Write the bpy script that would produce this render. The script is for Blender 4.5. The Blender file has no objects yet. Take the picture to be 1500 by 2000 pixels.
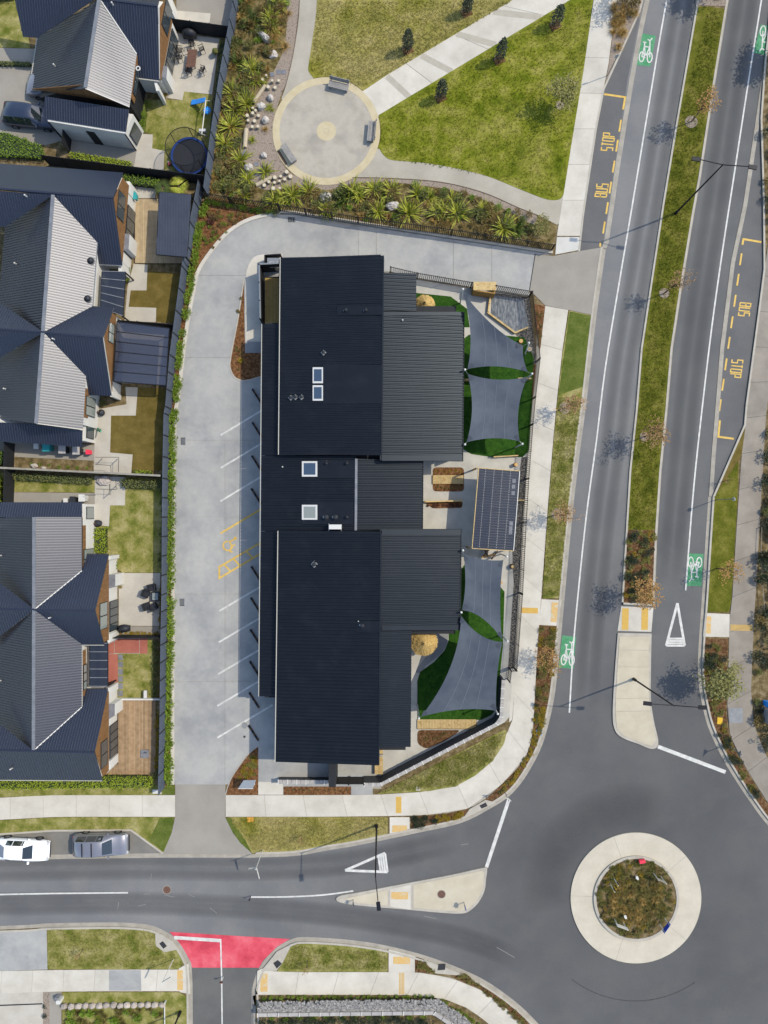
import bpy, bmesh, math, random
from mathutils import Vector, Matrix
random.seed(7)
R = math.radians
scene = bpy.context.scene
col = scene.collection

# ------------------------------------------------------------------ plan scale
# The place is surveyed on a plan grid of 22.4 units per metre; the drone hovers 62 m above its centre.
S, H = 22.4, 62.0
def P(u, v, z=0.0):
    k = (H - z) / H / S
    return Vector(((u - 750) * k, (1000 - v) * k, z))

# ------------------------------------------------------------------ camera, sky, sun, exposure
cam = bpy.data.cameras.new("camera")
cam.sensor_fit = 'VERTICAL'; cam.sensor_height = 36.0
cam.lens = 36.0 * (H * S) / 2000.0
cam.clip_end = 2000
camo = bpy.data.objects.new("camera", cam); camo.location = (0, 0, H); col.objects.link(camo)
scene.camera = camo
SUN_EL, SUN_AZ = R(51.5), math.atan2(57, 150)        # azimuth measured from +X towards +Y
sdir = Vector((math.cos(SUN_EL) * math.cos(SUN_AZ), math.cos(SUN_EL) * math.sin(SUN_AZ), math.sin(SUN_EL)))
world = bpy.data.worlds.new("World"); scene.world = world; world.use_nodes = True
wn = world.node_tree.nodes; bg = wn["Background"]
sky = wn.new("ShaderNodeTexSky"); sky.sky_type = 'NISHITA'; sky.sun_disc = False
sky.sun_elevation = SUN_EL; sky.sun_rotation = math.pi / 2 - SUN_AZ
world.node_tree.links.new(sky.outputs[0], bg.inputs[0]); bg.inputs[1].default_value = 0.15
sl = bpy.data.lights.new("sun", 'SUN'); sl.energy = 2.15; sl.angle = R(0.55); sl.color = (1.0, 0.93, 0.80)
so = bpy.data.objects.new("sun", sl); so.rotation_euler = sdir.to_track_quat('Z', 'Y').to_euler(); so.location = (60, 20, 80)
col.objects.link(so)
vs = scene.view_settings; vs.view_transform = 'Standard'; vs.look = 'None'; vs.exposure = 1.02; vs.gamma = 1.0
vs.use_curve_mapping = False
scene.cycles.max_bounces = 6; scene.cycles.transparent_max_bounces = 12

# ------------------------------------------------------------------ materials
K = (1.70, 1.75, 1.92)
def lin(c):
    c /= 255.0
    return c / 12.92 if c <= 0.04045 else ((c + 0.055) / 1.055) ** 2.4
def C(r, g, b):
    return (min(.85, lin(r) / K[0]), min(.85, lin(g) / K[1]), min(.85, lin(b) / K[2]), 1.0)
MATS = {}
def mat(name, c1, c2=None, c3=None, scale=1.0, fine=0.0, fscale=14.0, rough=.85, bump=0.0, bscale=30.0, spec=.3,
        metal=0.0, rnd=0.0, streak=None, coat=0.0, ramp=(.35, .5, .65), detail=5.0, alpha=1.0, transl=0.0, patch=None):
    if name in MATS: return MATS[name]
    m = bpy.data.materials.new(name); m.use_nodes = True; MATS[name] = m
    nt = m.node_tree; N = nt.nodes; L = nt.links
    b = N["Principled BSDF"]
    b.inputs["Roughness"].default_value = rough; b.inputs["Metallic"].default_value = metal
    b.inputs["Specular IOR Level"].default_value = spec; b.inputs["Coat Weight"].default_value = coat
    b.inputs["Alpha"].default_value = alpha
    geo = N.new("ShaderNodeNewGeometry")
    def noise(sc, det=detail, vec=None, ro=.6):
        n = N.new("ShaderNodeTexNoise"); n.inputs["Scale"].default_value = sc; n.inputs["Detail"].default_value = det
        n.inputs["Roughness"].default_value = ro
        L.new(vec if vec else geo.outputs["Position"], n.inputs["Vector"]); return n
    if c2 is None:
        rgb = N.new("ShaderNodeRGB"); rgb.outputs[0].default_value = c1; out = rgb.outputs[0]
    else:
        vec = None
        if streak:
            mp = N.new("ShaderNodeMapping"); mp.inputs["Scale"].default_value = streak[:3]
            mp.inputs["Rotation"].default_value = (0, 0, streak[3])
            L.new(geo.outputs["Position"], mp.inputs["Vector"]); vec = mp.outputs[0]
        n = noise(scale, vec=vec); r = N.new("ShaderNodeValToRGB"); e = r.color_ramp.elements
        e[0].position = ramp[0]; e[0].color = c1
        if c3 is None: e[1].position = ramp[2]; e[1].color = c2
        else:
            e[1].position = ramp[1]; e[1].color = c2; k = e.new(ramp[2]); k.color = c3
        L.new(n.outputs["Fac"], r.inputs[0]); out = r.outputs[0]
    if patch:      # (colour, scale, low, high, strength): a second, larger mottling
        n = noise(patch[1], 3.0); mr = N.new("ShaderNodeMapRange"); mr.inputs[1].default_value = patch[2]; mr.inputs[2].default_value = patch[3]
        mr.inputs[4].default_value = patch[4]
        L.new(n.outputs["Fac"], mr.inputs[0])
        mx = N.new("ShaderNodeMixRGB"); L.new(mr.outputs[0], mx.inputs[0]); L.new(out, mx.inputs[1]); mx.inputs[2].default_value = patch[0]
        out = mx.outputs[0]
    def vary(fac, amount):
        nonlocal out
        mr = N.new("ShaderNodeMapRange"); mr.inputs[3].default_value = 1 - amount; mr.inputs[4].default_value = 1 + amount
        L.new(fac, mr.inputs[0])
        mx = N.new("ShaderNodeVectorMath"); mx.operation = 'SCALE'
        L.new(out, mx.inputs[0]); L.new(mr.outputs[0], mx.inputs["Scale"]); out = mx.outputs[0]
    if fine:
        n = noise(fscale, 4.0, ro=.75)
        mr = N.new("ShaderNodeMapRange"); mr.inputs[1].default_value = .25; mr.inputs[2].default_value = .75
        L.new(n.outputs["Fac"], mr.inputs[0]); vary(mr.outputs[0], fine)
    if rnd:
        oi = N.new("ShaderNodeObjectInfo"); vary(oi.outputs["Random"], rnd)
    L.new(out, b.inputs["Base Color"])
    if bump:
        n = noise(bscale, 4.0); bp = N.new("ShaderNodeBump"); bp.inputs["Strength"].default_value = bump; bp.inputs["Distance"].default_value = .05
        L.new(n.outputs["Fac"], bp.inputs["Height"]); L.new(bp.outputs[0], b.inputs["Normal"])
    if transl:
        b.inputs["Transmission Weight"].default_value = 0
        tr = N.new("ShaderNodeBsdfTranslucent"); L.new(out, tr.inputs[0]); ad = N.new("ShaderNodeMixShader"); ad.inputs[0].default_value = transl
        L.new(b.outputs[0], ad.inputs[1]); L.new(tr.outputs[0], ad.inputs[2]); L.new(ad.outputs[0], N["Material Output"].inputs[0])
    return m

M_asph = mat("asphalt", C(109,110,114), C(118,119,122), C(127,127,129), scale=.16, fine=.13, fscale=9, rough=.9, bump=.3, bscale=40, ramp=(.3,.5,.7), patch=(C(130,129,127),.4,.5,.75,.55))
M_asph_tyre = mat("asphalt_wheel_track", C(84,86,91), C(98,100,104), scale=.35, fine=.10, fscale=9, rough=.8, bump=.2, bscale=40)
M_asph_bay = mat("asphalt_bay", C(104,105,108), C(116,116,118), scale=.3, fine=.12, fscale=9, rough=.92, bump=.25, bscale=40)
M_asph_side = mat("asphalt_street", C(100,100,101), C(114,114,113), scale=.3, fine=.10, fscale=9, rough=.9)
M_path = mat("concrete_footpath", C(206,201,191), C(217,212,202), C(225,220,211), scale=.5, fine=.05, fscale=5, rough=.9, rnd=.05, bump=.1)
M_kerb = mat("concrete_kerb", C(186,180,170), C(202,196,186), scale=1.2, fine=.07, fscale=6, rough=.9)
M_gut = mat("concrete_channel", C(164,159,150), C(186,180,170), scale=1.2, fine=.07, fscale=6, rough=.9)
M_lot = mat("concrete_yard", C(160,162,165), C(175,176,177), C(188,188,186), scale=.3, fine=.07, fscale=3, rough=.85, rnd=.03, patch=(C(192,191,187),.9,.46,.76,.6))
M_drive = mat("exposed_aggregate", C(158,153,146), C(170,165,157), scale=.4, fine=.06, fscale=8, rough=.9)
M_play = mat("concrete_play_yard", C(192,190,184), C(212,209,202), scale=.6, fine=.05, fscale=4, rough=.9)
M_plaza = mat("concrete_plaza", C(176,169,157), C(194,187,175), C(186,179,167), scale=.45, fine=.05, fscale=4, rough=.88, patch=(C(160,158,153),.6,.5,.72,.6))
M_sand = mat("sand_colour_concrete", C(206,192,158), C(216,203,172), scale=1.5, fine=.05, rough=.9)
M_gpath = mat("grey_park_path", C(176,170,158), C(192,186,174), scale=.5, fine=.06, fscale=8, rough=.92)
M_patio = mat("concrete_patio", C(196,190,180), C(210,205,196), scale=.7, fine=.05, fscale=4, rough=.9, rnd=.04)
M_darkconc = mat("dark_concrete", C(142,144,148), C(160,161,164), scale=.8, fine=.06, rough=.9)  # darker grey concrete of the ramp landing and the grey path
M_grass = mat("park_grass", C(94,109,16), C(130,136,42), C(164,160,82), scale=.55, fine=.38, fscale=5, rough=.95, spec=.1, bump=.6, bscale=14, ramp=(.34,.5,.68), detail=7, patch=(C(150,144,78),.13,.5,.70,.45))
M_grass_n = mat("park_grass_dry", C(112,116,28), C(150,145,66), C(180,168,108), scale=.55, fine=.36, fscale=5, rough=.95, spec=.1, bump=.6, bscale=14, ramp=(.34,.5,.68), detail=7, patch=(C(172,160,108),.12,.38,.62,.75))
M_grass_dry = mat("dry_grass", C(104,114,42), C(146,144,80), C(176,168,116), scale=.9, fine=.32, fscale=6, rough=.95, spec=.1, bump=.6, bscale=14, ramp=(.34,.5,.66), detail=7)
M_grass_green = mat("green_verge_grass", C(84,92,24), C(106,109,36), C(132,128,60), scale=.8, fine=.36, fscale=6, rough=.95, spec=.1, bump=.6, bscale=14, ramp=(.34,.5,.68), detail=7)
M_grass_lush = mat("new_lawn_grass", C(88,104,40), C(112,122,60), scale=1.2, fine=.34, fscale=7, rough=.95, spec=.1, bump=.6, bscale=16)
M_grass_brown = mat("brown_lawn", C(104,92,44), C(128,112,62), scale=1.1, fine=.2, fscale=8, rough=.95, spec=.1, bump=.4, bscale=16)
M_turf = mat("artificial_turf", C(38,76,20), C(58,98,30), scale=2.5, fine=.35, fscale=10, rough=.9, spec=.1, bump=.4)
M_soil = mat("bark_mulch", C(84,60,40), C(112,82,56), C(140,112,84), scale=5, fine=.4, fscale=18, rough=.95, spec=.1, bump=.8, bscale=22)
M_soilred = mat("red_bark_mulch", C(92,62,42), C(126,88,58), C(152,114,80), scale=5, fine=.4, fscale=18, rough=.95, spec=.1, bump=.8, bscale=22)
M_bedsoil = mat("planted_bed_soil", C(84,76,44), C(118,106,68), C(150,134,98), scale=2.2, fine=.4, fscale=14, rough=.95, spec=.1, bump=.8, bscale=22)
M_dirt = mat("garden_soil", C(98,86,60), C(128,112,80), C(156,140,110), scale=2.2, fine=.35, fscale=14, rough=.95, spec=.1, bump=.8, bscale=22)
M_gravel = mat("pink_gravel", C(150,136,124), C(176,162,150), C(128,114,104), scale=6, fine=.3, fscale=20, rough=.95, bump=.8, bscale=26)
M_pebble = mat("river_pebbles", C(52,52,54), C(110,106,102), C(160,154,146), scale=7, fine=.4, fscale=16, rough=.8, bump=1.0, bscale=20, ramp=(.4,.52,.64))
M_water = mat("dark_stone_water", C(62,70,80), C(100,108,116), C(140,144,148), scale=3.2, fine=.3, fscale=16, rough=.35, spec=.5, streak=(3.0,.7,1,.7))
M_white = mat("white_road_paint", C(206,206,204), C(238,238,236), scale=2.5, fine=.12, fscale=9, rough=.7)
M_yellow = mat("yellow_road_paint", C(222,182,84), C(240,204,112), scale=3, fine=.12, fscale=9, rough=.7)
M_green = mat("green_cycle_paint", C(74,150,104), C(98,168,124), scale=1.5, fine=.18, fscale=6, rough=.8)
M_red = mat("red_road_surfacing", C(206,66,84), C(230,86,104), C(238,112,126), scale=.6, fine=.14, fscale=5, rough=.85)
M_roofk = mat("charcoal_steel_roof", (.0036,.0043,.0058,1), (.0046,.0053,.0068,1), scale=.6, rough=.42, spec=.32, fine=.14, fscale=2, patch=((.011,.0115,.013,1),.7,.52,.8,.6))
M_roofh = mat("slate_blue_steel_roof", (.007,.009,.018,1), (.009,.011,.021,1), scale=.6, rough=.42, spec=.74, fine=.12, fscale=2)
M_roofk.node_tree.nodes["Principled BSDF"].inputs["Specular Tint"].default_value = (.76,.89,1.0,1); M_roofh.node_tree.nodes["Principled BSDF"].inputs["Specular Tint"].default_value = (.96,.97,1.0,1)
M_flash = mat("grey_steel_flashing", C(120,124,134), C(140,143,150), scale=2, rough=.4, spec=.6)
M_gutter = mat("pale_gutter", C(196,194,186), rough=.5)
M_cedar = mat("cedar_cladding", C(116,82,48), C(138,100,62), C(156,118,78), scale=2.5, fine=.12, fscale=20, rough=.7, streak=(8,8,.6,0))
M_render = mat("white_render", C(226,225,222), C(236,235,232), scale=1.0, rough=.85, fine=.02)
M_dark = mat("charcoal_wall", C(34,36,40), C(42,44,48), scale=2, rough=.7, fine=.05)
M_black = mat("black_metal", (.008,.008,.010,1), rough=.5, spec=.2)
M_bfence = mat("stained_fence_boards", C(82,92,110), C(96,106,124), scale=3, rough=.8, rnd=.10, fine=.06)
M_dfence = mat("black_stained_fence", C(30,32,36), C(40,42,46), scale=3, rough=.8, rnd=.08)
M_cfence = mat("weathered_fence_rail", C(150,146,136), C(170,165,154), scale=3, rough=.85, rnd=.06)
M_frame = mat("dark_window_frame", C(36,38,42), rough=.5)
M_wframe = mat("white_window_frame", C(224,225,226), rough=.5)
M_glass = mat("window_glass", (.035,.045,.05,1), rough=.05, spec=.9)
M_blind = mat("pale_blind_glass", C(150,158,156), rough=.15, spec=.7)
M_sky = mat("skylight_glass", C(64,84,108), rough=.05, spec=.9)
M_timb = mat("new_pine_timber", C(206,178,122), C(222,196,142), C(192,160,104), scale=3, fine=.1, fscale=16, rough=.75, rnd=.07)
M_deck = mat("weathered_deck_timber", C(164,136,104), C(186,158,126), scale=3, fine=.12, fscale=14, rough=.8, rnd=.20)
M_deck2 = mat("pale_deck_timber", C(186,164,130), C(202,180,146), scale=3, fine=.1, fscale=14, rough=.8, rnd=.08)
M_tdeck = mat("tan_deck_timber", C(178,150,88), C(196,168,104), scale=3, fine=.08, rough=.8, rnd=.08)
M_redpave = mat("terracotta_paving", C(176,104,90), C(190,118,104), scale=1, fine=.06, rough=.88, rnd=.05)
M_sail = mat("grey_shade_cloth", C(74,84,100), C(96,105,119), scale=.45, fine=.03, fscale=5, rough=.8, transl=.12)
M_steelw = mat("white_painted_steel", C(228,228,226), rough=.45)
M_thatch = mat("thatch_straw", C(196,158,84), C(226,196,130), C(150,112,56), scale=7, fine=.3, fscale=20, rough=.9, transl=.1)
M_rock = mat("pale_boulder", C(190,182,176), C(212,206,202), C(166,158,150), scale=2.2, fine=.15, fscale=9, rough=.9, rnd=.06, bump=.4, bscale=6)
M_log = mat("bleached_log", C(186,172,148), C(206,194,172), scale=3, fine=.1, rough=.85, rnd=.08, streak=(1,6,6,.5))
M_slate = mat("slate_stepping_stone", C(120,122,132), C(142,144,152), scale=3, rough=.7, rnd=.08)
M_bench = mat("grey_weathered_bench_slats", C(150,148,148), C(172,170,168), scale=4, rough=.75, rnd=.06)
M_block = mat("grey_block_cap", C(176,172,172), C(194,190,188), scale=3, rough=.85, rnd=.08)
M_blockd = mat("dark_render_wall", C(74,78,84), C(86,90,96), scale=2, rough=.85)
M_stonew = mat("grey_gabion_stone", C(108,108,110), C(146,144,144), C(184,180,177), scale=5, fine=.3, fscale=14, rough=.9, rnd=.25)
M_alu = mat("brushed_aluminium", C(176,178,180), rough=.35, metal=.6)
M_pv = mat("dark_polycarbonate_roof", (.008,.013,.026,1), (.011,.017,.032,1), scale=1, rough=.45, spec=.25)
M_pcorr = mat("blue_grey_corrugate", C(58,66,84), C(68,76,94), scale=1, rough=.45, spec=.5)
M_poly = mat("tinted_polycarbonate", C(70,76,96), rough=.12, spec=.8, alpha=.62)
M_polyd = mat("smoked_glazing", C(40,44,54), rough=.10, spec=.8, alpha=.8)
M_rust = mat("rusty_iron", C(104,76,66), C(124,92,78), scale=6, rough=.8, fine=.2)
M_iron = mat("dark_iron_grate", (.02,.02,.02,1), rough=.7)
M_ironc = mat("grey_lid", C(140,144,150), C(158,161,166), scale=3, rough=.7)
M_lidy = mat("yellow_lid", C(236,190,40), rough=.6)
M_lido = mat("amber_lid", C(232,170,66), rough=.6)
M_lidb = mat("blue_lid", C(96,160,224), rough=.6)
M_tac = mat("tactile_yellow", C(222,196,140), C(228,184,112), C(214,206,180), scale=3, fine=.1, rough=.85)
M_tacs = mat("tactile_yellow_bright", C(226,186,92), C(214,176,96), scale=4, fine=.1, rough=.85)
M_tyre = mat("tyre_rubber", (.015,.015,.016,1), rough=.8)
M_rim = mat("alloy_rim", C(150,152,156), rough=.35, metal=.7)
M_cglass = mat("car_glass", (.012,.018,.020,1), rough=.04, spec=.9)
M_cblue = mat("car_rear_glass", (.02,.07,.16,1), rough=.05, spec=.9)
M_pwhite = mat("white_car_paint", (.80,.80,.80,1), rough=.3, coat=.6)
M_psilver = mat("silver_car_paint", C(150,152,166), rough=.32, metal=.35, coat=.6)
M_pdark = mat("slate_blue_car_paint", (.022,.030,.052,1), rough=.3, metal=.2, coat=.6)
M_lamp = mat("lamp_lens", C(220,222,226), rough=.15, spec=.7)
M_tail = mat("red_tail_lens", (.35,.02,.02,1), rough=.2)
M_blue = mat("blue_plastic", (.02,.22,.62,1), rough=.4)
M_navy = mat("blue_padding", (.008,.03,.13,1), rough=.55)
M_mesh = mat("trampoline_mat", (.012,.013,.016,1), rough=.7)
M_net = mat("safety_net", (.02,.02,.022,1), rough=.9, alpha=.30)
M_pink = mat("pink_plastic", (.6,.12,.14,1), rough=.5)
M_teal = mat("teal_plastic", (.02,.22,.22,1), rough=.5)
M_redp = mat("red_plastic", (.62,.03,.06,1), rough=.5)
M_greenp = mat("green_plastic", (.02,.22,.10,1), rough=.5)
M_cover = mat("dark_vinyl_cover", (.018,.019,.022,1), rough=.55)
M_signb = mat("sign_blue", (.02,.05,.30,1), rough=.4)
M_bark = mat("tree_bark", C(96,78,64), C(120,100,84), scale=8, rough=.9)
M_blossom = mat("tan_spring_leaves", C(176,136,92), C(196,162,116), scale=6, rough=.8, rnd=.12, transl=.25)
M_orange = mat("orange_spring_leaves", C(184,138,78), C(202,164,106), scale=6, rough=.8, rnd=.10, transl=.25)
M_paleleaf = mat("pale_olive_leaves", C(138,138,74), C(176,172,112), scale=6, rough=.75, rnd=.10, transl=.25)
M_darkleaf = mat("dark_evergreen_leaves", C(38,50,32), C(58,70,40), scale=6, rough=.6, rnd=.12)
M_flax = mat("flax_leaves", C(110,126,22), C(168,174,56), C(204,202,98), scale=4, rough=.55, rnd=.16, transl=.15)
M_flaxd = mat("dark_flax_leaves", C(64,84,30), C(104,120,46), scale=4, rough=.55, rnd=.15, transl=.15)
M_tuss = mat("golden_tussock_blades", C(166,132,66), C(204,172,104), scale=4, rough=.8, rnd=.15, transl=.2)
M_tussd = mat("olive_tussock_blades", C(84,82,38), C(122,114,58), C(158,142,82), scale=4, rough=.8, rnd=.2, transl=.15)
M_shrub = mat("hedge_leaves", C(88,120,22), C(122,152,38), C(150,176,60), scale=5, rough=.6, rnd=.14, transl=.15)
M_shrubd = mat("grey_green_shrub_leaves", C(92,100,48), C(130,134,74), scale=5, rough=.65, rnd=.15, transl=.1)
M_shrubb = mat("brown_shrub_leaves", C(116,98,52), C(152,132,78), scale=5, rough=.7, rnd=.15, transl=.1)
M_shruby = mat("yellow_groundcover_leaves", C(150,128,30), C(182,156,48), scale=5, rough=.7, rnd=.12, transl=.1)
M_limehedge = mat("lime_hedge_leaves", C(136,156,18), C(172,188,44), C(104,126,16), scale=5, rough=.6, rnd=.10, transl=.15)
M_purple = mat("purple_shrub_leaves", C(84,50,46), C(108,66,56), scale=5, rough=.7, rnd=.1)

# ------------------------------------------------------------------ mesh helpers
WLD = {}
class MB:
    def __init__(s): s.v = []; s.f = []
    def poly(s, pts):
        n = len(s.v); s.v += [tuple(p) for p in pts]; s.f.append(tuple(range(n, n + len(pts)))); return s
    def prism(s, pts, z0, z1, bottom=False):
        pts = [Vector((p[0], p[1], 0)) for p in pts]
        a = sum(pts[i].x * pts[(i+1) % len(pts)].y - pts[(i+1) % len(pts)].x * pts[i].y for i in range(len(pts)))
        if a < 0: pts.reverse()
        n = len(s.v); k = len(pts)
        s.v += [(p.x, p.y, z1) for p in pts] + [(p.x, p.y, z0) for p in pts]
        s.f.append(tuple(range(n, n + k)))
        for i in range(k):
            j = (i + 1) % k; s.f.append((n + i, n + k + i, n + k + j, n + j))
        if bottom: s.f.append(tuple(range(n + 2 * k - 1, n + k - 1, -1)))
        return s
    def hexa(s, q):      # 8 points: 4 bottom (ccw), 4 top
        n = len(s.v); s.v += [tuple(p) for p in q]
        for f in ((3,2,1,0),(4,5,6,7),(0,1,5,4),(1,2,6,5),(2,3,7,6),(3,0,4,7)): s.f.append(tuple(n + i for i in f))
        return s
    def box(s, c, d, rz=0.0):
        c = Vector(c); x, y, z = d[0]/2, d[1]/2, d[2]/2; cs, sn = math.cos(rz), math.sin(rz)
        q = [(-x,-y,-z),(x,-y,-z),(x,y,-z),(-x,y,-z),(-x,-y,z),(x,-y,z),(x,y,z),(-x,y,z)]
        return s.hexa([(c.x + a*cs - b*sn, c.y + a*sn + b*cs, c.z + e) for a, b, e in q])
    def beam(s, a, b, w, h, up=Vector((0,0,1))):   # box from a to b, width w (sideways), height h, centred
        a, b = Vector(a), Vector(b); d = (b - a).normalized()
        sd = d.cross(up)
        if sd.length < 1e-4: sd = d.cross(Vector((1,0,0)))
        sd.normalize(); u = sd.cross(d).normalized(); sd *= w/2; u *= h/2
        return s.hexa([a-sd-u, a+sd-u, b+sd-u, b-sd-u, a-sd+u, a+sd+u, b+sd+u, b-sd+u])
    def tube(s, a, b, r0, r1=None, n=8, cap=True):
        r1 = r0 if r1 is None else r1
        a, b = Vector(a), Vector(b); d = (b - a).normalized()
        x = d.cross(Vector((0,0,1)))
        if x.length < 1e-3: x = Vector((1,0,0))
        x.normalize(); y = d.cross(x); k = len(s.v)
        for c, r in ((a, r0), (b, r1)):
            for i in range(n):
                t = 2*math.pi*i/n; s.v.append(tuple(c + x*(r*math.cos(t)) + y*(r*math.sin(t))))
        for i in range(n):
            j = (i+1) % n; s.f.append((k+i, k+j, k+n+j, k+n+i))
        if cap: s.f.append(tuple(range(k+n, k+2*n))); s.f.append(tuple(range(k+n-1, k-1, -1)))
        return s
    def ring(s, c, r0, r1, z0, z1, n=72):
        k = len(s.v); c = Vector(c)
        for r, z in ((r0,z0),(r0,z1),(r1,z1),(r1,z0)):
            for i in range(n):
                t = 2*math.pi*i/n; s.v.append((c.x + r*math.cos(t), c.y + r*math.sin(t), z))
        for a in range(3):
            for i in range(n):
                j = (i+1) % n; s.f.append((k+a*n+i, k+a*n+j, k+(a+1)*n+j, k+(a+1)*n+i)[::-1])
        return s
    def ribbon(s, pts, wl, wr, z0, z1):   # pts world xy polyline; solid strip
        l, r = offset(pts, wl), offset(pts, -wr)
        for i in range(len(pts) - 1):
            q = [l[i], r[i], r[i+1], l[i+1]]
            s.hexa([(p.x, p.y, z0) for p in q] + [(p.x, p.y, z1) for p in q])
        return s
    def blob(s, c, r, sx=1, sy=1, sz=1, n=7, m=5, jit=.18, rng=random):
        k = len(s.v); c = Vector(c)
        s.v.append((c.x, c.y, c.z + r*sz))
        for i in range(1, m):
            ph = math.pi*i/m
            for j in range(n):
                t = 2*math.pi*(j + .5*(i % 2))/n; q = r*(1 + rng.uniform(-jit, jit))
                s.v.append((c.x + q*sx*math.sin(ph)*math.cos(t), c.y + q*sy*math.sin(ph)*math.sin(t), c.z + q*sz*math.cos(ph)))
        s.v.append((c.x, c.y, c.z - r*sz)); e = len(s.v) - 1
        for j in range(n):
            s.f.append((k, k+1+j, k+1+(j+1) % n)); o = k+1+(m-2)*n; s.f.append((e, o+(j+1) % n, o+j))
        for i in range(m-2):
            for j in range(n):
                a = k+1+i*n; s.f.append((a+j, a+n+j, a+n+(j+1) % n, a+(j+1) % n))
        return s
    def build(s, name, m, parent=None, smooth=False, local=False, kind=None, recalc=False):
        if not s.v: return None
        if local: o0 = Vector((0,0,0))
        else:
            xs = [p[0] for p in s.v]; ys = [p[1] for p in s.v]; zs = [p[2] for p in s.v]
            o0 = Vector(((min(xs)+max(xs))/2, (min(ys)+max(ys))/2, min(zs)))
        me = bpy.data.meshes.new(name)
        me.from_pydata([(p[0]-o0.x, p[1]-o0.y, p[2]-o0.z) for p in s.v], [], s.f)
        if recalc:
            bm = bmesh.new(); bm.from_mesh(me); bmesh.ops.recalc_face_normals(bm, faces=bm.faces); bm.to_mesh(me); bm.free()
        if smooth: me.polygons.foreach_set("use_smooth", [True]*len(me.polygons))
        me.materials.append(m); me.update()
        o = bpy.data.objects.new(name, me); col.objects.link(o); WLD[o.name] = o0
        if local: o.parent = parent
        else: place(o, o0, parent)
        if kind: o["kind"] = kind
        return o
def place(o, w, parent=None):
    WLD[o.name] = Vector(w)
    if parent is not None: o.parent = parent; o.location = Vector(w) - WLD[parent.name]
    else: o.location = w
def offset(pts, d):
    pts = [Vector((p[0], p[1])) for p in pts]; out = []
    for i, p in enumerate(pts):
        a = (pts[i] - pts[i-1]).normalized() if i > 0 else None
        b = (pts[i+1] - pts[i]).normalized() if i < len(pts)-1 else None
        if a is None: a = b
        if b is None: b = a
        t = (a + b)
        t = t.normalized() if t.length > 1e-6 else a
        n = Vector((-t.y, t.x)); c = max(.35, n.dot(Vector((-a.y, a.x))))
        out.append(p + n * (d / c))
    return out
def curve(pts, k=6, closed=False):      # Catmull-Rom through plan points
    n = len(pts); out = []
    rng = range(n) if closed else range(n-1)
    for i in rng:
        p = [pts[(i+j-1) % n] if closed else pts[max(0, min(n-1, i+j-1))] for j in range(4)]
        for q in range(k):
            t = q / k
            out.append(tuple(.5*((2*p[1][a]) + (-p[0][a]+p[2][a])*t + (2*p[0][a]-5*p[1][a]+4*p[2][a]-p[3][a])*t*t + (-p[0][a]+3*p[1][a]-3*p[2][a]+p[3][a])*t**3) for a in (0,1)))
    if not closed: out.append(tuple(pts[-1]))
    return out
def rnd_poly(pts, r, k=4):      # round the corners of a plan polygon
    n = len(pts); out = []
    for i in range(n):
        a, b, c = Vector(pts[i-1]), Vector(pts[i]), Vector(pts[(i+1) % n])
        d1, d2 = (a-b), (c-b); q = min(r, d1.length*.45, d2.length*.45)
        p1, p2 = b + d1.normalized()*q, b + d2.normalized()*q
        for j in range(k+1):
            t = j/k; out.append(tuple(p1*(1-t)**2 + b*(2*t*(1-t)) + p2*t*t))
    return out
def W(pts, z=0.0): return [P(u, v, z) for u, v in pts]
def inside(p, poly):
    x, y = p; c = False; n = len(poly); j = n-1
    for i in range(n):
        xi, yi = poly[i][0], poly[i][1]; xj, yj = poly[j][0], poly[j][1]
        if (yi > y) != (yj > y) and x < (xj-xi)*(y-yi)/(yj-yi) + xi: c = not c
        j = i
    return c
def tag(o, label=None, cat=None, group=None, kind=None):
    if label: o["label"] = label
    if cat: o["category"] = cat
    if group: o["group"] = group
    if kind: o["kind"] = kind
    return o
def thing(name, label, cat, loc, group=None, rz=0.0):
    o = bpy.data.objects.new(name, None); o.empty_display_size = .3; col.objects.link(o)
    o.location = loc; o.rotation_euler = (0, 0, rz); WLD[o.name] = Vector(loc)
    return tag(o, label, cat, group)
def copy_tree(o, parent=None):
    c = o.copy(); col.objects.link(c); c.parent = parent
    for ch in list(o.children): copy_tree(ch, c)
    return c
def sheet(name, px, z, m, z0=None, parent=None, kind="structure"):
    mb = MB().prism(W(px), z - .10 if z0 is None else z0, z)
    return mb.build(name, m, parent, kind=None if parent else kind)
def resample(pts, n):
    pts = [Vector((p[0], p[1])) for p in pts]; L = [0]
    for i in range(1, len(pts)): L.append(L[-1] + (pts[i]-pts[i-1]).length)
    out = []
    for k in range(n+1):
        d = L[-1]*k/n; i = 1
        while i < len(L)-1 and L[i] < d: i += 1
        t = (d - L[i-1]) / max(1e-9, L[i]-L[i-1]); out.append(pts[i-1].lerp(pts[i], t))
    return out
def slabs(name, left, right, z, m, pitch=70.0, gap=.6, parent=None, base=None):
    """a footpath: a bed with separate concrete slabs on it"""
    n0 = 96; a, b = resample(left, n0), resample(right, n0)
    L = sum((a[i+1]-a[i]).length for i in range(n0)); cnt = max(1, round(L / pitch))
    root = MB().prism(W([tuple(p) for p in a] + [tuple(p) for p in reversed(b)]), z - .15, z - .018).build(name, base or M_gut, parent, kind=None if parent else "structure")
    gp = gap / L * n0 / 2
    for k in range(cnt):
        f0, f1 = n0*k/cnt + gp, n0*(k+1)/cnt - gp
        def at(c, f):
            i = min(n0-1, int(f)); return c[i].lerp(c[i+1], f-i)
        ts = [f0] + [i for i in range(int(f0)+1, int(f1)+1) if i % 6 == 0 and f0 < i < f1] + [f1]
        pl = [tuple(at(a, t)) for t in ts] + [tuple(at(b, t)) for t in reversed(ts)]
        MB().prism(W(pl), z - .1, z).build("slab", m, root)
    return root

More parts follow.
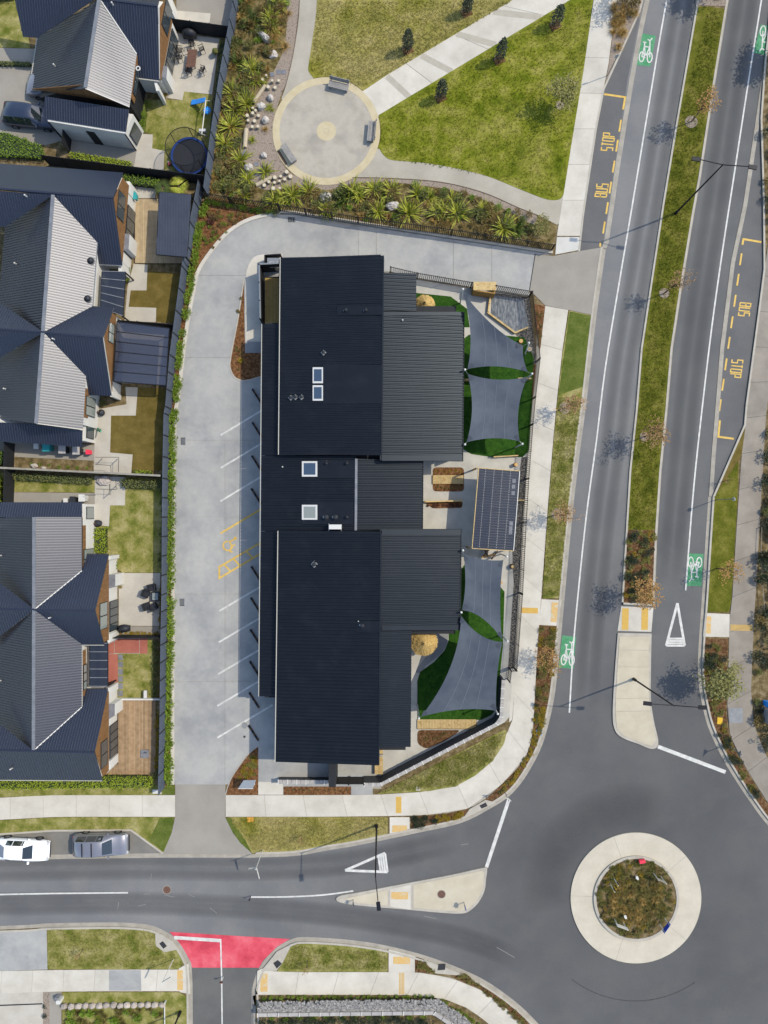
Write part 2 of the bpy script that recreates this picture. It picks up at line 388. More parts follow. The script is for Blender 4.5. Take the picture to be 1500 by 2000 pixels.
# the seal is darker on the roundabout and paler away from it
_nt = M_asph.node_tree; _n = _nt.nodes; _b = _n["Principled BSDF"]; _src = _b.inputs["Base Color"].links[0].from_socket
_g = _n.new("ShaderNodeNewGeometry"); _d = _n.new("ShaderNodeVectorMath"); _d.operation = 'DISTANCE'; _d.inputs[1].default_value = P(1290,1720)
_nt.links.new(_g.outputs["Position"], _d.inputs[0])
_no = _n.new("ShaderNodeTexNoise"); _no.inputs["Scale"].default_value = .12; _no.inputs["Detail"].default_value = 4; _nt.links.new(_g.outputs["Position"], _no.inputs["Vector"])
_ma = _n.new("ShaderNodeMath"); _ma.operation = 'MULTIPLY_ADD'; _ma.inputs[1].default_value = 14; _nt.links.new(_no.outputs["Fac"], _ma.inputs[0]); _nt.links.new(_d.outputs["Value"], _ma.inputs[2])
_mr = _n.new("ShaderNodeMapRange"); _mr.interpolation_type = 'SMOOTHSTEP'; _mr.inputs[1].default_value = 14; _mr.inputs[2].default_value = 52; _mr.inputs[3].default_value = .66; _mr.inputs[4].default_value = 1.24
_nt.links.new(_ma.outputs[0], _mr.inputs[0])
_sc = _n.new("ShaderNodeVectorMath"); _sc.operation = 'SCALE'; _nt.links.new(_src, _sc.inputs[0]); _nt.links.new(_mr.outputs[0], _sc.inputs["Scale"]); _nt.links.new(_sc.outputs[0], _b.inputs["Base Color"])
# ================================================================== GROUND, ROADS, PATHS
sheet("ground", [(-7000,-7000),(8500,-7000),(8500,9000),(-7000,9000)], -.06, M_grass_dry, z0=-.3)
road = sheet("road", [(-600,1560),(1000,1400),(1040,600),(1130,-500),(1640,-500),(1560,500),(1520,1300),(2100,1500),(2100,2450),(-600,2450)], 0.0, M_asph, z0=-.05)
def rp(name, mb, m): return mb.build(name, m, road)          # a part of the road
def strip(name, px, w, z, m, parent=None):
    return MB().ribbon(W(px), w/2, w/2, z-.003, z).build(name, m, parent or road)

# darker wheel tracks polished into the carriageway, bay surfacing, street surfacing
WC = [(1395,-300),(1345,0),(1282,400),(1226,800),(1196,1060),(1172,1230),(1150,1390)]
def shift(px, d):
    q = offset([(p[0], p[1]) for p in px], d); return [tuple(p) for p in q]
wl = [(1360,-300),(1302,0),(1268,200),(1235,400),(1208,560),(1182,720),(1165,860),(1146,1000),(1131,1140),(1120,1260),(1112,1392)]
M_track = mat("worn_wheel_track", C(88,89,93), C(98,99,102), scale=.35, fine=.10, fscale=9, rough=.8)
_nt = M_track.node_tree; _n = _nt.nodes; _uv = _n.new("ShaderNodeUVMap"); _sx = _n.new("ShaderNodeSeparateXYZ"); _nt.links.new(_uv.outputs[0], _sx.inputs[0])
_m = _n.new("ShaderNodeMath"); _m.operation = 'MULTIPLY'; _m.inputs[1].default_value = math.pi; _nt.links.new(_sx.outputs[0], _m.inputs[0])
_s = _n.new("ShaderNodeMath"); _s.operation = 'SINE'; _nt.links.new(_m.outputs[0], _s.inputs[0])
_p = _n.new("ShaderNodeMath"); _p.operation = 'MULTIPLY'; _p.inputs[1].default_value = .30; _nt.links.new(_s.outputs[0], _p.inputs[0])
_e = _n.new("ShaderNodeMath"); _e.operation = 'MULTIPLY'; _nt.links.new(_p.outputs[0], _e.inputs[0])
_y = _n.new("ShaderNodeMath"); _y.operation = 'MULTIPLY'; _y.inputs[1].default_value = math.pi; _nt.links.new(_sx.outputs[1], _y.inputs[0])
_ys = _n.new("ShaderNodeMath"); _ys.operation = 'SINE'; _nt.links.new(_y.outputs[0], _ys.inputs[0])
_yc = _n.new("ShaderNodeMath"); _yc.operation = 'MULTIPLY'; _yc.use_clamp = True; _yc.inputs[1].default_value = 3.0; _nt.links.new(_ys.outputs[0], _yc.inputs[0])
_nt.links.new(_yc.outputs[0], _e.inputs[1]); _nt.links.new(_e.outputs[0], _n["Principled BSDF"].inputs["Alpha"])
TZ = [.0015]
def soft_strip(px, w):
    """a worn wheel path whose edges fade into the seal"""
    TZ[0] += .0007
    p = W(px); l, r = offset(p, w/2), offset(p, -w/2); n = len(p); mb = MB()
    for i in range(n-1): mb.poly([(l[i].x,l[i].y,TZ[0]),(r[i].x,r[i].y,TZ[0]),(r[i+1].x,r[i+1].y,TZ[0]),(l[i+1].x,l[i+1].y,TZ[0])])
    o = mb.build("wheel_track", M_track, road); uv = o.data.uv_layers.new(name="UVMap")
    for i in range(n-1):
        for k, c in enumerate(((0,i),(1,i),(1,i+1),(0,i+1))): uv.data[4*i+k].uv = (c[0], c[1]/(n-1))
def tracks(px, offs, w):
    for d in offs: soft_strip(curve(shift(px, d), 5), w*2.2)
tracks(wl, (-20, -46), .55)
el = [(1516,-200),(1487,0),(1455,200),(1426,400),(1401,560),(1377,740),(1361,900),(1349,1020),(1338,1150)]
tracks([(p[0], p[1]) for p in el], (18, 44), .55)
tracks([(-200,1710),(0,1706),(250,1702),(500,1704),(700,1690),(900,1650)], (4,-20), .6)
tracks([(-200,1776),(0,1772),(260,1770),(500,1780),(700,1800),(900,1838),(1010,1880)], (4,-16), .6)
def arc(cu, cv, r, a0, a1, n=40): return [(cu + r*math.cos(R(a0+(a1-a0)*i/n)), cv + r*math.sin(R(a0+(a1-a0)*i/n))) for i in range(n+1)]
soft_strip(arc(1241,1752, 176, 170, 290, 40), 4.5)
strip("tyre_scuff", arc(1241,1752, 203, 55, 128), .07, .007, mat("tyre_rubber_mark", C(62,62,64), C(84,84,86), scale=5, rough=.8))
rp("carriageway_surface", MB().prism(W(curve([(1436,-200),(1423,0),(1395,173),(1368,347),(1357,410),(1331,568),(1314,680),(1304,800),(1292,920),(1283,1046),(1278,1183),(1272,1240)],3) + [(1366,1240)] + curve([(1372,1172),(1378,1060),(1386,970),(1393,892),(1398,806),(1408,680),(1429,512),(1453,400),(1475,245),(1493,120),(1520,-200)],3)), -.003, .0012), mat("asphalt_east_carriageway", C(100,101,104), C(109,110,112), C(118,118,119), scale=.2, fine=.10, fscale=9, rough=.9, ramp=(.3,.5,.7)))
rp("bay_surface", MB().prism(W([(1250,26),(1180,178),(1165,254),(1140,420),(1132,492),(1176,484),(1188,410),(1225,160),(1248,40)]), -.003, .004), M_asph_bay)
rp("bay_surface", MB().prism(W([(1484,236),(1490,470),(1490,526),(1472,666),(1452,830),(1391,968),(1396,892),(1402,806),(1413,680),(1436,512),(1458,400),(1478,280)]), -.003, .004), M_asph_bay)
rp("bay_surface", MB().prism(W([(318,1667),(256,1622),(104,1623),(0,1630),(-300,1646),(-300,1690),(0,1672)]), -.003, .004), mat("asphalt_parking_bay", C(128,126,123), C(142,139,134), scale=.6, fine=.08, rough=.9))
side = sheet("side_street", [(375,1889),(377,2450),(497,2450),(490,1937),(499,1902),(506,1890)], .006, M_asph_side, parent=road, z0=-.002)

# ---- raised blocks of land with kerbs
KA = [(1335,-500),(1256,0),(1250,24),(1180,176),(1165,253),(1140,420),(1132,492),(1176,484),(1160,596),(1150,680),(1137,792),(1121.6,908),(1109,1020),(1096,1157),(1090,1224),(1081.6,1308),(1074.6,1364),(1062,1420),(1048,1462),(1025.6,1504),(1006,1532),(986,1552),(958,1570),(898,1600),(810,1620),(700,1643),(640,1653),(576,1664),(500,1667),(318,1667),(256,1622),(104,1623),(0,1630),(-500,1656)]
main = sheet("terrain_block", KA + [(-500,-500)], .09, M_dirt, z0=-.05)
east_l = [(1560,-500),(1492,120),(1484,232),(1489,400),(1490,526),(1483,582),(1472,666),(1455,792),(1452,830),(1391,970),(1385,1060),(1378,1172),(1371,1280),(1372.6,1336),(1379.6,1378),(1391,1420),(1417,1476),(1442,1518),(1468,1557),(1510,1612),(1600,1700)]
sheet("terrain_block", east_l + [(2300,1750),(2300,-500)], .09, M_dirt, z0=-.05)
sl_edge = [(-500,1828),(0,1816),(94,1811),(203,1809),(253,1810),(291,1814),(314,1823),(335,1836),(349,1853),(362,1877),(367,1895),(369,2000),(369,2500)]
sheet("terrain_block", sl_edge + [(-500,2500)], .09, M_dirt, z0=-.05)
sr_edge = [(503,2500),(503,2000),(500,1940),(507,1909),(521,1882),(546,1856),(571,1842),(588,1838),(629,1839),(698,1845),(766,1857),(845,1879),(930,1914),(986,1950),(1030,1988),(1075,2040),(1200,2200),(1300,2500)]
sheet("terrain_block", sr_edge, .09, M_dirt, z0=-.05)
med = [(1440,-500),(1361,0),(1318.7,245),(1293,400),(1276,512),(1250.8,680),(1241,800),(1228.4,920),(1220,1060),(1213,1180),(1276,1183),(1281.6,1046),(1290,920),(1302,800),(1312,680),(1329,568),(1355,410),(1366.7,347),(1393,173),(1421,0),(1500,-500)]
medo = sheet("median_strip", med, .10, M_dirt, z0=-.05)
sheet("median_lawn", [(1382,15),(1415,20),(1389,173),(1362,347),(1351,410),(1325,568),(1308,680),(1298,800),(1286,920),(1280,1035),(1224,1035),(1232.4,920),(1245,800),(1254.8,680),(1280,512),(1297,400),(1322.7,245),(1355,50),(1360,15)], .13, M_grass_green, parent=medo)
sheet("median_planting_bed", [(1224,1036),(1280,1036),(1273,1178),(1217,1176)], .12, M_soil, parent=medo)
sheet("median_planting_bed", [(1361,-150),(1418,-150),(1418,14),(1358,12)], .12, M_gravel, parent=medo)

def kerb(px, inner, m=M_kerb, w=.16, z=.135, gutter=.34, name="kerb", k=0):
    """inner=+1: the raised side lies left of the polyline's direction"""
    p = W(curve(px, 5) if k else px)
    o = MB().ribbon(p, w if inner > 0 else 0, 0 if inner > 0 else w, -.02, z).build(name, m, None, kind="structure")
    if gutter:
        MB().ribbon(p, 0 if inner > 0 else gutter, gutter if inner > 0 else 0, -.02, .012).build("channel", M_gut, o)
    return o
# image-plane direction "down the list"; world is y-up, so left/right swap is handled by the sign
kerb(KA[0:7], -1, gutter=0)
kerb([(1335,-500),(1260,0),(1247,60),(1229,160),(1203,320),(1181,470),(1176,484)], -1, z=.012, w=.02, gutter=.38, name="channel_strip")
kerb(KA[7:29], -1, k=1)
kerb([(318,1667),(256,1622),(104,1623),(0,1630),(-500,1656)], -1, gutter=0)
kerb([(500,1667),(318,1667),(150,1669),(0,1672),(-500,1690)], -1, z=.012, w=.02, gutter=.36, name="channel_strip")
kerb(east_l[0:10], 1, gutter=0)
kerb([(1560,-500),(1492,120),(1474,245),(1451,400),(1427,512),(1406,680),(1396,806),(1389,892),(1384,970)], 1, z=.012, w=.02, gutter=-.38, name="channel_strip")
kerb(east_l[9:], 1, k=1)
kerb(sl_edge, -1, k=1); kerb(sr_edge, -1, k=1)
kerb(med[0:10], 1, gutter=.10); kerb(med[10:], 1, gutter=.10); kerb([med[9], med[10]], 1, gutter=0)

# ---- splitter islands and the roundabout
sp1 = curve([(1206,1236),(1200.4,1308),(1196,1392),(1200.4,1425),(1214.4,1440),(1245,1452),(1273,1462),(1285,1450),(1276,1406),(1270.4,1364),(1270.4,1308),(1271.8,1237)], 5)
isl = sheet("traffic_island", sp1, .11, M_kerb, z0=-.05)
ins = lambda px, k: [((u - cu)*k + cu, (v - cv)*k + cv) for cu, cv in [(sum(p[0] for p in px)/len(px), sum(p[1] for p in px)/len(px))] for u, v in px]
def isl_slabs(parent, bands, m, clip):
    for q in bands: MB().prism(W(q), .10, .135).build("slab", m, parent)
M_isl = mat("island_concrete", C(204,194,174), C(216,207,188), scale=.8, fine=.05, rough=.9, rnd=.03)
isl_slabs(isl, [[(1209,1243),(1267,1243),(1266,1269),(1208,1268)],[(1208,1269),(1266,1270),(1266,1302),(1205,1301)],[(1205,1302),(1266,1303),(1266,1362),(1202,1363)],[(1202,1364),(1266,1363),(1269,1387),(1201,1388)],[(1201,1389),(1269,1388),(1273,1410),(1280,1445),(1272,1456),(1246,1447),(1216,1435),(1204,1422)]], M_isl, None)
cross = sheet("crossing_pad", [(1213,1184),(1276,1187),(1272,1234),(1206,1232)], .03, M_path, z0=-.02)
for x in (1215, 1253): MB().prism(W([(x,1188),(x+13,1188),(x+12,1230),(x-1,1230)]), .02, .036).build("tactile_strip", M_tacs, cross)
sp2 = curve([(657,1754),(666,1748),(700,1742),(800,1723),(880,1708),(944,1694),(951,1697),(949,1715),(946,1738),(935,1760),(918,1777),(900,1783),(857,1781),(803,1776),(700,1767),(664,1761)], 4, closed=True)
isl2 = sheet("traffic_island", sp2, .11, M_kerb, z0=-.05)
MB().prism(W([(672,1754),(700,1748),(757,1737),(757,1767),(700,1762)]), .10, .132).build("slab", M_isl, isl2)
MB().prism(W([(762,1735),(802,1727),(802,1775),(762,1769)]), .10, .118).build("slab", M_path, isl2)
MB().prism(W([(764,1741),(797,1741),(797,1755),(764,1755)]), .11, .124).build("tactile_strip", M_tac, isl2)
MB().prism(W([(807,1727),(880,1712),(942,1699),(945,1704),(942,1735),(932,1756),(916,1772),(899,1778),(857,1776),(807,1771)]), .10, .132).build("slab", M_isl, isl2)
RC = P(1241.5,1753)
ra = MB().ring(RC, 3.62, 5.69, -.05, .09, 96).build("roundabout_apron", mat("apron_concrete", C(208,200,184), C(220,212,196), scale=.7, fine=.05, fscale=5, rough=.9), None, kind="structure")
MB().ring(RC, 3.48, 3.72, 0, .22, 96).build("kerb_ring", M_kerb, ra)
for a in (110, 178, 252, 320, 40): 
    d = Vector((math.cos(R(a)), math.sin(R(a)), 0)); MB().beam(RC + d*3.75 + Vector((0,0,.089)), RC + d*5.66 + Vector((0,0,.089)), .03, .008).build("joint_strip", M_gut, ra)
rb = MB().prism([RC + Vector((3.5*math.cos(t*math.pi/36), 3.5*math.sin(t*math.pi/36), 0)) for t in range(72)], .0, .17).build("roundabout_garden_bed", M_dirt, None, kind="structure")

# ---- park: lawns, paths, plaza
sheet("lawn", curve([(619.4,-200),(619.4,0),(609.6,84),(602.6,131),(604,143),(612,153)],4) + arc(637.6,257.6,106,-104,-47.5,14) + [(760,145.6),(1003.6,0),(1250,-150)], .13, M_grass_n)
sheet("lawn", arc(637.6,257.6,106,-17,19,10) + curve([(741,292),(750,305),(764,313.6),(800,317),(838,320.6),(900,332),(956,347),(1012,369.6),(1054,386.4),(1076,392),(1093,390),(1100,381)],4) + [(1116,280),(1140,133),(1158,0),(1160,-26),(1115.6,0),(760,214)], .13, M_grass)
gp = sheet("park_path", curve([(586,-200),(586,0),(576,92),(562,157),(550,195)],4) + [(640,260)] + curve([(612,153),(604,143),(602.6,131),(609.6,84),(619.4,0),(619.4,-200)],4), .118, M_gpath)
gp2 = sheet("park_path", [(637,258)] + curve([(741,292),(750,305),(764,313.6),(800,317),(838,320.6),(900,332),(956,347),(1012,369.6),(1054,386.4),(1076,392),(1093,390),(1100,381),(1108,370)],4) + [(1093,436)] + curve([(1087,440),(1048,420),(1012,406),(956,381),(900,364),(844,354),(760,348.6),(688,347)],4), .114, M_gpath)
slabs("park_path", [(700,184),(760,145.6),(1003.6,0),(1170,-100)], [(735,232),(760,214),(1115.6,0),(1282,-100)], .121, M_path, pitch=104, gap=1)
for t in (.16, .385, .62, .86):
    a = Vector((709,179)).lerp(Vector((1003.6,0)), t); b = Vector((741,227)).lerp(Vector((1115.6,0)), t - .02*t)
    e = Vector((6.5,-4)); strip("path_band", [tuple((a+b)/2 - (a-b)*.5), tuple((a+b)/2 + (a-b)*.5)], .52, .126, mat("path_band_concrete", C(186,180,168), C(194,188,176), scale=2, rough=.9), gp)
PC = P(637.6,257.6)
pz = MB().ring(PC, 0.001, 4.08, .05, .128, 96).build("plaza", M_plaza, None, kind="structure")
MB().ring(PC, 4.08, 4.69, .05, .134, 96).build("plaza_border", M_sand, pz)
MB().ring(PC, 0.001, .84, .10, .134, 48).build("plaza_medallion", M_sand, pz)
MB().ring(PC, .22, .25, .10, .138, 32).build("medallion_ring", M_gpath, pz)
# planting beds round the plaza
sheet("planting_bed", [(471,-200),(471,0),(440,168),(423,280),(409,384),(548,411),(700,436),(1078,488),(1087,441),(1047,420),(1012,406),(956,381),(900,364),(844,354),(760,349),(688,347),(560,330),(540,280),(552,190),(576,92),(586,0),(586,-200)], .10, M_bedsoil)
sheet("gravel_margin", curve([(540,-100),(560,0),(556,90),(530,150),(500,200),(480,250),(470,300),(486,350),(520,372),(580,366),(640,372),(688,360),(760,357),(844,366),(900,376),(956,396),(1012,424),(1040,440),(1047,421),(1012,407),(956,382),(900,365),(844,355),(760,349.5),(688,348),(590,348),(552,320),(532,262),(548,190),(562,157),(576,92),(585,0),(585,-100)],4), .108, M_gravel)
strip("edging_board", curve([(585.5,-100),(585.5,0),(575.5,92),(561.5,157),(552,188)],4), .05, .135, M_bark, main)
strip("edging_board", curve([(688,348),(760,349.6),(844,355),(900,365),(956,382),(1012,407),(1047,421)],4), .05, .135, M_bark, main)

# ---- footpaths along the streets
slabs("footpath", [(1230,-300),(1158.7,0),(1140,133),(1116,280),(1100,379),(1087,462)], [(1262,-300),(1203,0),(1188,125),(1177,180),(1162,253),(1140,400),(1133,462)], .125, M_path, pitch=72)
sheet("footpath_ramp", [(1087,464),(1133,464),(1131,489),(1084,498)], .122, mat("new_pale_concrete", C(212,211,207), C(222,221,217), scale=.6, fine=.04, rough=.9))
sheet("street_planting_bed", [(1236,-200),(1205,0),(1189,125),(1180,172),(1249,24),(1254,0),(1284,-200)], .105, M_gravel)
slabs("footpath", [(1064.5,598),(1054.7,682),(1050,777),(1040,880),(1029,1020),(1020,1157),(1014,1240),(1008,1310),(1003,1364),(1000.5,1408),(990.6,1428),(983.6,1453.6),(961,1487),(927.6,1515),(891,1535),(838,1545),(740,1551),(640,1552),(441,1552)], [(1109,606),(1098,682),(1087,780),(1078,880),(1067,1020),(1057,1160),(1052,1221),(1045,1336),(1041,1420),(1035.4,1453.6),(1025.6,1479),(1006,1504),(978,1532),(947,1560),(918.4,1577),(868,1588),(803.6,1592),(640,1594),(441,1594)], .125, M_path, pitch=74)
slabs("footpath", [(343,1552),(106,1552),(0,1557),(-300,1572)], [(343,1594),(112,1594),(0,1600),(-300,1615)], .125, M_path, pitch=66)
slabs("footpath", [(1500,470),(1491,530),(1484,590),(1474,670),(1458,790),(1447,892),(1441,976),(1435.6,1060),(1428.6,1172),(1424,1196),(1423,1252),(1420,1336),(1419,1392),(1423,1428),(1438,1470),(1463.6,1512),(1489,1554),(1540,1620)], [(1545,480),(1537,530),(1528,600),(1517,680),(1496,790),(1490,892),(1483.5,1004),(1478,1100),(1475,1158),(1472,1196),(1468,1280),(1465,1364),(1472,1420),(1486,1456),(1500,1484),(1525,1530),(1570,1590)], .125, mat("darker_grey_footpath", C(148,140,131), C(166,158,148), scale=.6, fine=.06, rough=.9, rnd=.06), pitch=70, base=M_dark)  # right-hand footpath, a darker grey than the other footpaths
slabs("footpath", [(-300,1905),(0,1895),(100,1893),(215,1892),(370,1892)], [(-300,1950),(0,1939),(100,1935),(215,1934),(366,1934)], .125, M_path, pitch=60)
slabs("footpath", [(506,1893),(560,1897),(640,1897),(760,1897),(820,1898),(880,1908),(935,1930),(990,1968),(1040,2015),(1120,2120)], [(504,1941),(560,1941),(640,1941),(760,1941),(820,1942),(870,1950),(915,1968),(965,2005),(1005,2045),(1080,2140)], .125, M_path, pitch=78)
# crossing landings between kerb and footpath
def landing(px, pads):
    o = sheet("kerb_ramp", px, .118, M_path)
    for q, m in pads: MB().prism(W(q), .10, .128).build("tactile_paving", m, o)
landing([(1057,1170),(1096,1172),(1088,1222),(1052,1220)], [([(1077,1176),(1090,1177),(1086,1215),(1075,1214)], M_tac)])
landing([(761,1595),(800,1595),(800,1618),(761,1627)], [([(766,1611),(795,1611),(795,1622),(766,1624)], M_tac)])
landing([(1376,1197),(1424,1199),(1423,1244),(1372,1243)], [([(1378,1203),(1388,1204),(1387,1237),(1377,1236)], M_tac)])
landing([(759,1853),(810,1866),(810,1898),(759,1898)], [([(768,1867),(801,1867),(801,1881),(768,1881)], M_tac)])
landing([(350,1890),(368,1880),(372,1940),(352,1936)], [([(347,1893),(358,1893),(358,1932),(347,1932)], M_tac)])
landing([(503,1895),(512,1890),(530,1895),(530,1940),(502,1940)], [([(509,1900),(523,1900),(523,1935),(509,1935)], M_tac)])
fp = bpy.data.objects["footpath.001"]
for q in ([(1017,1186),(1050,1187),(1050,1198),(1017,1197)], [(773,1555),(784,1555),(784,1587),(773,1587)]): MB().prism(W(q), .12, .1285).build("tactile_paving", M_tacs, fp)
def bars(px0, px1, w, n, parent, m):       # thin raised warning bars of a tactile pad
    for i in range(n):
        a = Vector(px0[0]).lerp(Vector(px1[0]), (i+.5)/n); b = Vector(px0[1]).lerp(Vector(px1[1]), (i+.5)/n)
        strip("tactile_bar", [tuple(a), tuple(b)], w, .134, m, parent)
fe = bpy.data.objects["footpath.003"]
bars([(1425,1219),(1469,1220)], [(1425,1231),(1469,1232)], .07, 5, fe, M_tacs)
fs = bpy.data.objects["footpath.005"]
bars([(779,1898),(779,1940)], [(790,1898),(790,1940)], .07, 4, fs, M_tacs)
# verges
def verge(px, m, r=4, z=.13, name="verge_lawn"): return sheet(name, rnd_poly(px, r), z, m)
verge([(1111,607),(1156,617),(1135,790),(1112,970),(1092,1168),(1059,1168),(1068.5,1020),(1079,880),(1088.5,780),(1098,690)], M_grass_dry)
sheet("new_turf_strip", [(1112,609),(1155,618),(1138,756),(1090,772)], .134, M_grass_lush)
verge([(1053,1222),(1088,1223),(1081,1300),(1072,1368),(1060,1418),(1045,1462),(1023,1503),(1004,1530),(984,1550),(957,1567),(948,1559),(978,1533),(1007,1504),(1027,1479),(1037,1453),(1042,1420),(1046,1336)], M_soil, z=.11, name="street_planting_bed")
verge([(803,1594),(868,1590),(916,1579),(912,1588),(898,1598),(803,1618)], M_soil, z=.11, name="street_planting_bed")
verge([(990,1427),(984,1452),(961,1486),(927.6,1514),(891,1534),(838,1544),(735,1550),(760,1539),(870,1482),(985,1424)], M_grass_dry)
verge([(443,1595),(757,1595),(757,1629),(700,1641),(640,1650),(576,1661),(520,1664),(494,1666),(470,1645),(455,1622)], M_grass_n)
verge([(341,1595),(336,1626),(320,1664),(258,1619),(104,1620),(0,1627),(-300,1643),(-300,1617),(0,1601),(112,1595)], M_grass_dry, r=2)
sheet("new_turf_strip", [(341,1596),(336,1626),(320,1662),(292,1640),(313,1596)], .134, M_grass_lush)
sheet("new_turf_strip", [(441,1596),(455,1624),(470,1645),(493,1665),(480,1640),(462,1612),(452,1596)], .134, M_grass_lush)
verge([(1391,974),(1441,900),(1439,976),(1434,1060),(1427,1172),(1423,1195),(1378,1194),(1382,1120),(1388,1040)], M_grass_green, r=3)
verge([(1374,1246),(1421,1247),(1418,1336),(1417,1392),(1421,1428),(1436,1470),(1461,1512),(1487,1554),(1530,1615),(1505,1603),(1472,1560),(1446,1520),(1420,1476),(1394,1418),(1382,1378),(1374,1336)], M_soil, z=.11, name="street_planting_bed")
verge([(1453,832),(1455,830),(1447,890),(1393,972)], M_grass_brown, r=1)
verge([(94,1812),(203,1811),(253,1812),(291,1816),(302,1820),(305,1840),(322,1857),(345,1852),(360,1878),(350,1891),(94,1891)], M_grass_dry, r=3)
verge([(123,1936),(350,1936),(366,1946),(366,2300),(123,2300)], M_grass_dry, r=4)
verge([(590,1841),(629,1842),(698,1847),(757,1857),(757,1896),(541,1896),(552,1880),(545,1862),(570,1846)], M_grass_dry, r=4)
verge([(811,1868),(830,1874),(858,1896),(840,1899),(811,1897)], M_soil, z=.11, name="street_planting_bed")
verge([(884,1907),(908,1900),(930,1917),(984,1953),(1028,1990),(1070,2040),(1055,2040),(1000,1985),(940,1931)], M_soil, z=.11, name="street_planting_bed")
sheet("driveway_pad", [(-300,1826),(0,1818),(92,1814),(94,1892),(-300,1904)], .112, M_lot)
sheet("driveway_pad", [(-300,1950),(0,1939),(85,1936),(85,2300),(-300,2300)], .112, M_patio)
sheet("driveway_pad", [(98,1936),(121,1936),(121,2300),(98,2300)], .115, M_drive)
sheet("gravel_strip", [(85,1936),(98,1936),(98,2300),(85,2300)], .114, M_gravel)
sheet("drain_slot", [(-300,1972),(84,1957.5),(84,1960),(-300,1975)], .116, M_iron)
sheet("service_patch", [(214,1893),(276,1893),(277,1933),(214,1933)], .1285, M_lot)
sheet("planting_bed", [(500,1945),(860,1945),(905,1968),(955,2010),(1000,2060),(1000,2300),(500,2300)], .105, M_dirt)
# catchpits
def catchpit(px, gr):
    o = sheet("catchpit_apron", px, .14, M_kerb)
    MB().prism(W(gr), .12, .147).build("grate", M_iron, o)
catchpit([(304,1822),(316,1823),(336,1836),(350,1852),(322,1858),(305,1845)], [(312,1841),(319,1836),(327,1846),(320,1851)])
catchpit([(541,1857),(571,1841),(552,1879),(541,1894),(510,1895),(521,1882)], [(534,1879),(543,1873),(551,1880),(541,1890)])
catchpit([(917,1579),(948,1561),(970,1567),(958,1571),(902,1600)], [(936,1572),(948,1566),(952,1573),(940,1578)])
catchpit([(826,1873),(845,1879),(905,1903),(880,1902),(850,1899)], [(856,1882),(870,1881),(869,1892),(854,1893)])

# ---- driveways and the yard
sheet("driveway_apron", [(1044.8,497),(1080,501),(1133,491),(1176,484),(1160,596),(1156,616),(1109,606),(1064,597),(1034,567)], .122, M_drive)
strip("expansion_joint", [(1044.8,497),(1033.6,567)], .07, .13, M_dark, main)
sheet("driveway_apron", [(343,1531),(441,1531),(440,1594),(455.6,1626),(470,1645),(494,1667),(318,1667),(336,1626),(343,1594)], .122, M_drive)
def clip(poly, a, b, c):       # keep a*u+b*v<=c
    out = []
    for i in range(len(poly)):
        p, q = poly[i-1], poly[i]; dp, dq = a*p[0]+b*p[1]-c, a*q[0]+b*q[1]-c
        if dp <= 0 and dq <= 0: out.append(q)
        elif dp <= 0 < dq or dq <= 0 < dp:
            t = dp/(dp-dq); x = (p[0]+(q[0]-p[0])*t, p[1]+(q[1]-p[1])*t)
            out.append(x)
            if dq <= 0: out.append(q)
    return out
yard_l = curve([(548,420),(492,432),(450,456),(416.4,493),(391,532),(383,565),(367,654),(353,772),(346,820),(343,964),(342,1160),(341,1400),(341,1531)],4)
yard = [(1078,497),(1044.8,497),(1033.6,567),(1034,580),(814,545),(760,531),(740,700),(740,1495),(441,1531)][::-1]
lot = yard_l + [(441,1531),(505,1531),(745,1540),(745,700),(760,531),(814,545),(1034,580),(1033.6,567),(1044.8,497),(1078,497),(800,455),(576,420)]
yo = sheet("parking_yard", lot, .10, M_gut)
cuts = [(300,539),(539,699),(699,860),(860,1010),(1010,1160),(1160,1330),(1330,1550)]
west = [p for p in yard_l] + [(441,1531),(505,1531),(745,1540),(745,540),(530,539)] 
wpoly = yard_l + [(441,1531),(505,1531),(700,1531),(700,500),(700,445),(576,420)]
for v0, v1 in cuts:
    band = clip(clip(wpoly, 0, -1, -(v0+.3)), 0, 1, v1-.3)
    for u0, u1 in ((300,440),(440,701)) if v0 > 800 else ((300,701),):
        q = clip(clip(band, -1, 0, -(u0+.3)), 1, 0, u1-.3)
        if len(q) > 2: MB().prism(W(q), .09, .122).build("slab", M_lot, yo)
npoly = [(700,441),(800,456),(1077,498),(1044,498),(1033,567),(1033,580),(814,545),(760,531),(701,531)]
for u0, u1 in ((700,735),(735,885),(885,960),(960,1100)):
    q = clip(clip(npoly, -1, 0, -(u0+.4)), 1, 0, u1-.4)
    MB().prism(W(q), .09, .122).build("slab", M_lot, yo)
kerb(yard_l[::-1], 1, w=.30, z=.20, gutter=0, m=M_path)
kerb([(548,418),(576,419),(800,455),(1078,497)], 1, w=.22, z=.26, gutter=0)
sheet("garden_strip", [(408,386),(548,411),(492,428),(450,452),(416,489),(391,528),(383,562),(367,654),(353,772),(346,815),(343,964),(341,1160),(340,1536),(323,1538),(326,1420),(329,1252),(331,1157),(333,936),(335,813),(337,800),(345,702),(357,618),(368,534),(383,450),(393,397)], .11, M_soilred)
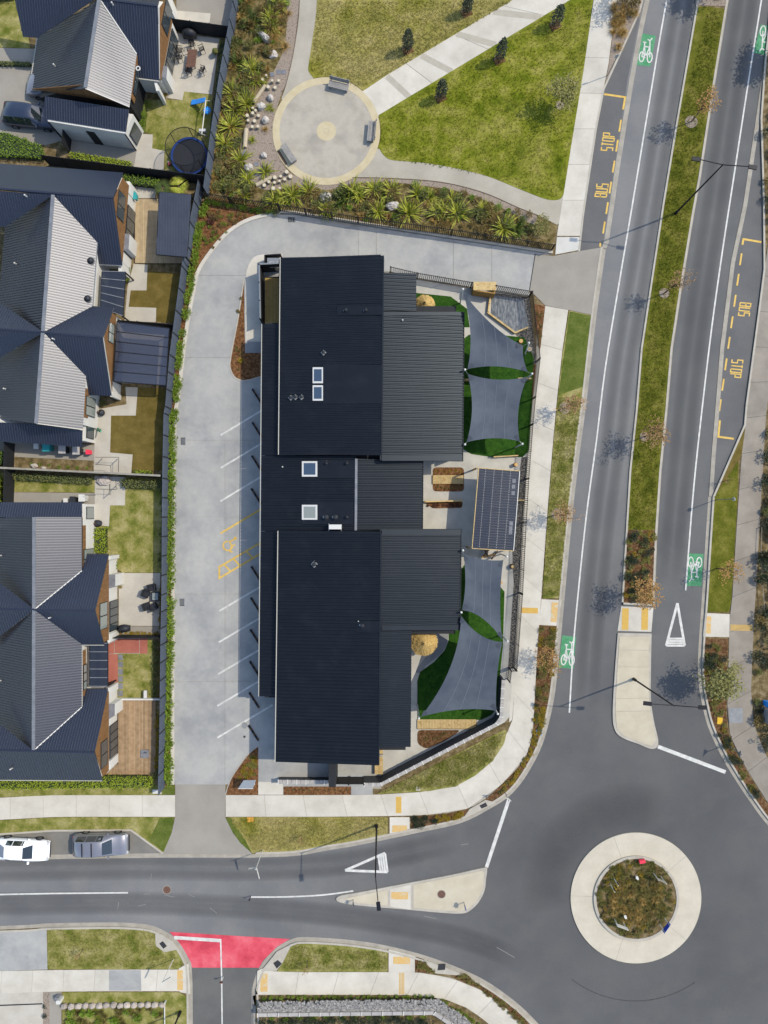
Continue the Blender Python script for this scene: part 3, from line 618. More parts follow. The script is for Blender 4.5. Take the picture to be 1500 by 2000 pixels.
# planted islands inside the yard
sheet("planting_bed", curve([(477,548),(466,620),(452,700),(452,722),(462,738),(480,743)],4) + [(511,735),(512,690),(479,690)], .135, M_soilred)
strip("bed_kerb", curve([(477,546),(466,620),(451,700),(451,722),(461,739),(480,744),(511,736)],4), .12, .155, M_kerb, yo)
sheet("planting_bed", curve([(443,1550),(452,1522),(470,1494),(487,1472),(505,1457)],4) + [(505,1551),(441,1551)], .135, M_soilred)
strip("bed_kerb", curve([(441,1551),(451,1521),(469,1493),(486,1471),(505,1456)],4), .08, .15, M_kerb, yo)
ramp = sheet("ramp_path", curve([(480,690),(480,560),(484,525),(496,504),(515,498),(552,497)],4) + [(552,530),(510,530),(510,690)], .140, M_path)
sheet("ramp_landing", [(479,668),(511,668),(511,690),(479,690)], .146, M_darkconc, parent=ramp)
# south forecourt
sheet("forecourt", [(505,1455),(505,1551),(554,1551),(554,1535),(730,1535),(745,1500),(745,1440)], .128, M_lot)
sheet("forecourt_step", [(505,1526),(553,1526),(553,1551),(505,1551)], .140, M_path)
sheet("planting_bed", [(554,1535),(686,1535),(686,1551),(554,1551)], .135, M_soilred)
sheet("entry_path", [(686,1535),(728,1535),(728,1551),(686,1551)], .13, M_lot)

# ---- play yard
sheet("play_yard", [(745,534),(814,547),(1033,582),(1047,708),(1039,790),(1030,900),(1021,1010),(1014,1140),(1003,1303),(1000,1330),(994,1400),(985,1410),(752,1530),(740,1535),(740,1440)], .125, M_play)
def turf(px, k=5): return sheet("turf_patch", curve(px, k, closed=True) if k else px, .14, M_turf)
turf([(813,573),(880,580),(912,604),(917,640),(813,640)], 0)
turf([(902,665),(915,655),(935,650),(1024,660),(1042,700),(1038,790),(1033,880),(1020,893),(960,893),(920,887),(900,875)], 0)
turf([(898,1115),(912,1096),(935,1100),(985,1155),(982,1260),(974,1340),(970,1380),(960,1395),(940,1405),(815,1405),(815,1330),(820,1312),(848,1292),(868,1270),(876,1250),(876,1215),(898,1200)], 0)
sheet("grey_path", curve([(855,1225),(873,1228),(874,1250),(862,1275),(835,1297),(822,1312),(812,1310),(830,1285),(848,1270),(856,1250)],4), .131, M_darkconc)
def bed(px, m, z=.138, r=8): return sheet("planting_bed", rnd_poly(px, r), z, m)
bed([(845,913),(906,913),(906,960),(845,960)], M_soilred)
bed([(826,980),(904,980),(902,992),(845,993)], M_soilred, r=4)
bed([(815,1425),(900,1425),(870,1446),(832,1462),(815,1452)], M_soil)
sheet("pebble_bed", [(1018,893),(1030,893),(1021,1010),(1014,1140),(1003,1303),(992,1303),(999,1190),(1003,1140),(1001,1110),(1000,1060),(1010,960)], .139, M_pebble)
sheet("pebble_bed", [(960,572),(1033,582),(1047,708),(1036,720),(1024,690),(1012,660),(1004,652),(958,612)], .139, M_pebble)
sheet("rill", [(961,578),(1022,586),(1033,640),(1004,652),(958,612)], .145, M_water)
sheet("planting_bed", [(1042,594),(1064,598),(1058,650),(1053,690),(1046,640)], .13, M_soilred)
sheet("planting_bed", [(1024,690),(1046,700),(1046,716),(1038,790),(1030,790),(1032,715)], .1385, M_soilred)

sheet("mowing_strip", [(1048,640),(1055,682),(1050,777),(1040,880),(1029,1020),(1020,1157),(1009,1300),(1003,1364),(1000,1405),(994,1410),(997,1340),(1001,1305),(1013,1140),(1020,1010),(1029,900),(1038,790),(1046,708)], .122, M_path)
# ================================================================== ROAD MARKINGS (parts of the road)
ZM = .010
strip("lane_line", curve(wl, 4), .13, ZM, M_white)
strip("lane_line", curve([(1330+186,-200),(1487,0),(1460,170),(1434,340),(1411,490),(1390,640),(1371,800),(1356,940),(1346,1060),(1339,1153)],4), .13, ZM, M_white)
strip("lane_line", [(-400,1756),(0,1747),(100,1745),(250,1743.5)], .13, ZM, M_white)
strip("lane_line", curve([(490,1752),(560,1751.5),(630,1748),(690,1740)],4), .13, ZM, M_white)
strip("stop_line", [(950,1694),(994,1561)], .30, ZM, M_white)
strip("stop_line", [(1285,1458),(1417,1508)], .32, ZM, M_white)
def stroke_mark(name, lines, org, ex, ey, w, m, z=ZM, parent=None):
    """lines: polylines in symbol units; org pixel; ex, ey pixel vectors of the unit axes"""
    mb = MB()
    for kk, ln in enumerate(lines):
        z += .0012
        q = [(org[0] + x*ex[0] + y*ey[0], org[1] + x*ex[1] + y*ey[1]) for x, y in ln]
        mb.ribbon(W(q), w/2, w/2, z-.004, z)
    return mb.build(name, m, parent or road)
# bus boxes
def bus_box(corner_a, corner_b, line, m=M_yellow): 
    pass
strip("bus_bay_line", [(1180,184),(1221,190),(1217,214)], .17, ZM, M_yellow)
for i, v in enumerate((234, 273, 314, 355, 395, 433)):
    u = 1213 - (v-234)*.159; strip("bus_bay_dash", [(u,v),(u-3.6,v+23)], .15, ZM, M_yellow)
strip("bus_bay_dash", [(1172.5,474),(1172,482)], .15, ZM, M_yellow)
strip("bus_bay_line", [(1450,478),(1452,467),(1487,473)], .17, ZM, M_yellow)
for v in (495, 535, 576, 618, 658, 700, 740, 780):
    u = 1448.5 - (v-495)*.142; strip("bus_bay_dash", [(u,v),(u-3.4,v+23)], .15, ZM, M_yellow)
strip("bus_bay_line", [(1406,821),(1403,853),(1433,857)], .17, ZM, M_yellow)
LET = {'B': [[(0,0),(0,1),(.8,1),(.8,.55),(0,.55)],[(.8,.5),(.8,0),(0,0)]], 'U': [[(0,1),(0,0),(.8,0),(.8,1)]], 'S': [[(.8,1),(0,1),(0,.52),(.8,.52),(.8,0),(0,0)]],
       'T': [[(0,1),(.8,1)],[(.4,1),(.4,0)]], 'O': [[(0,0),(0,1),(.8,1),(.8,0),(0,0)]], 'P': [[(0,0),(0,1),(.8,1),(.8,.48),(0,.48)]]}
def word(txt, org, adv, up, m, cw):
    for i, c in enumerate(txt):
        stroke_mark("letter_" + c.lower(), LET[c], (org[0]+adv[0]*i, org[1]+adv[1]*i), (adv[0]*.8, adv[1]*.8), up, cw, m)
word("BUS", (1184,385), (1.5,-9.4), (-22,-1.5), M_yellow, .105)
word("STOP", (1196,295), (1.4,-9.2), (-22,-2), M_yellow, .105)
word("BUS", (1445.5,591), (-1.3,9.4), (21,2), M_yellow, .105)
word("STOP", (1430,702), (-1.3,9.2), (21,2), M_yellow, .105)
# cycle symbols on green patches
def circ(x, y, r, n=14): return [(x + r*math.cos(2*math.pi*i/n), y + r*math.sin(2*math.pi*i/n)) for i in range(n+1)]
BIKE = [circ(.24,.24,.17), circ(.80,.24,.17), [(.24,.24),(.50,.24),(.72,.60),(.36,.60),(.50,.24)], [(.24,.24),(.36,.62),(.33,.74)], [(.22,.76),(.46,.74)], [(.80,.24),(.69,.82)], [(.52,.86),(.70,.82),(.84,.92)]]
def cycle(px, org, ex, ey):
    rp("cycle_lane_patch", MB().prism(W(px), .0, .008), M_green)
    stroke_mark("cycle_symbol", BIKE, org, ex, ey, .10, M_white, z=.014)
cycle([(1253,65),(1281,70),(1270,130),(1243.5,127)], (1245,124), (28,2.5), (6,-56))
cycle([(1486,48),(1520,54),(1506,110),(1471,103)], (1516,50), (-30,-4), (-9,58))
cycle([(1345,1081),(1374,1082),(1370,1145),(1341,1144)], (1373,1085), (-29,-1), (-3,56))
cycle([(1098,1241),(1125,1244),(1120,1306),(1091,1304)], (1093,1302), (28,2), (5,-58))
# give-way triangles
def giveway(tip, a, b):
    t, a, b = Vector(tip), Vector(a), Vector(b)
    strip("give_way_triangle", [tuple(t), tuple(a)], .22, ZM, M_white); strip("give_way_triangle", [tuple(t), tuple(b)], .22, ZM+.0015, M_white)
    for k in (0, .055, .11, .165):
        p, q = a.lerp(t, k), b.lerp(t, k); strip("give_way_bar", [tuple(p), tuple(q)], .17, ZM + .003, M_white)
giveway((1323,1178), (1301,1261), (1337,1261)); giveway((674,1700), (752,1666), (757,1703))
# red threshold
redp = rp("red_threshold", MB().prism(W([(331,1820),(430,1826),(566,1834),(541,1849),(514,1876),(506,1890),(375,1890),(369,1872),(354,1848),(341,1831)]), .0, .008), M_red)
strip("stop_line", [(340,1831),(431,1837)], .30, .014, M_white); strip("lane_line", [(431,1834),(433,1910),(435,2100),(436,2400)], .12, .016, M_white)
# wear: pale scratches and patches on the street
M_scr = mat("pale_road_wear", C(150,149,146), C(138,138,136), scale=8, rough=.9)
for a, b in (((300,1733),(292,1743)),((293,1725),(296,1706)),((322,1748),(340,1752)),((410,1773),(424,1784)),((388,1733),(386,1742)),((368,1746),(380,1752)),((466,1733),(470,1728)),((281,1746),(294,1746)),((270,1770),(284,1766)),((828,1789),(852,1794)),((970,1850),(1005,1870)),((900,1650),(915,1648)),((230,1775),(232,1762))):
    strip("road_scratch", [a, b], .055, .0095, M_scr)
def lid(px, r, m, name, label, cat, z=.0, ring=True, grp=None):
    c = P(*px); o = MB().ring(c, .001, r, z, z+.012, 20).build(name, m); tag(o, label, cat, grp)
    if ring: MB().ring(c, r, r+.05, z, z+.008, 20).build("rim", M_gut, o)
lid((326,1738), .33, M_rust, "manhole_cover", "round rusty manhole cover in the street near the parked cars", "manhole cover")
lid((862,1745), .33, M_rust, "manhole_cover", "round rust red manhole cover on the pale traffic island", "manhole cover", z=.134)
lid((478,1416), .24, M_ironc, "manhole_cover", "large round grey manhole cover by the last parking bay line", "manhole cover", z=.124)
lid((478,1438), .10, M_iron, "drain_cover", "small dark round drain cap below the last parking bay line", "drain cover", z=.124, ring=False)
# parking bays
yparts = yo
def yl(name, a, b, w, m, z=.128): return strip(name, [a, b], w, z, m, yparts)
for i, (u, v) in enumerate(((432,850),(432,914),(431,979))): yl("bay_line", (u,v), (u+108,v-65), .15, M_white)
yl("bay_line", (431,1042), (539,977), .16, M_yellow)
for (u, v) in ((429,1193),(428,1254),(427,1316),(425,1378),(425,1440)): yl("bay_line", (u,v), (u+108,v-64), .15, M_white)
strip("hatched_bay", [(538,1043),(429,1107),(429,1129),(538,1064)], .16, .128, M_yellow, yparts)
for t in (.08,.25,.48,.70,.90):
    a = Vector((429,1107)).lerp(Vector((538,1043)), t); strip("hatch_line", [tuple(a), (a.x+13, a.y+13.6)], .15, .131, M_yellow, yparts)
WCH = [[(445.5+9*math.cos(R(t)), 1066+9*math.sin(R(t))) for t in range(-10,281,15)], [(459,1053),(449,1058),(453,1066),(460,1064)], [(453,1066),(450,1077),(455,1078)], [(460.5+1.6*math.cos(R(t)), 1051+1.6*math.sin(R(t))) for t in range(0,361,60)]]
stroke_mark("wheelchair_symbol", WCH, (0,0), (1,0), (0,1), .13, M_yellow, z=.128, parent=yparts)
# timber wheel stops striped black and brown
M_ws = mat("brown_rubber", C(90,66,44), rough=.8)
n = 0
for (u, v) in ((493,760),(493,825),(492,890),(491,954),(491,1106),(490,1167),(489,1229),(488,1291),(487,1352),(486,1416)):
    a, b = P(u,v,.12), P(u+19,v+30,.12); d = (b-a)/6; hid = 10
    ord_ = ("topmost", "second", "third", "fourth", "fifth", "sixth", "seventh", "eighth", "ninth", "lowest")[n]; n += 1
    t = thing("wheel_stop", ord_ + " of the ten black and brown wheel stops in the parking bays", "wheel stop", a, "wheel stops in the parking bays")
    for i in range(6):
        MB().beam(a + d*i + Vector((0,0,.06)), a + d*(i+1) + Vector((0,0,.06)), .16, .11).build("block", M_black if i % 2 == 0 else M_ws, t)
def grate(px, label):
    o = MB().prism(W(px), .12, .130).build("drain_grate", M_iron); tag(o, label, "drain grate")
    (u0,v0),(u1,v1) = px[0], px[2]
    for i in range(4):
        x = u0 + (u1-u0)*(i+.5)/4; MB().beam(P(x,v0+.8,.134), P(x,v1-.8,.134), .05, .02).build("bar", M_alu if False else M_ironc, o)
grate([(354,855),(363,855),(363,869),(354,869)], "black drain grate near the upper middle of the parking yard edge")
grate([(352,1169),(361,1169),(361,1183),(352,1183)], "black drain grate near the lower middle of the parking yard edge")
grate([(563,425),(577,426),(577,435),(563,435)], "black drain grate beside the curved top edge of the yard")
def cover(px, m, label, z=.12, cat="service cover"):
    c = Vector((0,0,0)); o = MB().prism(W(px), z-.02, z+.03).build("service_cover", m); tag(o, label, cat)
    q = ins(px, .72); MB().prism(W(q), z, z+.036).build("panel", m, o)
cover([(1400,1400),(1410,1401),(1409,1414),(1399,1413)], M_lidy, "bright yellow service cover in the planting bed by the roundabout approach")
cover([(1047,1424),(1058,1425),(1057,1436),(1046,1435)], M_lidb, "pale blue service cover in the kerbside bed at the corner")
cover([(483,1595),(496,1595),(496,1604),(483,1604)], M_lido, "amber service cover at the edge of the footpath lawn")
cover([(1422,1382),(1449,1382),(1449,1411),(1423,1411)], M_ironc, "large grey double service cover set in the footpath", z=.115)
cover([(812,1535),(821,1535),(821,1543),(812,1543)], M_kerb, "small pale concrete service cover in the corner lawn", z=.12)
cover([(299,1541),(316,1541),(316,1549),(299,1549)], M_steelw, "white service cover at the foot of the boundary hedge", z=.12)
# ================================================================== THE CHILDCARE CENTRE
def newell(p):
    n = Vector((0,0,0))
    for i in range(len(p)):
        a, b = p[i], p[(i+1) % len(p)]; n += Vector(((a.y-b.y)*(a.z+b.z), (a.z-b.z)*(a.x+b.x), (a.x-b.x)*(a.y+b.y)))
    n.normalize(); return n if n.z > 0 else -n
def roof_plane(name, pts, across, spacing, parent, m, h=.028, w=.05, thick=.05):
    """a steel sheet with raised ribs; 'across' is the direction in which ribs follow one another"""
    n = newell(pts); e1 = (Vector(across) - n*Vector(across).dot(n)).normalized(); e2 = n.cross(e1); o = pts[0]
    q = [((p-o).dot(e1), (p-o).dot(e2)) for p in pts]
    mb = MB(); k = len(mb.v); c = len(pts)
    mb.v += [tuple(p) for p in pts] + [tuple(p - n*thick) for p in pts]
    mb.f.append(tuple(range(c))); mb.f.append(tuple(range(2*c-1, c-1, -1)))
    for i in range(c): j = (i+1) % c; mb.f.append((i, c+i, c+j, j))
    lo, hi = min(a for a, _ in q), max(a for a, _ in q); t = lo + spacing*.5
    while t < hi:
        xs = []
        for i in range(c):
            (a0,b0),(a1,b1) = q[i], q[(i+1) % c]
            if (a0 <= t < a1) or (a1 <= t < a0): xs.append(b0 + (b1-b0)*(t-a0)/(a1-a0))
        xs.sort()
        for i in range(0, len(xs)-1, 2):
            y0, y1 = xs[i], xs[i+1]
            if y1 - y0 < .05: continue
            b = len(mb.v)
            for y in (y0, y1):
                for dx, dz in ((-w,0),(-w*.45,h),(w*.45,h),(w,0)): mb.v.append(tuple(o + e1*(t+dx) + e2*y + n*(dz+.001)))
            for j in range(3): mb.f.append((b+j, b+j+1, b+j+5, b+j+4))
        t += spacing
    return mb.build(name, m, parent, recalc=False)
kg = thing("childcare_centre", "long childcare building with ribbed charcoal steel roofs beside the parking yard", "building", P(690,1000,.1))
def rect(pz): return [P(u,v,z) for u, v, z in pz]
YD = (0,1,0)
def kroof(pz, sp=.29): return roof_plane("roof", rect(pz), YD, sp, kg, M_roofk, h=.05, w=.085)
hr1 = kroof([(548,503,3.85),(544.5,888,3.85),(745.5,889,4.7),(750,499,4.7)])
hr2 = kroof([(543.5,1037,3.85),(538,1488,3.85),(740,1495,4.7),(744.5,1038,4.7)])
def zl(u): return 3.2 + (u-511)/185*.62                       # low west roof rises gently to its ridge
kroof([(512,633,3.2),(511,889.5,3.2),(575,889.5,zl(575)),(577,633,zl(577))])
kroof([(511,890.5,3.2),(510,1037,3.2),(694,1037,zl(694)),(695,890.5,zl(695))])
kroof([(510,1038,3.2),(506,1360,3.2),(570,1360,zl(570)),(574,1038,zl(574))])
zc = lambda u: zl(695) - (u-697)/128*.62
kroof([(696,896,zl(695)),(695,1036,zl(695)),(825,1034,zc(825)),(826,899,zc(826))])
ze = lambda u: 4.30 - (u-746)/158*.95
kroof([(747,532,ze(747)),(747,607.5,ze(747)),(813,607.5,ze(813)),(813,534,ze(813))])
kroof([(745,608.5,ze(745)),(742,899,ze(742)),(903.5,901.5,ze(903)),(906,610,ze(906))])
kroof([(742,1033,ze(742)),(740,1230,ze(740)),(898.5,1231,ze(898)),(900.5,1033,ze(900))])
kroof([(739,1231.5,ze(739)),(736,1459,ze(736)),(802,1459,ze(802)),(804,1231.5,ze(804))])
# flat flashings between the roof sheets
def flash(pz, w=.10, m=M_flash, name="flashing", h=.03): 
    a = rect(pz); mb = MB()
    for i in range(len(a)-1): mb.beam(a[i] + Vector((0,0,.05)), a[i+1] + Vector((0,0,.05)), w, h)
    return mb.build(name, m, kg)
flash([(696,896,zl(695)+.02),(695,1036,zl(695)+.02)], .20, name="ridge_cap")
flash([(547.4,503,3.84),(544,888,3.84)], .07, M_gutter, "gutter"); flash([(543,1037,3.84),(537.4,1488,3.84)], .07, M_gutter, "gutter")
flash([(511.4,633,3.19),(505.4,1360,3.19)], .06, M_gutter, "gutter")
flash([(906.5,610,ze(906)),(904,901,ze(903))], .06, M_dark, "gutter"); flash([(901,1033,ze(900)),(899,1231,ze(898))], .06, M_dark, "gutter")
flash([(826.5,899,zc(826)),(825.5,1034,zc(825))], .06, M_dark, "gutter")
for z0, a, b in ((0,(749,503),(745,888)),(0,(744,1040),(739.6,1494))): flash([(a[0],a[1],4.70),(b[0],b[1],4.70)], .12, M_roofk, "ridge_cap")
M_rooff = mat("plain_charcoal_flashing", (.019,.022,.030,1), (.022,.026,.034,1), scale=1, rough=.5, spec=.5)
def soaker(u0, v0, u1, v1, zf, lift=.075):    # flat soaker sheets over the ribs
    MB().poly([P(u0,v0,zf(u0)+lift),P(u0,v1,zf(u0)+lift),P(u1,v1,zf(u1)+lift),P(u1,v0,zf(u1)+lift)][::1]).build("flat_flashing", M_roofk, kg)
zh = lambda u: 3.85 + (u-545)/202*.85
soaker(630,712,746,788,zh); soaker(658,597,746,615,zh)
soaker(746,889,903,900,ze); soaker(746,1034,900,1045,ze); soaker(746,609,905,616,ze); soaker(746,1222,898,1231,ze)
soaker(618,900,692,934,zl); soaker(590,980,690,1024,zl); soaker(696,1213,742,1234,zh)
# walls
def wallblock(px, z1, m=M_dark): MB().prism(W(px), .1, z1).build("wall", m, kg)
wallblock([(556,536),(745,536),(743,889),(556,889)], 3.5); wallblock([(556,889.5),(690,889.5),(690,1037),(556,1037)], 3.05); wallblock([(556,1037.5),(741,1037.5),(738,1445),(556,1445)], 3.5)
wallblock([(746,560),(808,560),(808,616),(746,616)], 3.4); wallblock([(746,618),(884,618),(884,892),(746,892)], 3.1); wallblock([(691,893),(818,893),(818,1037),(691,1037)], 3.0)
wallblock([(742,1038),(882,1038),(882,1226),(742,1226)], 3.1); wallblock([(742,1227),(792,1227),(790,1440),(742,1440)], 3.3)
wallblock([(530,648),(555,648),(555,1345),(528,1345)], 2.95)
# south entry canopy columns and window wall
MB().prism(W([(647,1446),(660,1446),(660,1512),(647,1512)]), .1, 2.9).build("canopy_wall", M_dark, kg)
# gable ends under the high roofs
for pts in ([(558,538),(735,538)], [(556,1444),(733,1444)]):
    a, b = P(*pts[0]), P(*pts[1]); MB().hexa([a+Vector((0,-.1,3.5)),b+Vector((0,-.1,3.5)),b+Vector((0,.1,3.5)),a+Vector((0,.1,3.5)),a+Vector((0,-.1,3.80)),b+Vector((0,-.1,4.55)),b+Vector((0,.1,4.55)),a+Vector((0,.1,3.80))]).build("gable_wall", M_dark, kg)
for v in (652, 712, 800, 860, 950, 1080, 1150, 1290):     # joinery on the play-yard and parking sides
    if v not in (950,):
        a, b = P(884 if 618 < v < 892 else 882, v), P(884 if 618 < v < 892 else 882, v+38)
        if v < 870 or 1040 < v < 1200:
            f = MB().beam(a+Vector((.02,0,1.2)), b+Vector((.02,0,1.2)), .08, 2.1).build("window", M_frame, kg)
            MB().beam(a+Vector((.05,-.08,1.2)), b+Vector((.05,.08,1.2)), .06, 1.9).build("pane", M_glass, f)
# skylights
def skylight(u0,v0,u1,v1,zf,m):
    w = MB()
    q = [P(u0,v0,zf(u0)),P(u0,v1,zf(u0)),P(u1,v1,zf(u1)),P(u1,v0,zf(u1))]
    f = MB(); up = Vector((0,0,.14))
    f.hexa(q + [p + up for p in q]); fo = f.build("skylight", M_wframe, kg)
    c = sum(q, Vector((0,0,0)))/4; g = [c + (p-c)*.76 + up + Vector((0,0,.012)) for p in q]
    MB().hexa([p - Vector((0,0,.01)) for p in g] + g).build("pane", m, fo)
skylight(611,718,631,749,zh,M_sky); skylight(611,753,631,783,zh,M_sky); skylight(590,901,620,931,zl,M_sky); skylight(590,986,620,1015,zl,M_blind)
# roof vents: square dark boots with pale diamond flashing and a pipe
def vent(u, v, z, r=.16, h=.28, m=M_cover, base=True):
    p = P(u,v,z+.03); mb = MB()
    t = MB().tube(p, p + Vector((0,0,h)), r*.55, r*.5, 10).build("vent_pipe", m, kg)
    if base: MB().box(p + Vector((0,0,.012)), (r*2.1, r*2.1, .03), R(45)).build("vent_flashing", M_alu, t)
    MB().tube(p + Vector((0,0,h)), p + Vector((0,0,h+.10)), r*.85, r*.4, 10).build("vent_cowl", m, t)
for u, v in ((676,607),(715,607),(632,689),(577,776),(589,776),(568,777)): vent(u, v, zh(u))
for u, v in ((614,1102),(708,1221)): vent(u, v, zh(u), .2)
for u, v in ((638,905),(678,905),(678,1010)): vent(u, v, zl(u))
for u, v in ((638,1010),(656,1010)): vent(u, v, zl(u), .24, .4)
vent(552, 912, zl(552), .08, .1, M_steelw, False); vent(786,626,ze(786), .09, .12, M_steelw, False); vent(700,1213,zh(700), .06, .1, M_steelw, False)
ac = thing("roof_fan_unit", "white fan unit on pale legs on the middle roof of the childcare building", "fan unit", P(655,1030,zl(655)+.03))
MB().box(P(655,1029,zl(655)+.40), (1.0,.38,.62)).build("casing", M_steelw, ac)
for du in (-14, 13): MB().box(P(655+du*.9,1030,zl(655)+.06), (.06,.62,.08)).build("foot", M_alu, ac); MB().box(P(655+du*.9,1030,zl(655)+.10), (.05,.05,.12)).build("leg", M_alu, ac)

# ---- service court at the north-west corner
sc_ = thing("service_court_screen", "dark slatted screen around the tan timber service deck", "screen", P(528,575,.14))
for a, b in (((516,634),(514,531)),((514,531),(551,529))):
    A, B = P(*a,.14), P(*b,.14); MB().beam(A+Vector((0,0,.95)), B+Vector((0,0,.95)), .08, 1.9).build("screen_panel", M_dark, sc_)
    MB().beam(A+Vector((0,0,1.93)), B+Vector((0,0,1.93)), .12, .05).build("top_rail", M_alu, sc_)
for k in range(4): 
    q = Vector((516,634)).lerp(Vector((514,531)), k/3); MB().box(P(q.x,q.y,.14)+Vector((-.05,0,.98)), (.10,.10,1.96)).build("post", M_black, sc_)
dk = thing("service_deck", "tan timber service deck boards beside the charcoal roof", "deck", P(532,585,.14))
for i in range(11):
    a = P(519+i*2.9,543,.30); b = P(519+i*2.9,636,.30); MB().beam(a, b, .125, .05).build("board", M_tdeck, dk)
MB().prism(W([(517,542),(552,542),(552,637),(517,637)]), .1, .26).build("deck_frame", M_dark, dk)
hp = thing("heat_pump_unit", "pale twin fan heat pump unit in the dark corner enclosure", "heat pump", P(536,518,.14))
MB().box(P(537,517,.75), (1.15,.78,1.1)).build("casing", M_alu, hp)
for du in (-6,7):
    MB().ring(P(537+du,517,1.3), .24, .27, 1.30, 1.33, 20).build("fan_ring", M_steelw, hp)
    f = MB()
    for k in range(6): 
        d = Vector((math.cos(k*math.pi/3), math.sin(k*math.pi/3), 0)); f.beam(P(537+du,517,1.31), P(537+du,517,1.31)+d*.23, .10, .012)
    f.build("fan_grille", M_ironc, hp)
en = thing("heat_pump_enclosure", "low dark wall enclosing the heat pump at the building corner", "enclosure", P(524,516,.14))
for a, b in (((521,529),(521,507)),((521,507),(552,505))):
    A, B = P(*a,.14), P(*b,.14); MB().beam(A+Vector((0,0,.55)), B+Vector((0,0,.55)), .08, 1.1).build("wall_panel", M_dark, en)

# ---- south entrance: block wall with separate cap blocks, gate, bench, diagonal wall
def blockwall(name, label, px, h, capw, n_per, m=M_blockd, z0=.1):
    t = thing(name, label, "wall", P(*px[0],z0)); mb = MB()
    pts = W(px); mb.ribbon(pts, .09, .09, z0, h-.02); mb.build("wall_face", m, t)
    for i in range(len(px)-1):
        a, b = pts[i], pts[i+1]; L = (b-a).length; n = max(1, round(L/n_per))
        for k in range(n):
            p, q = a.lerp(b, (k+.03)/n), a.lerp(b, (k+.97)/n)
            MB().beam(Vector((p.x,p.y,h+.03)), Vector((q.x,q.y,h+.03)), capw, .10).build("cap_block", M_block, t)
            if k % 2 == 0: MB().beam(Vector((p.x,p.y,h+.085)), Vector((p.x,p.y,h+.085)) + (q-p).normalized()*.07, capw+.06, .03).build("joint_cap", M_steelw, t)
    return t
blockwall("garden_wall", "low pale block wall beside the red bark bed at the entrance", [(546,1518),(652,1519)], 1.0, .34, .38)
dw = blockwall("garden_wall", "long diagonal dark wall with pale cap blocks round the corner play yard", [(712,1516),(744,1516),(963,1402),(972,1389),(976,1318)], 1.85, .28, .40)
g = thing("entrance_gate", "black metal gate between the entrance wall and timber bench", "gate", P(690,1512,.12))
for a, b in (((654,1516),(682,1516)),((684,1516),(711,1516))):
    A, B = P(*a,.1), P(*b,.1)
    for z in (.25, 1.75): MB().beam(A+Vector((0,0,z)), B+Vector((0,0,z)), .06, .06).build("rail", M_black, g)
    MB().beam(A+Vector((0,0,1.0)), B+Vector((0,0,1.0)), .03, 1.5).build("panel", M_black, g)
for u in (653,683,712): MB().box(P(u,1516,.1)+Vector((0,0,1)), (.10,.10,1.95)).build("post", M_black, g)
cn = thing("entry_canopy", "dark entrance canopy fins standing south of the charcoal roof", "canopy", P(690,1480,.12))
for u in (651, 706): MB().box(P(u,1470,1.45), (.5 if u == 651 else 1.1,.9,2.6)).build("fin", M_dark, cn)
def slat_bench(name, label, cat, u0, v0, u1, v1, z, n, along='v', m=M_timb):
    t = thing(name, label, cat, P((u0+u1)/2,(v0+v1)/2,.13))
    for i in range(n):
        f = (i+.5)/n
        if along == 'v': a, b = P(u0+(u1-u0)*f, v0, z), P(u0+(u1-u0)*f, v1, z); w = (u1-u0)/S/n*.86
        else: a, b = P(u0, v0+(v1-v0)*f, z), P(u1, v0+(v1-v0)*f, z); w = (v1-v0)/S/n*.86
        MB().beam(a, b, w, .05).build("slat", m, t)
    if z > .3:
        for u in (u0+1.5,u1-1.5):
            for v in (v0+2,v1-2): MB().box((P(u,v,z)+P(u,v,.13))/2 - Vector((0,0,.02)), (.08,.08,z-.17)).build("leg", m, t)
    else: MB().prism(W([(u0,v0),(u1,v0),(u1,v1),(u0,v1)]), .1, z-.03).build("frame", M_bark, t)
    return t
slat_bench("timber_bench", "slatted pine bench beside the south end of the charcoal roof", "bench", 732, 1478, 748, 1512, .5, 14, 'h')
slat_bench("timber_steps", "small pine ladder steps tucked under the south roof corner", "steps", 736, 1440, 748, 1472, .28, 9, 'h')
slat_bench("timber_boardwalk", "pine boardwalk between the bark bed and lower shade sail", "boardwalk", 815, 1405, 930, 1423, .22, 38, 'v')
slat_bench("timber_bridge", "pine bridge between two small bark gardens", "bridge", 845, 928, 905, 945, .24, 24, 'v')
sb = thing("site_sign", "tilted white sign board in the corner garden by the driveway", "sign", P(483,1535,.14))
q = [P(465,1540,1.0),P(494,1540,1.0),P(500,1524,1.75),P(476,1524,1.75)]
MB().hexa([p - Vector((0,0,.06)) for p in q] + q).build("board", mat("sign_back_grey", C(176,182,192), rough=.5), sb)
MB().beam(q[0], q[1], .05, .09).build("board_edge", M_steelw, sb)
for p, e in ((P(470,1527,.13), q[0].lerp(q[3],.5)), (P(490,1527,.13), q[1].lerp(q[2],.5))): MB().tube(p, e - Vector((0,0,.06)), .04, .04, 8).build("post", M_alu, sb)
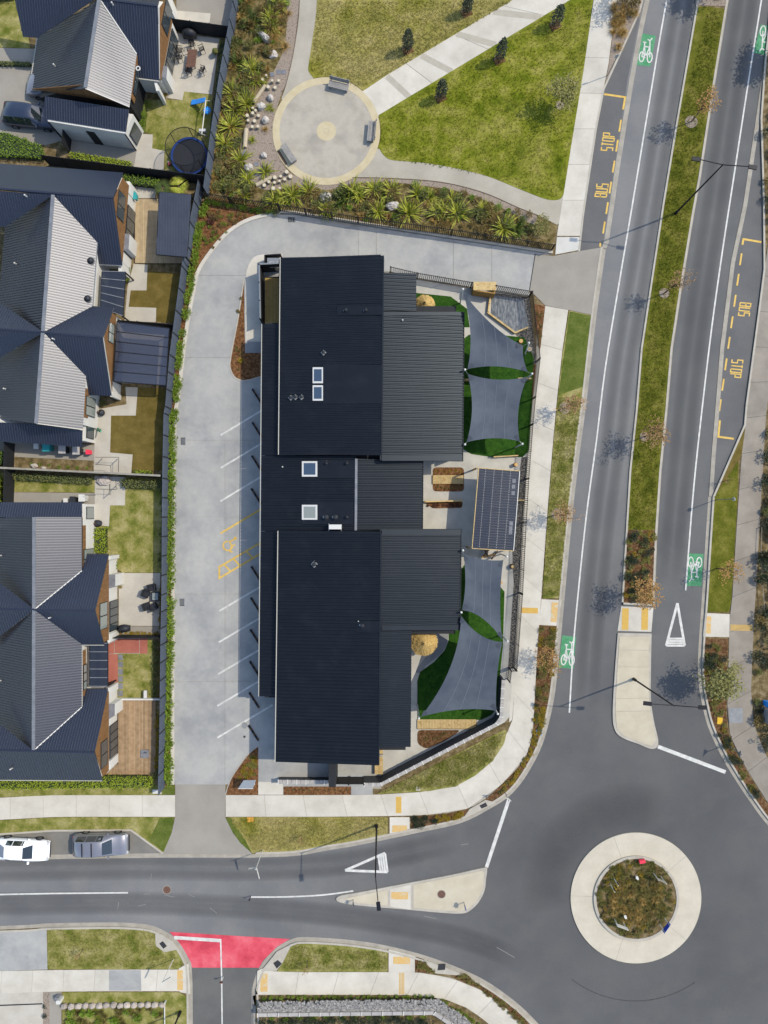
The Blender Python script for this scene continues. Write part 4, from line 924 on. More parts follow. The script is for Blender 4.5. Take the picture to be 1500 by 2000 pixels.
# ================================================================== HOUSES
RZ, TAN = 5.06, .62
class Ridge:
    def __init__(s, a, b, z=RZ, tan=TAN):
        s.a, s.b, s.z, s.tan = P(*a, z), P(*b, z), z, tan
        d = (s.b - s.a); s.d = Vector((d.x, d.y, 0)).normalized()
    def zat(s, w):
        r = Vector((w.x - s.a.x, w.y - s.a.y, 0)); return s.z - s.tan * (r - s.d * r.dot(s.d)).length
    def pt(s, u, v):                       # the roof point seen at plan position (u, v)
        z = s.z - 1
        for _ in range(30): z = .5*z + .5*s.zat(P(u, v, z))
        return P(u, v, z)
def hroof(house, rd, px, sp=.215):
    pts = [rd.pt(*p) for p in px]; return roof_plane("roof", pts, rd.d, sp, house, M_roofh, h=.03, w=.045)
def cap(house, pts, w=.16, m=M_flash, name="ridge_cap", lift=.05):
    mb = MB()
    for i in range(len(pts)-1): mb.beam(pts[i] + Vector((0,0,lift)), pts[i+1] + Vector((0,0,lift)), w, .05)
    return mb.build(name, m, house)
def body(house, rd, A, B, depth, drop=.10, m=M_render):
    """solid under a gabled roof: gable wall on the ground line A-B, running back 'depth' metres"""
    a, b = P(*A), P(*B); n = (b - a).normalized(); back = rd.d.copy(); outn = Vector((n.y, -n.x, 0))
    mid = (rd.a + rd.b)/2 - a; 
    if back.dot(Vector((mid.x, mid.y, 0))) < 0: back = -back
    # where the ridge crosses the wall
    den = n.x*rd.d.y - n.y*rd.d.x; r = rd.a - a; t = (r.x*rd.d.y - r.y*rd.d.x)/den; L = (b-a).length
    prof = [(0,.09),(L,.09),(L,rd.zat(b)-drop)] + ([(t, RZ-drop-.02)] if .1 < t < L-.1 else []) + [(0,rd.zat(a)-drop)]
    front = [a + n*s + Vector((0,0,z)) for s, z in prof]; k = len(front)
    mb = MB(); mb.v = [tuple(p) for p in front] + [tuple(p + back*depth) for p in front]
    mb.f = [tuple(range(k)), tuple(range(2*k-1, k-1, -1))] + [(i, k+i, k+(i+1) % k, (i+1) % k) for i in range(k)]
    mb.build("wall", m, house, recalc=True)
    if outn.dot(back) > 0: outn = -outn
    return a, n, outn, L, prof, t
def clad(house, fr, z0=2.12, m=M_cedar, out=.05):
    a, n, o, L, prof, t = fr
    top = prof[2:]; pts = [(0,z0),(L,z0)] + [(s, max(z, z0+.02)) for s, z in top]
    f = [a + n*s + Vector((0,0,z)) + o*out for s, z in pts]; mb = MB(); k = len(f)
    mb.v = [tuple(p) for p in f] + [tuple(p - o*(out-.002)) for p in f]
    mb.f = [tuple(range(k))] + [(i, k+i, k+(i+1) % k, (i+1) % k) for i in range(k)]
    mb.build("cladding", m, house, recalc=True)
def window(house, fr, s0, s1, z0, z1, bars=0, m=M_glass, fm=M_frame, out=.07, name="window"):
    a, n, o, L, prof, t = fr
    A, B = a + n*s0 + o*out, a + n*s1 + o*out; zc = Vector((0,0,(z0+z1)/2))
    w = MB().beam(A+zc, B+zc, .05, z1-z0).build(name, fm, house); k = bars+1
    for i in range(k):
        p, q = A.lerp(B, i/k) + n*.05, A.lerp(B, (i+1)/k) - n*.05; MB().beam(p+zc+o*.02, q+zc+o*.02, .03, z1-z0-.14).build("pane", m, w)
def pier(house, px, h, m=M_render, capm=None):
    MB().prism(W(px), .09, h).build("pier", m, house)
    if capm: MB().prism(W(ins([( (750+(u-750)), v) for u, v in px], 1.0)), h, h+.04).build("pier_cap", capm, house)
def pipe(house, p, h=.35, r=.06): MB().tube(p, p+Vector((.0,0,h)), r, r, 8).build("flue_pipe", M_steelw, house)
def slope_leanto(house, pz, across, m=M_roofh): return roof_plane("lean_to_roof", [P(*q) for q in pz], across, .215, house, m, h=.03, w=.045)

# ---------------- house beside the south street (lower house)
h3 = thing("house", "lower gabled house with timber deck and lime hedge beside the street", "house", P(90,1250,.09))
m3 = Ridge((67,1010),(65,1466)); w3a = Ridge((67,1191),(186,1192)); w3b = Ridge((66,1466),(185,1469)); l3a = Ridge((-90,1187),(67,1190)); 
hroof(h3, m3, [(67,1010),(67,1191),(160,1115),(160,1010)]); hroof(h3, m3, [(67,1191),(66,1466),(160,1381),(161,1259)])
hroof(h3, w3a, [(67,1191),(186,1192),(212.5,1083),(160,1083),(160,1115)]); hroof(h3, w3a, [(67,1191),(161,1259),(203,1259),(186,1192)])
hroof(h3, w3b, [(66,1466),(185,1469),(211,1346),(161,1346),(160,1381)]); hroof(h3, w3b, [(65,1466),(-60,1463),(-60,1522),(200,1524),(185,1469)])
hroof(h3, m3, [(67,1010),(-28,1010),(-28,1118),(67,1191)]); hroof(h3, l3a, [(67,1190),(-28,1118),(-90,1118),(-90,1187)]); hroof(h3, l3a, [(67,1191),(-90,1188),(-90,1264),(-28,1264)])
hroof(h3, m3, [(67,1192),(-28,1264),(-28,1394),(65,1466)]); hroof(h3, Ridge((-60,1463),(66,1466)), [(66,1466),(-28,1394),(-60,1394),(-60,1463)])
for rd, a, b in ((m3,(67,1010),(66,1466)),(w3a,(67,1191),(186,1192)),(w3b,(-60,1463),(185,1469)),(l3a,(-90,1187),(67,1190))): cap(h3, [rd.pt(*a), rd.pt(*b)], .26 if rd is m3 else .14, M_flash if rd is m3 else M_roofh)
for rd, q in ((m3,[(67,1191),(160,1115)]),(m3,[(66,1466),(160,1381)])): cap(h3, [rd.pt(*p) for p in q], .08, M_steelw, "valley_flashing", .03)
for rd, q in ((w3b,[(-60,1523.5),(200,1525)]),(w3a,[(161,1260),(203,1260)]),(w3a,[(161,1082),(212,1082)]),(w3b,[(161,1345),(211,1345)]),(m3,[(160.5,1010),(160.5,1115)]),(m3,[(160.5,1260),(160.5,1380)])): cap(h3, [rd.pt(*p) for p in q], .06, M_gutter if q[0][1] > 1500 or q[0][1] == 1260 else M_dark, "gutter", .0)
f = body(h3, w3a, (230,1241),(230,1085), 4.6); clad(h3, f); window(h3, f, .6, 3.2, .2, 2.0, 3, M_glass); window(h3, f, 1.1, 3.3, 2.55, 4.1, 1, M_blind)
f = body(h3, w3b, (230,1488),(230,1338), 4.6); clad(h3, f); window(h3, f, .9, 3.7, .2, 2.0, 3, M_glass); window(h3, f, .7, 2.9, 2.5, 3.9, 1, M_glass)
fe_ = body(h3, m3, (189,1014),(60,1014), 18.0)
ew = (P(189.2,1345), Vector((0,1,0)), Vector((1,0,0)), 15, None, None)     # east wall of the main block
MB().beam(P(189,1343)+Vector((.03,0,2.75)), P(189,1258)+Vector((.03,0,2.75)), .06, .7).build("cladding", M_cedar, h3)
MB().beam(P(189,1112)+Vector((.03,0,2.75)), P(189,1025)+Vector((.03,0,2.75)), .06, .7).build("cladding", M_cedar, h3)
window(h3, ew, .6, 2.7, 2.35, 3.0, 2, M_blind, out=.09); window(h3, ew, 10.6, 12.3, .9, 2.9, 1, M_blind, out=.09)
slope_leanto(h3, [(-60,981,2.45),(160,981,2.45),(160,1010,2.95),(-60,1010,2.95)], (1,0,0))
MB().prism(W([(-60,985),(187,985),(187,1030),(-60,1030)]), .09, 2.4).build("wall", M_render, h3)
window(h3, (P(187,1018), Vector((0,1,0)), Vector((1,0,0)), 3, None, None), .2, 1.25, .5, 2.0, 0, M_blind, out=.03)
pier(h3, [(226,1118),(243,1118),(243,1140),(226,1146)], 2.1, M_render, M_slate); pier(h3, [(229,1362),(242,1362),(242,1384),(229,1392)], 2.1, M_render, M_slate)
pier(h3, [(224,1083),(234,1083),(234,1090),(224,1090)], 2.2); pier(h3, [(228,1230),(233,1230),(233,1246),(228,1250)], 2.1); pier(h3, [(228,1470),(233,1470),(233,1486),(228,1492)], 2.1); pier(h3, [(226,1332),(232,1332),(232,1345),(226,1348)], 2.1)
for u, v, rd in ((99,1206,w3a),(2,1329,m3),(24,1500,w3b),(3,1085,m3)): pipe(h3, rd.pt(u, v))

# ---------------- middle house
h2 = thing("house", "middle gabled house with two patio roofs beside the parking yard", "house", P(90,600,.09))
m2 = Ridge((104,381),(71,827)); w2a = Ridge((-40,366),(221,386)); w2b = Ridge((86,649),(202,659)); l2 = Ridge((-100,635),(86,649)); w2e = Ridge((104,381),(221,386))
hroof(h2, w2a, [(104,381),(-40,366),(-40,316),(241,337),(221,386)])
hroof(h2, w2e, [(104,381),(190,473),(190,516),(239,518),(221,386)])
hroof(h2, m2, [(104,381),(86,648),(181,598),(190,473)]); hroof(h2, w2b, [(86,649),(202,659),(223,600),(181,598)]); hroof(h2, w2b, [(86,649),(168,735),(167,772),(219,773),(202,659)])
hroof(h2, m2, [(86,650),(71,827),(162,839),(168,735)])
hroof(h2, m2, [(104,381),(10,443),(-3,590),(86,649)]); hroof(h2, Ridge((-40,370),(104,381)), [(104,381),(-40,370),(-40,440),(10,443)])
hroof(h2, l2, [(86,649),(-3,590),(-100,583),(-100,635)]); hroof(h2, l2, [(86,649),(-100,636),(-100,690),(-12,705)]); hroof(h2, m2, [(86,650),(-12,705),(-20,815),(71,827)])
for rd, a, b, w in ((m2,(104,381),(71,827),.28),(w2a,(-40,366),(221,386),.14),(w2b,(86,649),(202,659),.14),(l2,(-100,635),(86,649),.12)): cap(h2, [rd.pt(*a), rd.pt(*b)], w, M_flash if rd is m2 else M_roofh)
for rd, q in ((m2,[(71,827),(162,839)]),(w2b,[(202,659),(219,773)])): cap(h2, [rd.pt(*p) for p in q], .07, M_gutter, "barge_board", .02)
for rd, q in ((m2,[(190.5,473),(181.5,598)]),(w2e,[(190,517),(239,519)])): cap(h2, [rd.pt(*p) for p in q], .06, M_flash, "gutter", .0)
f = body(h2, w2e, (256,528),(268,384), 4.2); clad(h2, f); window(h2, f, .9, 4.9, .2, 2.05, 3, M_glass); window(h2, f, 3.0, 5.2, 2.7, 4.2, 1, M_glass)
f = body(h2, w2b, (236,775),(244,630), 4.0); clad(h2, f); window(h2, f, 1, 4.6, .2, 2.0, 3, M_glass); window(h2, f, 4.0, 5.6, 2.5, 3.6, 1, M_blind)
body(h2, m2, (191,838),(98,828), 16.5)
A, B = P(192,828), P(205,492); nn = (B-A).normalized(); oo = Vector((nn.y, -nn.x, 0)); fr = (A, nn, oo if oo.x > 0 else -oo, 15, None, None)
MB().beam(A+nn*10.2+Vector((.05,0,2.75)), A+nn*14.8+Vector((.05,0,2.75)), .06, .8).build("cladding", M_cedar, h2); MB().beam(A+nn*.2+Vector((.05,0,2.75)), A+nn*2.6+Vector((.05,0,2.75)), .06, .8).build("cladding", M_cedar, h2)
window(h2, fr, .4, 2.0, 1.0, 2.9, 1, M_blind, out=.09); window(h2, fr, 10.6, 13.6, .3, 2.9, 3, M_steelw, out=.1)
slope_leanto(h2, [(-60,822,3.0),(71,829,3.0),(161,841,3.0),(160,873,2.4),(-60,857,2.4)], (1,-.07,0))
MB().prism(W([(-40,810),(187,838),(186,866),(-40,850)]), .09, 2.3).build("wall", M_render, h2)
window(h2, (P(187,864), Vector((0.02,1,0)), Vector((1,0,0)), 3, None, None), .2, 1.4, .5, 2.0, 0, M_glass, out=.03)
pier(h2, [(254,474),(270,476),(268,504),(254,508)], 2.1, M_render, M_slate); pier(h2, [(248,522),(256,522),(254,545),(248,545)], 2.0); pier(h2, [(262,376),(270,376),(268,398),(262,398)], 2.1)
pier(h2, [(232,772),(238,772),(237,782),(232,782)], 2.0)
for u, v, rd in ((52,384,w2e),(32,516,m2),(11,760,m2),(106,663,w2b)): pipe(h2, rd.pt(u, v))
for u, v in ((178,510),(172,584)):
    p = m2.pt(u, v); d = MB().blob(p + Vector((0,0,.12)), .26, n=12, m=7, jit=0).build("sun_tunnel_dome", M_cover, h2, smooth=True); MB().ring(p, .26, .32, p.z, p.z+.06, 20).build("dome_ring", M_alu, d)

# ---------------- top house
h1 = thing("house", "top gabled house with white garage wall and two cars in its drive", "house", P(170,150,.09))
m1 = Ridge((195,-4),(167,172)); w1 = Ridge((195,-2),(308,12)); w1l = Ridge((20,-40),(195,-8))
hroof(h1, m1, [(194,-2),(167,172),(253,208),(267,107)]); hroof(h1, m1, [(194,-2),(73,74),(57.5,178),(167,172)])
hroof(h1, w1, [(195,-2),(267,107),(265,152),(311,158),(308,12)]); hroof(h1, w1, [(195,-2),(308,12),(345,-130),(195,-130)])
hroof(h1, w1l, [(195,-8),(20,-40),(45,72),(73,74)])
cap(h1, [m1.pt(194,-2), m1.pt(167,172)], .28); cap(h1, [w1.pt(195,-2), w1.pt(308,12)], .14, M_roofh)
for rd, q, m in ((m1,[(57,178),(73,74)],M_gutter),(m1,[(167,173),(253,209)],M_flash),(m1,[(167,173),(57.5,179)],M_roofh),(m1,[(195,-2),(267,106)],M_steelw),(w1,[(265,153),(311,159)],M_gutter)): cap(h1, [rd.pt(*p) for p in q], .09, m, "barge_board", .02)
f = body(h1, w1, (329,186),(350,75), 4.2); clad(h1, f); window(h1, f, .9, 4.6, .2, 2.0, 3, M_glass); window(h1, f, 3.4, 5.6, 2.6, 4.2, 1, M_glass)
f = body(h1, m1, (276,240),(96,212), 6.5, m=M_dark); clad(h1, f, z0=2.9)
fr = (P(279,232), (P(292,150)-P(279,232)).normalized(), Vector((1,-.15,0)).normalized(), 4, None, None)
MB().beam(fr[0]+Vector((.05,0,2.75)), fr[0]+fr[1]*3.6+Vector((.05,0,2.75)), .08, .9).build("cladding", M_cedar, h1); window(h1, fr, .5, 2.8, 2.35, 3.05, 1, M_glass, out=.11)
slope_leanto(h1, [(88,188,3.45),(252,214,3.45),(246,257,2.85),(83,231,2.85)], (1,-.15,0))
g1 = MB().prism(W([(118,232),(282,258),(267,294),(123,271)]), .09, 2.78).build("wall", M_render, h1)
for s0, s1 in ((.45,.56),): 
    a, b = P(123,271).lerp(P(267,294), s0), P(123,271).lerp(P(267,294), s1); MB().beam(a+Vector((0,-.03,1.1)), b+Vector((0,-.03,1.1)), .06, 2.1).build("side_door", M_dark, h1)
window(h1, (P(268.5,292), (P(282,258)-P(268,292)).normalized(), Vector((1,-.3,0)).normalized(), 2, None, None), .15, 1.3, .4, 2.2, 0, M_glass, out=.04)
for p in (P(123,271), P(267,294)): MB().tube(p+Vector((0,-.05,.1)), p+Vector((0,-.05,2.75)), .05, .05, 8).build("downpipe", M_dark, h1)
pier(h1, [(327,158),(342,161),(340,184),(325,180)], 2.2, M_render, M_slate); pier(h1, [(316,186),(321,187),(326,206),(321,207)], 2.2); pier(h1, [(338,18),(345,19),(352,60),(346,62)], 2.2)
for u, v, rd in ((108,130,m1),(221,10,w1)): pipe(h1, rd.pt(u, v))
dish = MB().ring(m1.pt(264,134)+Vector((.25,0,0)), .12, .20, m1.pt(264,134).z, m1.pt(264,134).z+.05, 20).build("rainhead", M_steelw, h1)

# ---------------- yard surfaces
for name, px, m in (("patio", [(346,66),(429,77),(415,186),(360,180),(357,197),(322,192),(330,160)], M_patio), ("garden_path", [(262,262),(299,264),(298,291),(322,296),(320,338),(262,336)], M_patio),
    ("driveway", [(-100,128),(70,132),(110,190),(125,275),(90,285),(-100,250)], M_drive), ("driveway", [(-100,92),(70,97),(72,128),(-100,125)], M_drive), ("side_path", [(123,272),(268,295),(262,330),(140,300)], M_drive),
    ("gravel_drive", [(346,-100),(480,-100),(454,55),(345,40)], M_drive), ("threshold_slab", [(340,22),(412,28),(410,46),(340,40)], M_path),
    ("back_lawn", [(360,180),(416,187),(404,340),(322,338),(322,296),(298,291),(299,264),(278,258),(288,196),(357,197)], M_grass_dry), ("front_lawn", [(-100,-50),(35,-50),(60,96),(-100,90)], M_grass_dry),
    ("side_garden", [(279,196),(290,198),(285,260),(268,262)], M_grass_lush), ("side_border", [(429,77),(452,70),(410,340),(404,340)], M_dirt), ("side_border", [(-100,250),(90,285),(140,300),(262,332),(262,345),(-100,320)], M_dirt),
    ("patio", [(240,362),(306,366),(304,390),(264,388)], M_patio), ("back_lawn", [(289,530),(362,536),(346,632),(306,628),(306,602),(254,600),(256,568),(287,568)], M_grass_brown),
    ("garden_path", [(262,516),(289,518),(287,568),(256,568),(252,600),(306,602),(305,630),(244,628),(250,560)], M_patio), ("patio_floor", [(224,632),(332,638),(326,752),(218,748)], M_patio),
    ("garden_path", [(246,756),(270,757),(266,812),(218,812),(216,884),(260,888),(257,926),(184,922),(186,850),(190,800),(248,790)], M_patio), ("back_lawn", [(270,757),(334,760),(331,812),(322,918),(258,922),(260,888),(214,884),(218,812),(266,812)], M_grass_brown),
    ("side_path", [(-60,850),(186,870),(184,900),(-60,888)], M_drive), ("side_border", [(-60,888),(184,900),(184,924),(-60,914)], M_dirt),
    ("side_lawn", [(-60,920),(186,932),(186,962),(-60,960)], M_grass_dry), ("side_path", [(-60,961),(187,963),(187,985),(-60,985)], M_drive), ("garden_path", [(186,930),(246,932),(245,987),(216,987),(214,1028),(187,1026)], M_patio),
    ("back_lawn", [(246,932),(324,936),(318,1118),(240,1118),(187,1080),(190,1028),(214,1028),(216,987),(245,987)], M_grass_dry), ("patio", [(233,1119),(314,1119),(312,1222),(233,1222)], M_patio), ("patio_step", [(240,1223),(318,1223),(318,1238),(240,1238)], M_drive),
    ("back_lawn", [(231,1246),(320,1246),(318,1362),(231,1362)], M_grass_dry), ("side_border", [(300,1246),(322,1246),(320,1530),(304,1530)], M_dirt), ("side_border", [(-60,1526),(340,1534),(340,1551),(-60,1556)], M_grass_dry), ("new_turf_strip", [(318,1536),(342,1532),(342,1551),(318,1551)], M_grass_lush)):
    YC = globals().get("YC", 0) + 1; Z = .100 + .0006*YC + (.012 if "lawn" not in name and "border" not in name else .004)
    sheet(name, px, Z, m)
tp = sheet("terracotta_patio", [(213,1246),(289,1246),(289,1276),(231,1276),(231,1332),(213,1332)], .125, M_gut)
for q in ([(213,1246),(224,1246),(224,1276),(213,1276)],[(225,1247),(273,1247),(273,1275),(225,1275)],[(274,1246),(289,1246),(289,1276),(274,1276)],[(213,1277),(231,1277),(231,1332),(213,1332)]): MB().prism(W(q), .1, .135).build("paving_slab", M_redpave, tp)
sp_ = sheet("slate_path", [(231,1276),(242,1276),(242,1362),(231,1362)], .12, M_dirt)
for i in range(6): MB().prism(W([(232,1278+i*14),(241,1278+i*14),(241,1289+i*14),(232,1289+i*14)]), .1, .135).build("paver", M_slate, sp_)
def deckset(label, u0, v0, u1, v1, n, m, z=.22):
    t = thing("timber_deck", label, "deck", P((u0+u1)/2,(v0+v1)/2,.1)); MB().prism(W([(u0,v0),(u1,v0),(u1,v1),(u0,v1)]), .09, z-.03).build("deck_frame", M_bark, t)
    for i in range(n):
        u = u0 + (u1-u0)*(i+.5)/n; MB().beam(P(u,v0,z), P(u,v1,z), (u1-u0)/S/n*.93, .04).build("board", m, t)
deckset("weathered brown timber deck beside the lower house", 231, 1364, 304, 1519, 24, M_deck); deckset("brown timber deck end below the gable of the lower house", 204, 1493, 230.5, 1519, 9, M_deck)
deckset("pale timber deck beside the corrugated patio roof of the middle house", 264, 389, 372, 514, 30, M_deck2)

# ---------------- fences
def fence(label, px, h, m, board=1.6, cat="fence", post=M_dark, capm=None, z0=.09):
    t = thing("boundary_fence", label, cat, P(*px[0], z0)); pts = W(px)
    for i in range(len(px)-1):
        a, b = pts[i], pts[i+1]; n = max(1, round((b-a).length/board))
        for k in range(n):
            p, q = a.lerp(b, k/n), a.lerp(b, (k+1)/n); d = (q-p).normalized()*.03
            MB().beam(p+d+Vector((0,0,z0+h/2)), q-d+Vector((0,0,z0+h/2)), .04, h).build("panel", m, t)
            MB().box(p+Vector((0,0,z0+h/2+.02)), (.10,.10,h+.04)).build("post", post, t)
            if capm: MB().beam(p+Vector((0,0,z0+h+.02)), q+Vector((0,0,z0+h+.02)), .16, .05).build("cap_rail", capm, t)
    return t
fence("blue grey board fence between the top house and park planting", [(486,-90),(470,0),(439,168),(422,280),(408,386)], 1.8, M_bfence)
fence("long blue grey board fence between the houses and parking yard", [(398,372),(382,450),(367,534),(355.6,618),(344,702),(336,800),(333,813),(330.5,936),(329,1157),(327,1252),(325,1420),(322,1538)], 1.8, M_bfence)
fence("dark fence between the top and middle house yards", [(100,324),(240,342),(408,362)], 1.8, M_dfence)
fence("dark fence across the drive above the top house patio", [(344,62),(455,77)], 1.6, M_dfence)
fence("dark fence between the lawn and glazed patio of the middle house", [(246,636),(352,644)], 1.7, M_dfence)
fence("pale capped fence between the middle and lower houses", [(-80,911),(0,915),(185,924),(326,931)], 1.7, M_dfence, capm=M_cfence)
fence("dark fence beside the terracotta patio of the lower house", [(224,1240),(326,1240)], 1.5, M_dfence)
fence("short dark gate fence by the white garage wall", [(141,270),(138,300)], 1.7, M_dfence)
fence("short dark fence left of the pale capped fence", [(30,868),(28,918)], 1.7, M_dfence); fence("short dark fence below the pale capped fence", [(30,920),(28,982)], 1.7, M_dfence)
lw = MB().ribbon(W([(231,1363),(320,1363)]), .05, .05, .09, .5).build("low_wall", M_steelw); tag(lw, "thin low white wall along the top of the brown deck", "wall"); MB().ribbon(W([(231,1363),(320,1363)]), .07, .07, .5, .53).build("coping", M_steelw, lw)

# ---------------- patio roofs
def patio_roof(label, px, z0, z1, m, nb, across, bars='h', corr=False, fm=M_black):
    t = thing("patio_roof", label, "patio roof", P(sum(p[0] for p in px)/4, sum(p[1] for p in px)/4, .1))
    a, b, c, d = [P(p[0], p[1], z) for p, z in zip(px, (z0, z1, z1, z0))]
    if corr: roof_plane("roof_sheet", [a, d, c, b], across, .13, t, m, h=.045, w=.042)
    else: MB().hexa([p - Vector((0,0,.02)) for p in (a,b,c,d)] + [a,b,c,d]).build("roof_sheet", m, t)
    for i in range(nb+1):
        f = i/nb
        p, q = (a.lerp(d, f), b.lerp(c, f)) if bars == 'h' else (a.lerp(b, f), d.lerp(c, f))
        MB().beam(p + Vector((0,0,-.05 if corr else .02)), q + Vector((0,0,-.05 if corr else .02)), .05, .07).build("rafter", fm, t)
    for p, q in ((a,b),(b,c),(c,d),(d,a)): MB().beam(p - Vector((0,0,.06)), q - Vector((0,0,.06)), .06, .12).build("edge_beam", M_black, t)
    for p in (b, c): MB().box(Vector((p.x-.08, p.y, p.z/2)), (.10,.10,p.z-.1)).build("post", M_black, t)
patio_roof("dark corrugated patio roof over the pale deck of the middle house", [(311,375),(373,380),(365,502),(305,497)], 2.5, 2.35, M_pcorr, 4, (1,0,0), corr=True)
patio_roof("large glazed patio roof with dark rafters beside the middle house", [(228,628),(330,641),(323,753),(222,745)], 2.6, 2.3, M_poly, 6, (0,1,0))
patio_roof("small smoked glass patio roof with pale rafters of the middle house", [(199,530),(245,531),(240,617),(196,600)], 2.6, 2.3, M_polyd, 5, (0,1,0), fm=M_flash)
patio_roof("curved smoked glass patio roof with pale rafters of the lower house", [(175,1256),(210,1256),(210,1340),(175,1340)], 2.5, 2.25, M_polyd, 5, (0,1,0), fm=M_flash)
# ================================================================== PLAY-YARD THINGS
def barfence(label, px, h=1.5, pitch=.16, gap=None, z0=.13):
    """black steel fence: posts, two rails, and upright bars"""
    t = thing("bar_fence", label, "fence", P(*px[0], z0)); pts = W(px); bars_ = MB()
    for i in range(len(px)-1):
        a, b = pts[i], pts[i+1]; L = (b-a).length; n = max(1, round(L/2.4))
        for z in (.15, h-.12): MB().beam(a+Vector((0,0,z0+z)), b+Vector((0,0,z0+z)), .04, .04).build("rail", M_black, t)
        for k in range(n+1 if i == len(px)-2 else n):
            p = a.lerp(b, k/n); MB().box(p+Vector((0,0,z0+h/2+.03)), (.065,.065,h+.06)).build("post", M_black, t)
        k = int(L/pitch)
        for j in range(k):
            p = a.lerp(b, (j+.5)/k); bars_.box(p+Vector((0,0,z0+h/2)), (.05,.05,h))
    bars_.build("bars", M_black, t, kind="stuff"); return t
barfence("black bar fence along the top of the play yard", [(762,533),(814,545),(919,563)])
barfence("black bar fence round the pebble corner and street side of the play yard", [(963.6,568.6),(1033,580),(1047.6,707),(1039,780),(1034,832),(1026,936),(1021,1020),(1014,1157),(1003,1303),(992,1303)])
barfence("short black bar fence above the dark corner wall", [(993,1303),(990,1325)])
barfence("black bar fence between the park planting and the driveway", [(402,392),(548,414),(700,438),(880,462),(1076,491)], h=1.4, z0=.2)
sh = thing("timber_shed", "small pine play shed with boarded roof on the fence line", "shed", P(940,568,.13))
for i in range(10):
    u0 = 921 + i*4.35; MB().prism(W([(u0-.2,561),(u0+4.0,562),(u0+3.6,578),(u0-.8,577)]), 1.50, 1.54).build("roof_board", M_timb, sh)
for q in ([(921,576),(962,582),(962,584),(921,578)], [(921,562),(923,562),(922,577),(920,577)], [(960,566),(962,566),(962,582),(960,582)]): MB().prism(W(q), .13, 1.48).build("side_panel", mat("brown_pine_panel", C(168,128,64), C(184,146,82), scale=4, rough=.8), sh)
M_sl2 = M_sail
def sail(name, label, corners, sag, seams=3, n=14):
    """hypar shade sail with inward-curved edges; corners are (u, v, z)"""
    c = [P(u,v,z) for u, v, z in corners]; t = thing("shade_sail", label, "shade sail", Vector((sum(p.x for p in c)/len(c), sum(p.y for p in c)/len(c), .14)))
    if len(c) == 3: c = c + [c[2]]
    def edge(p, q, s, f):
        m_ = p.lerp(q, f); mid = (c[0]+c[1]+c[2]+c[3])/4; d = mid - (p+q)/2; d.normalize(); return m_ + d * (s * 4*f*(1-f))
    mb = MB()
    for i in range(n+1):
        for j in range(n+1):
            x, y = i/n, j/n                      # Coons patch
            e0, e1 = edge(c[0], c[1], sag[0], x), edge(c[3], c[2], sag[2], x); s0, s1 = edge(c[0], c[3], sag[3], y), edge(c[1], c[2], sag[1], y)
            bl = c[0]*(1-x)*(1-y) + c[1]*x*(1-y) + c[2]*x*y + c[3]*(1-x)*y
            p = e0*(1-y) + e1*y + s0*(1-x) + s1*x - bl; p.z -= .25*math.sin(math.pi*x)*math.sin(math.pi*y); mb.v.append(tuple(p))
    for i in range(n):
        for j in range(n): a = i*(n+1)+j; mb.f.append((a, a+n+1, a+n+2, a+1))
    mb.build("fabric", M_sail, t, smooth=True)
    for q in (c if c[2] != c[3] else c[:3]):
        o_ = sum(c, Vector((0,0,0)))/4; d_ = (o_ - q).normalized(); s_ = Vector((-d_.y, d_.x, 0)).normalized(); e_ = Vector((0,0,.03)); MB().poly([q+e_, q+d_*.55+s_*.22+e_, q+d_*.62+e_, q+d_*.55-s_*.22+e_]).build("corner_patch", mat("sail_patch", C(66,74,88), rough=.8), t)
    def row(x): return [Vector(mb.v[round(x*n)*(n+1)+j]) + Vector((0,0,.012)) for j in range(n+1)]
    for k in range(1, seams):
        r = row(k/seams); sm = MB()
        for j in range(n): sm.beam(r[j], r[j+1], .05, .008)
        sm.build("seam", mat("sail_seam", C(104,113,128), rough=.8), t)
    return t
def sailpost(label, base, top, r=.06):
    a, b = P(*base,.13), P(*top); t = MB().tube(a, b, r, r, 10).build("sail_post", M_steelw); tag(t, label, "post"); MB().blob(b + Vector((0,0,.04)), .10, n=10, m=6, jit=0).build("cap", M_steelw, t, smooth=True)
def cable(a, b, t): MB().tube(P(*a), P(*b), .014, .014, 5).build("corner_cable", M_alu, t)
s1 = sail("s", "upper grey shade sail with a pointed corner by the play shed", [(905,572,4.2),(1022,675,3.2),(1031,727,3.2),(913,721,3.6)], (.55,.2,.35,.45), 4)
s2 = sail("s", "large square grey shade sail between the two upper posts rows", [(913,730,3.5),(1030,736,3.2),(1015,862,3.2),(911,864,3.5)], (.35,.42,.3,.42), 4)
s3 = sail("s", "narrow grey shade sail beside the dark slatted pergola", [(905,1082,3.6),(983,1094,3.0),(980,1248,3.2),(902,1192,3.6)], (.2,.22,.55,.25), 4)
s4 = sail("s", "lowest large grey shade sail over the corner turf", [(901,1203,3.7),(981,1254,3.3),(969,1388,3.3),(822,1400,3.7)], (.5,.18,.35,.75), 4)
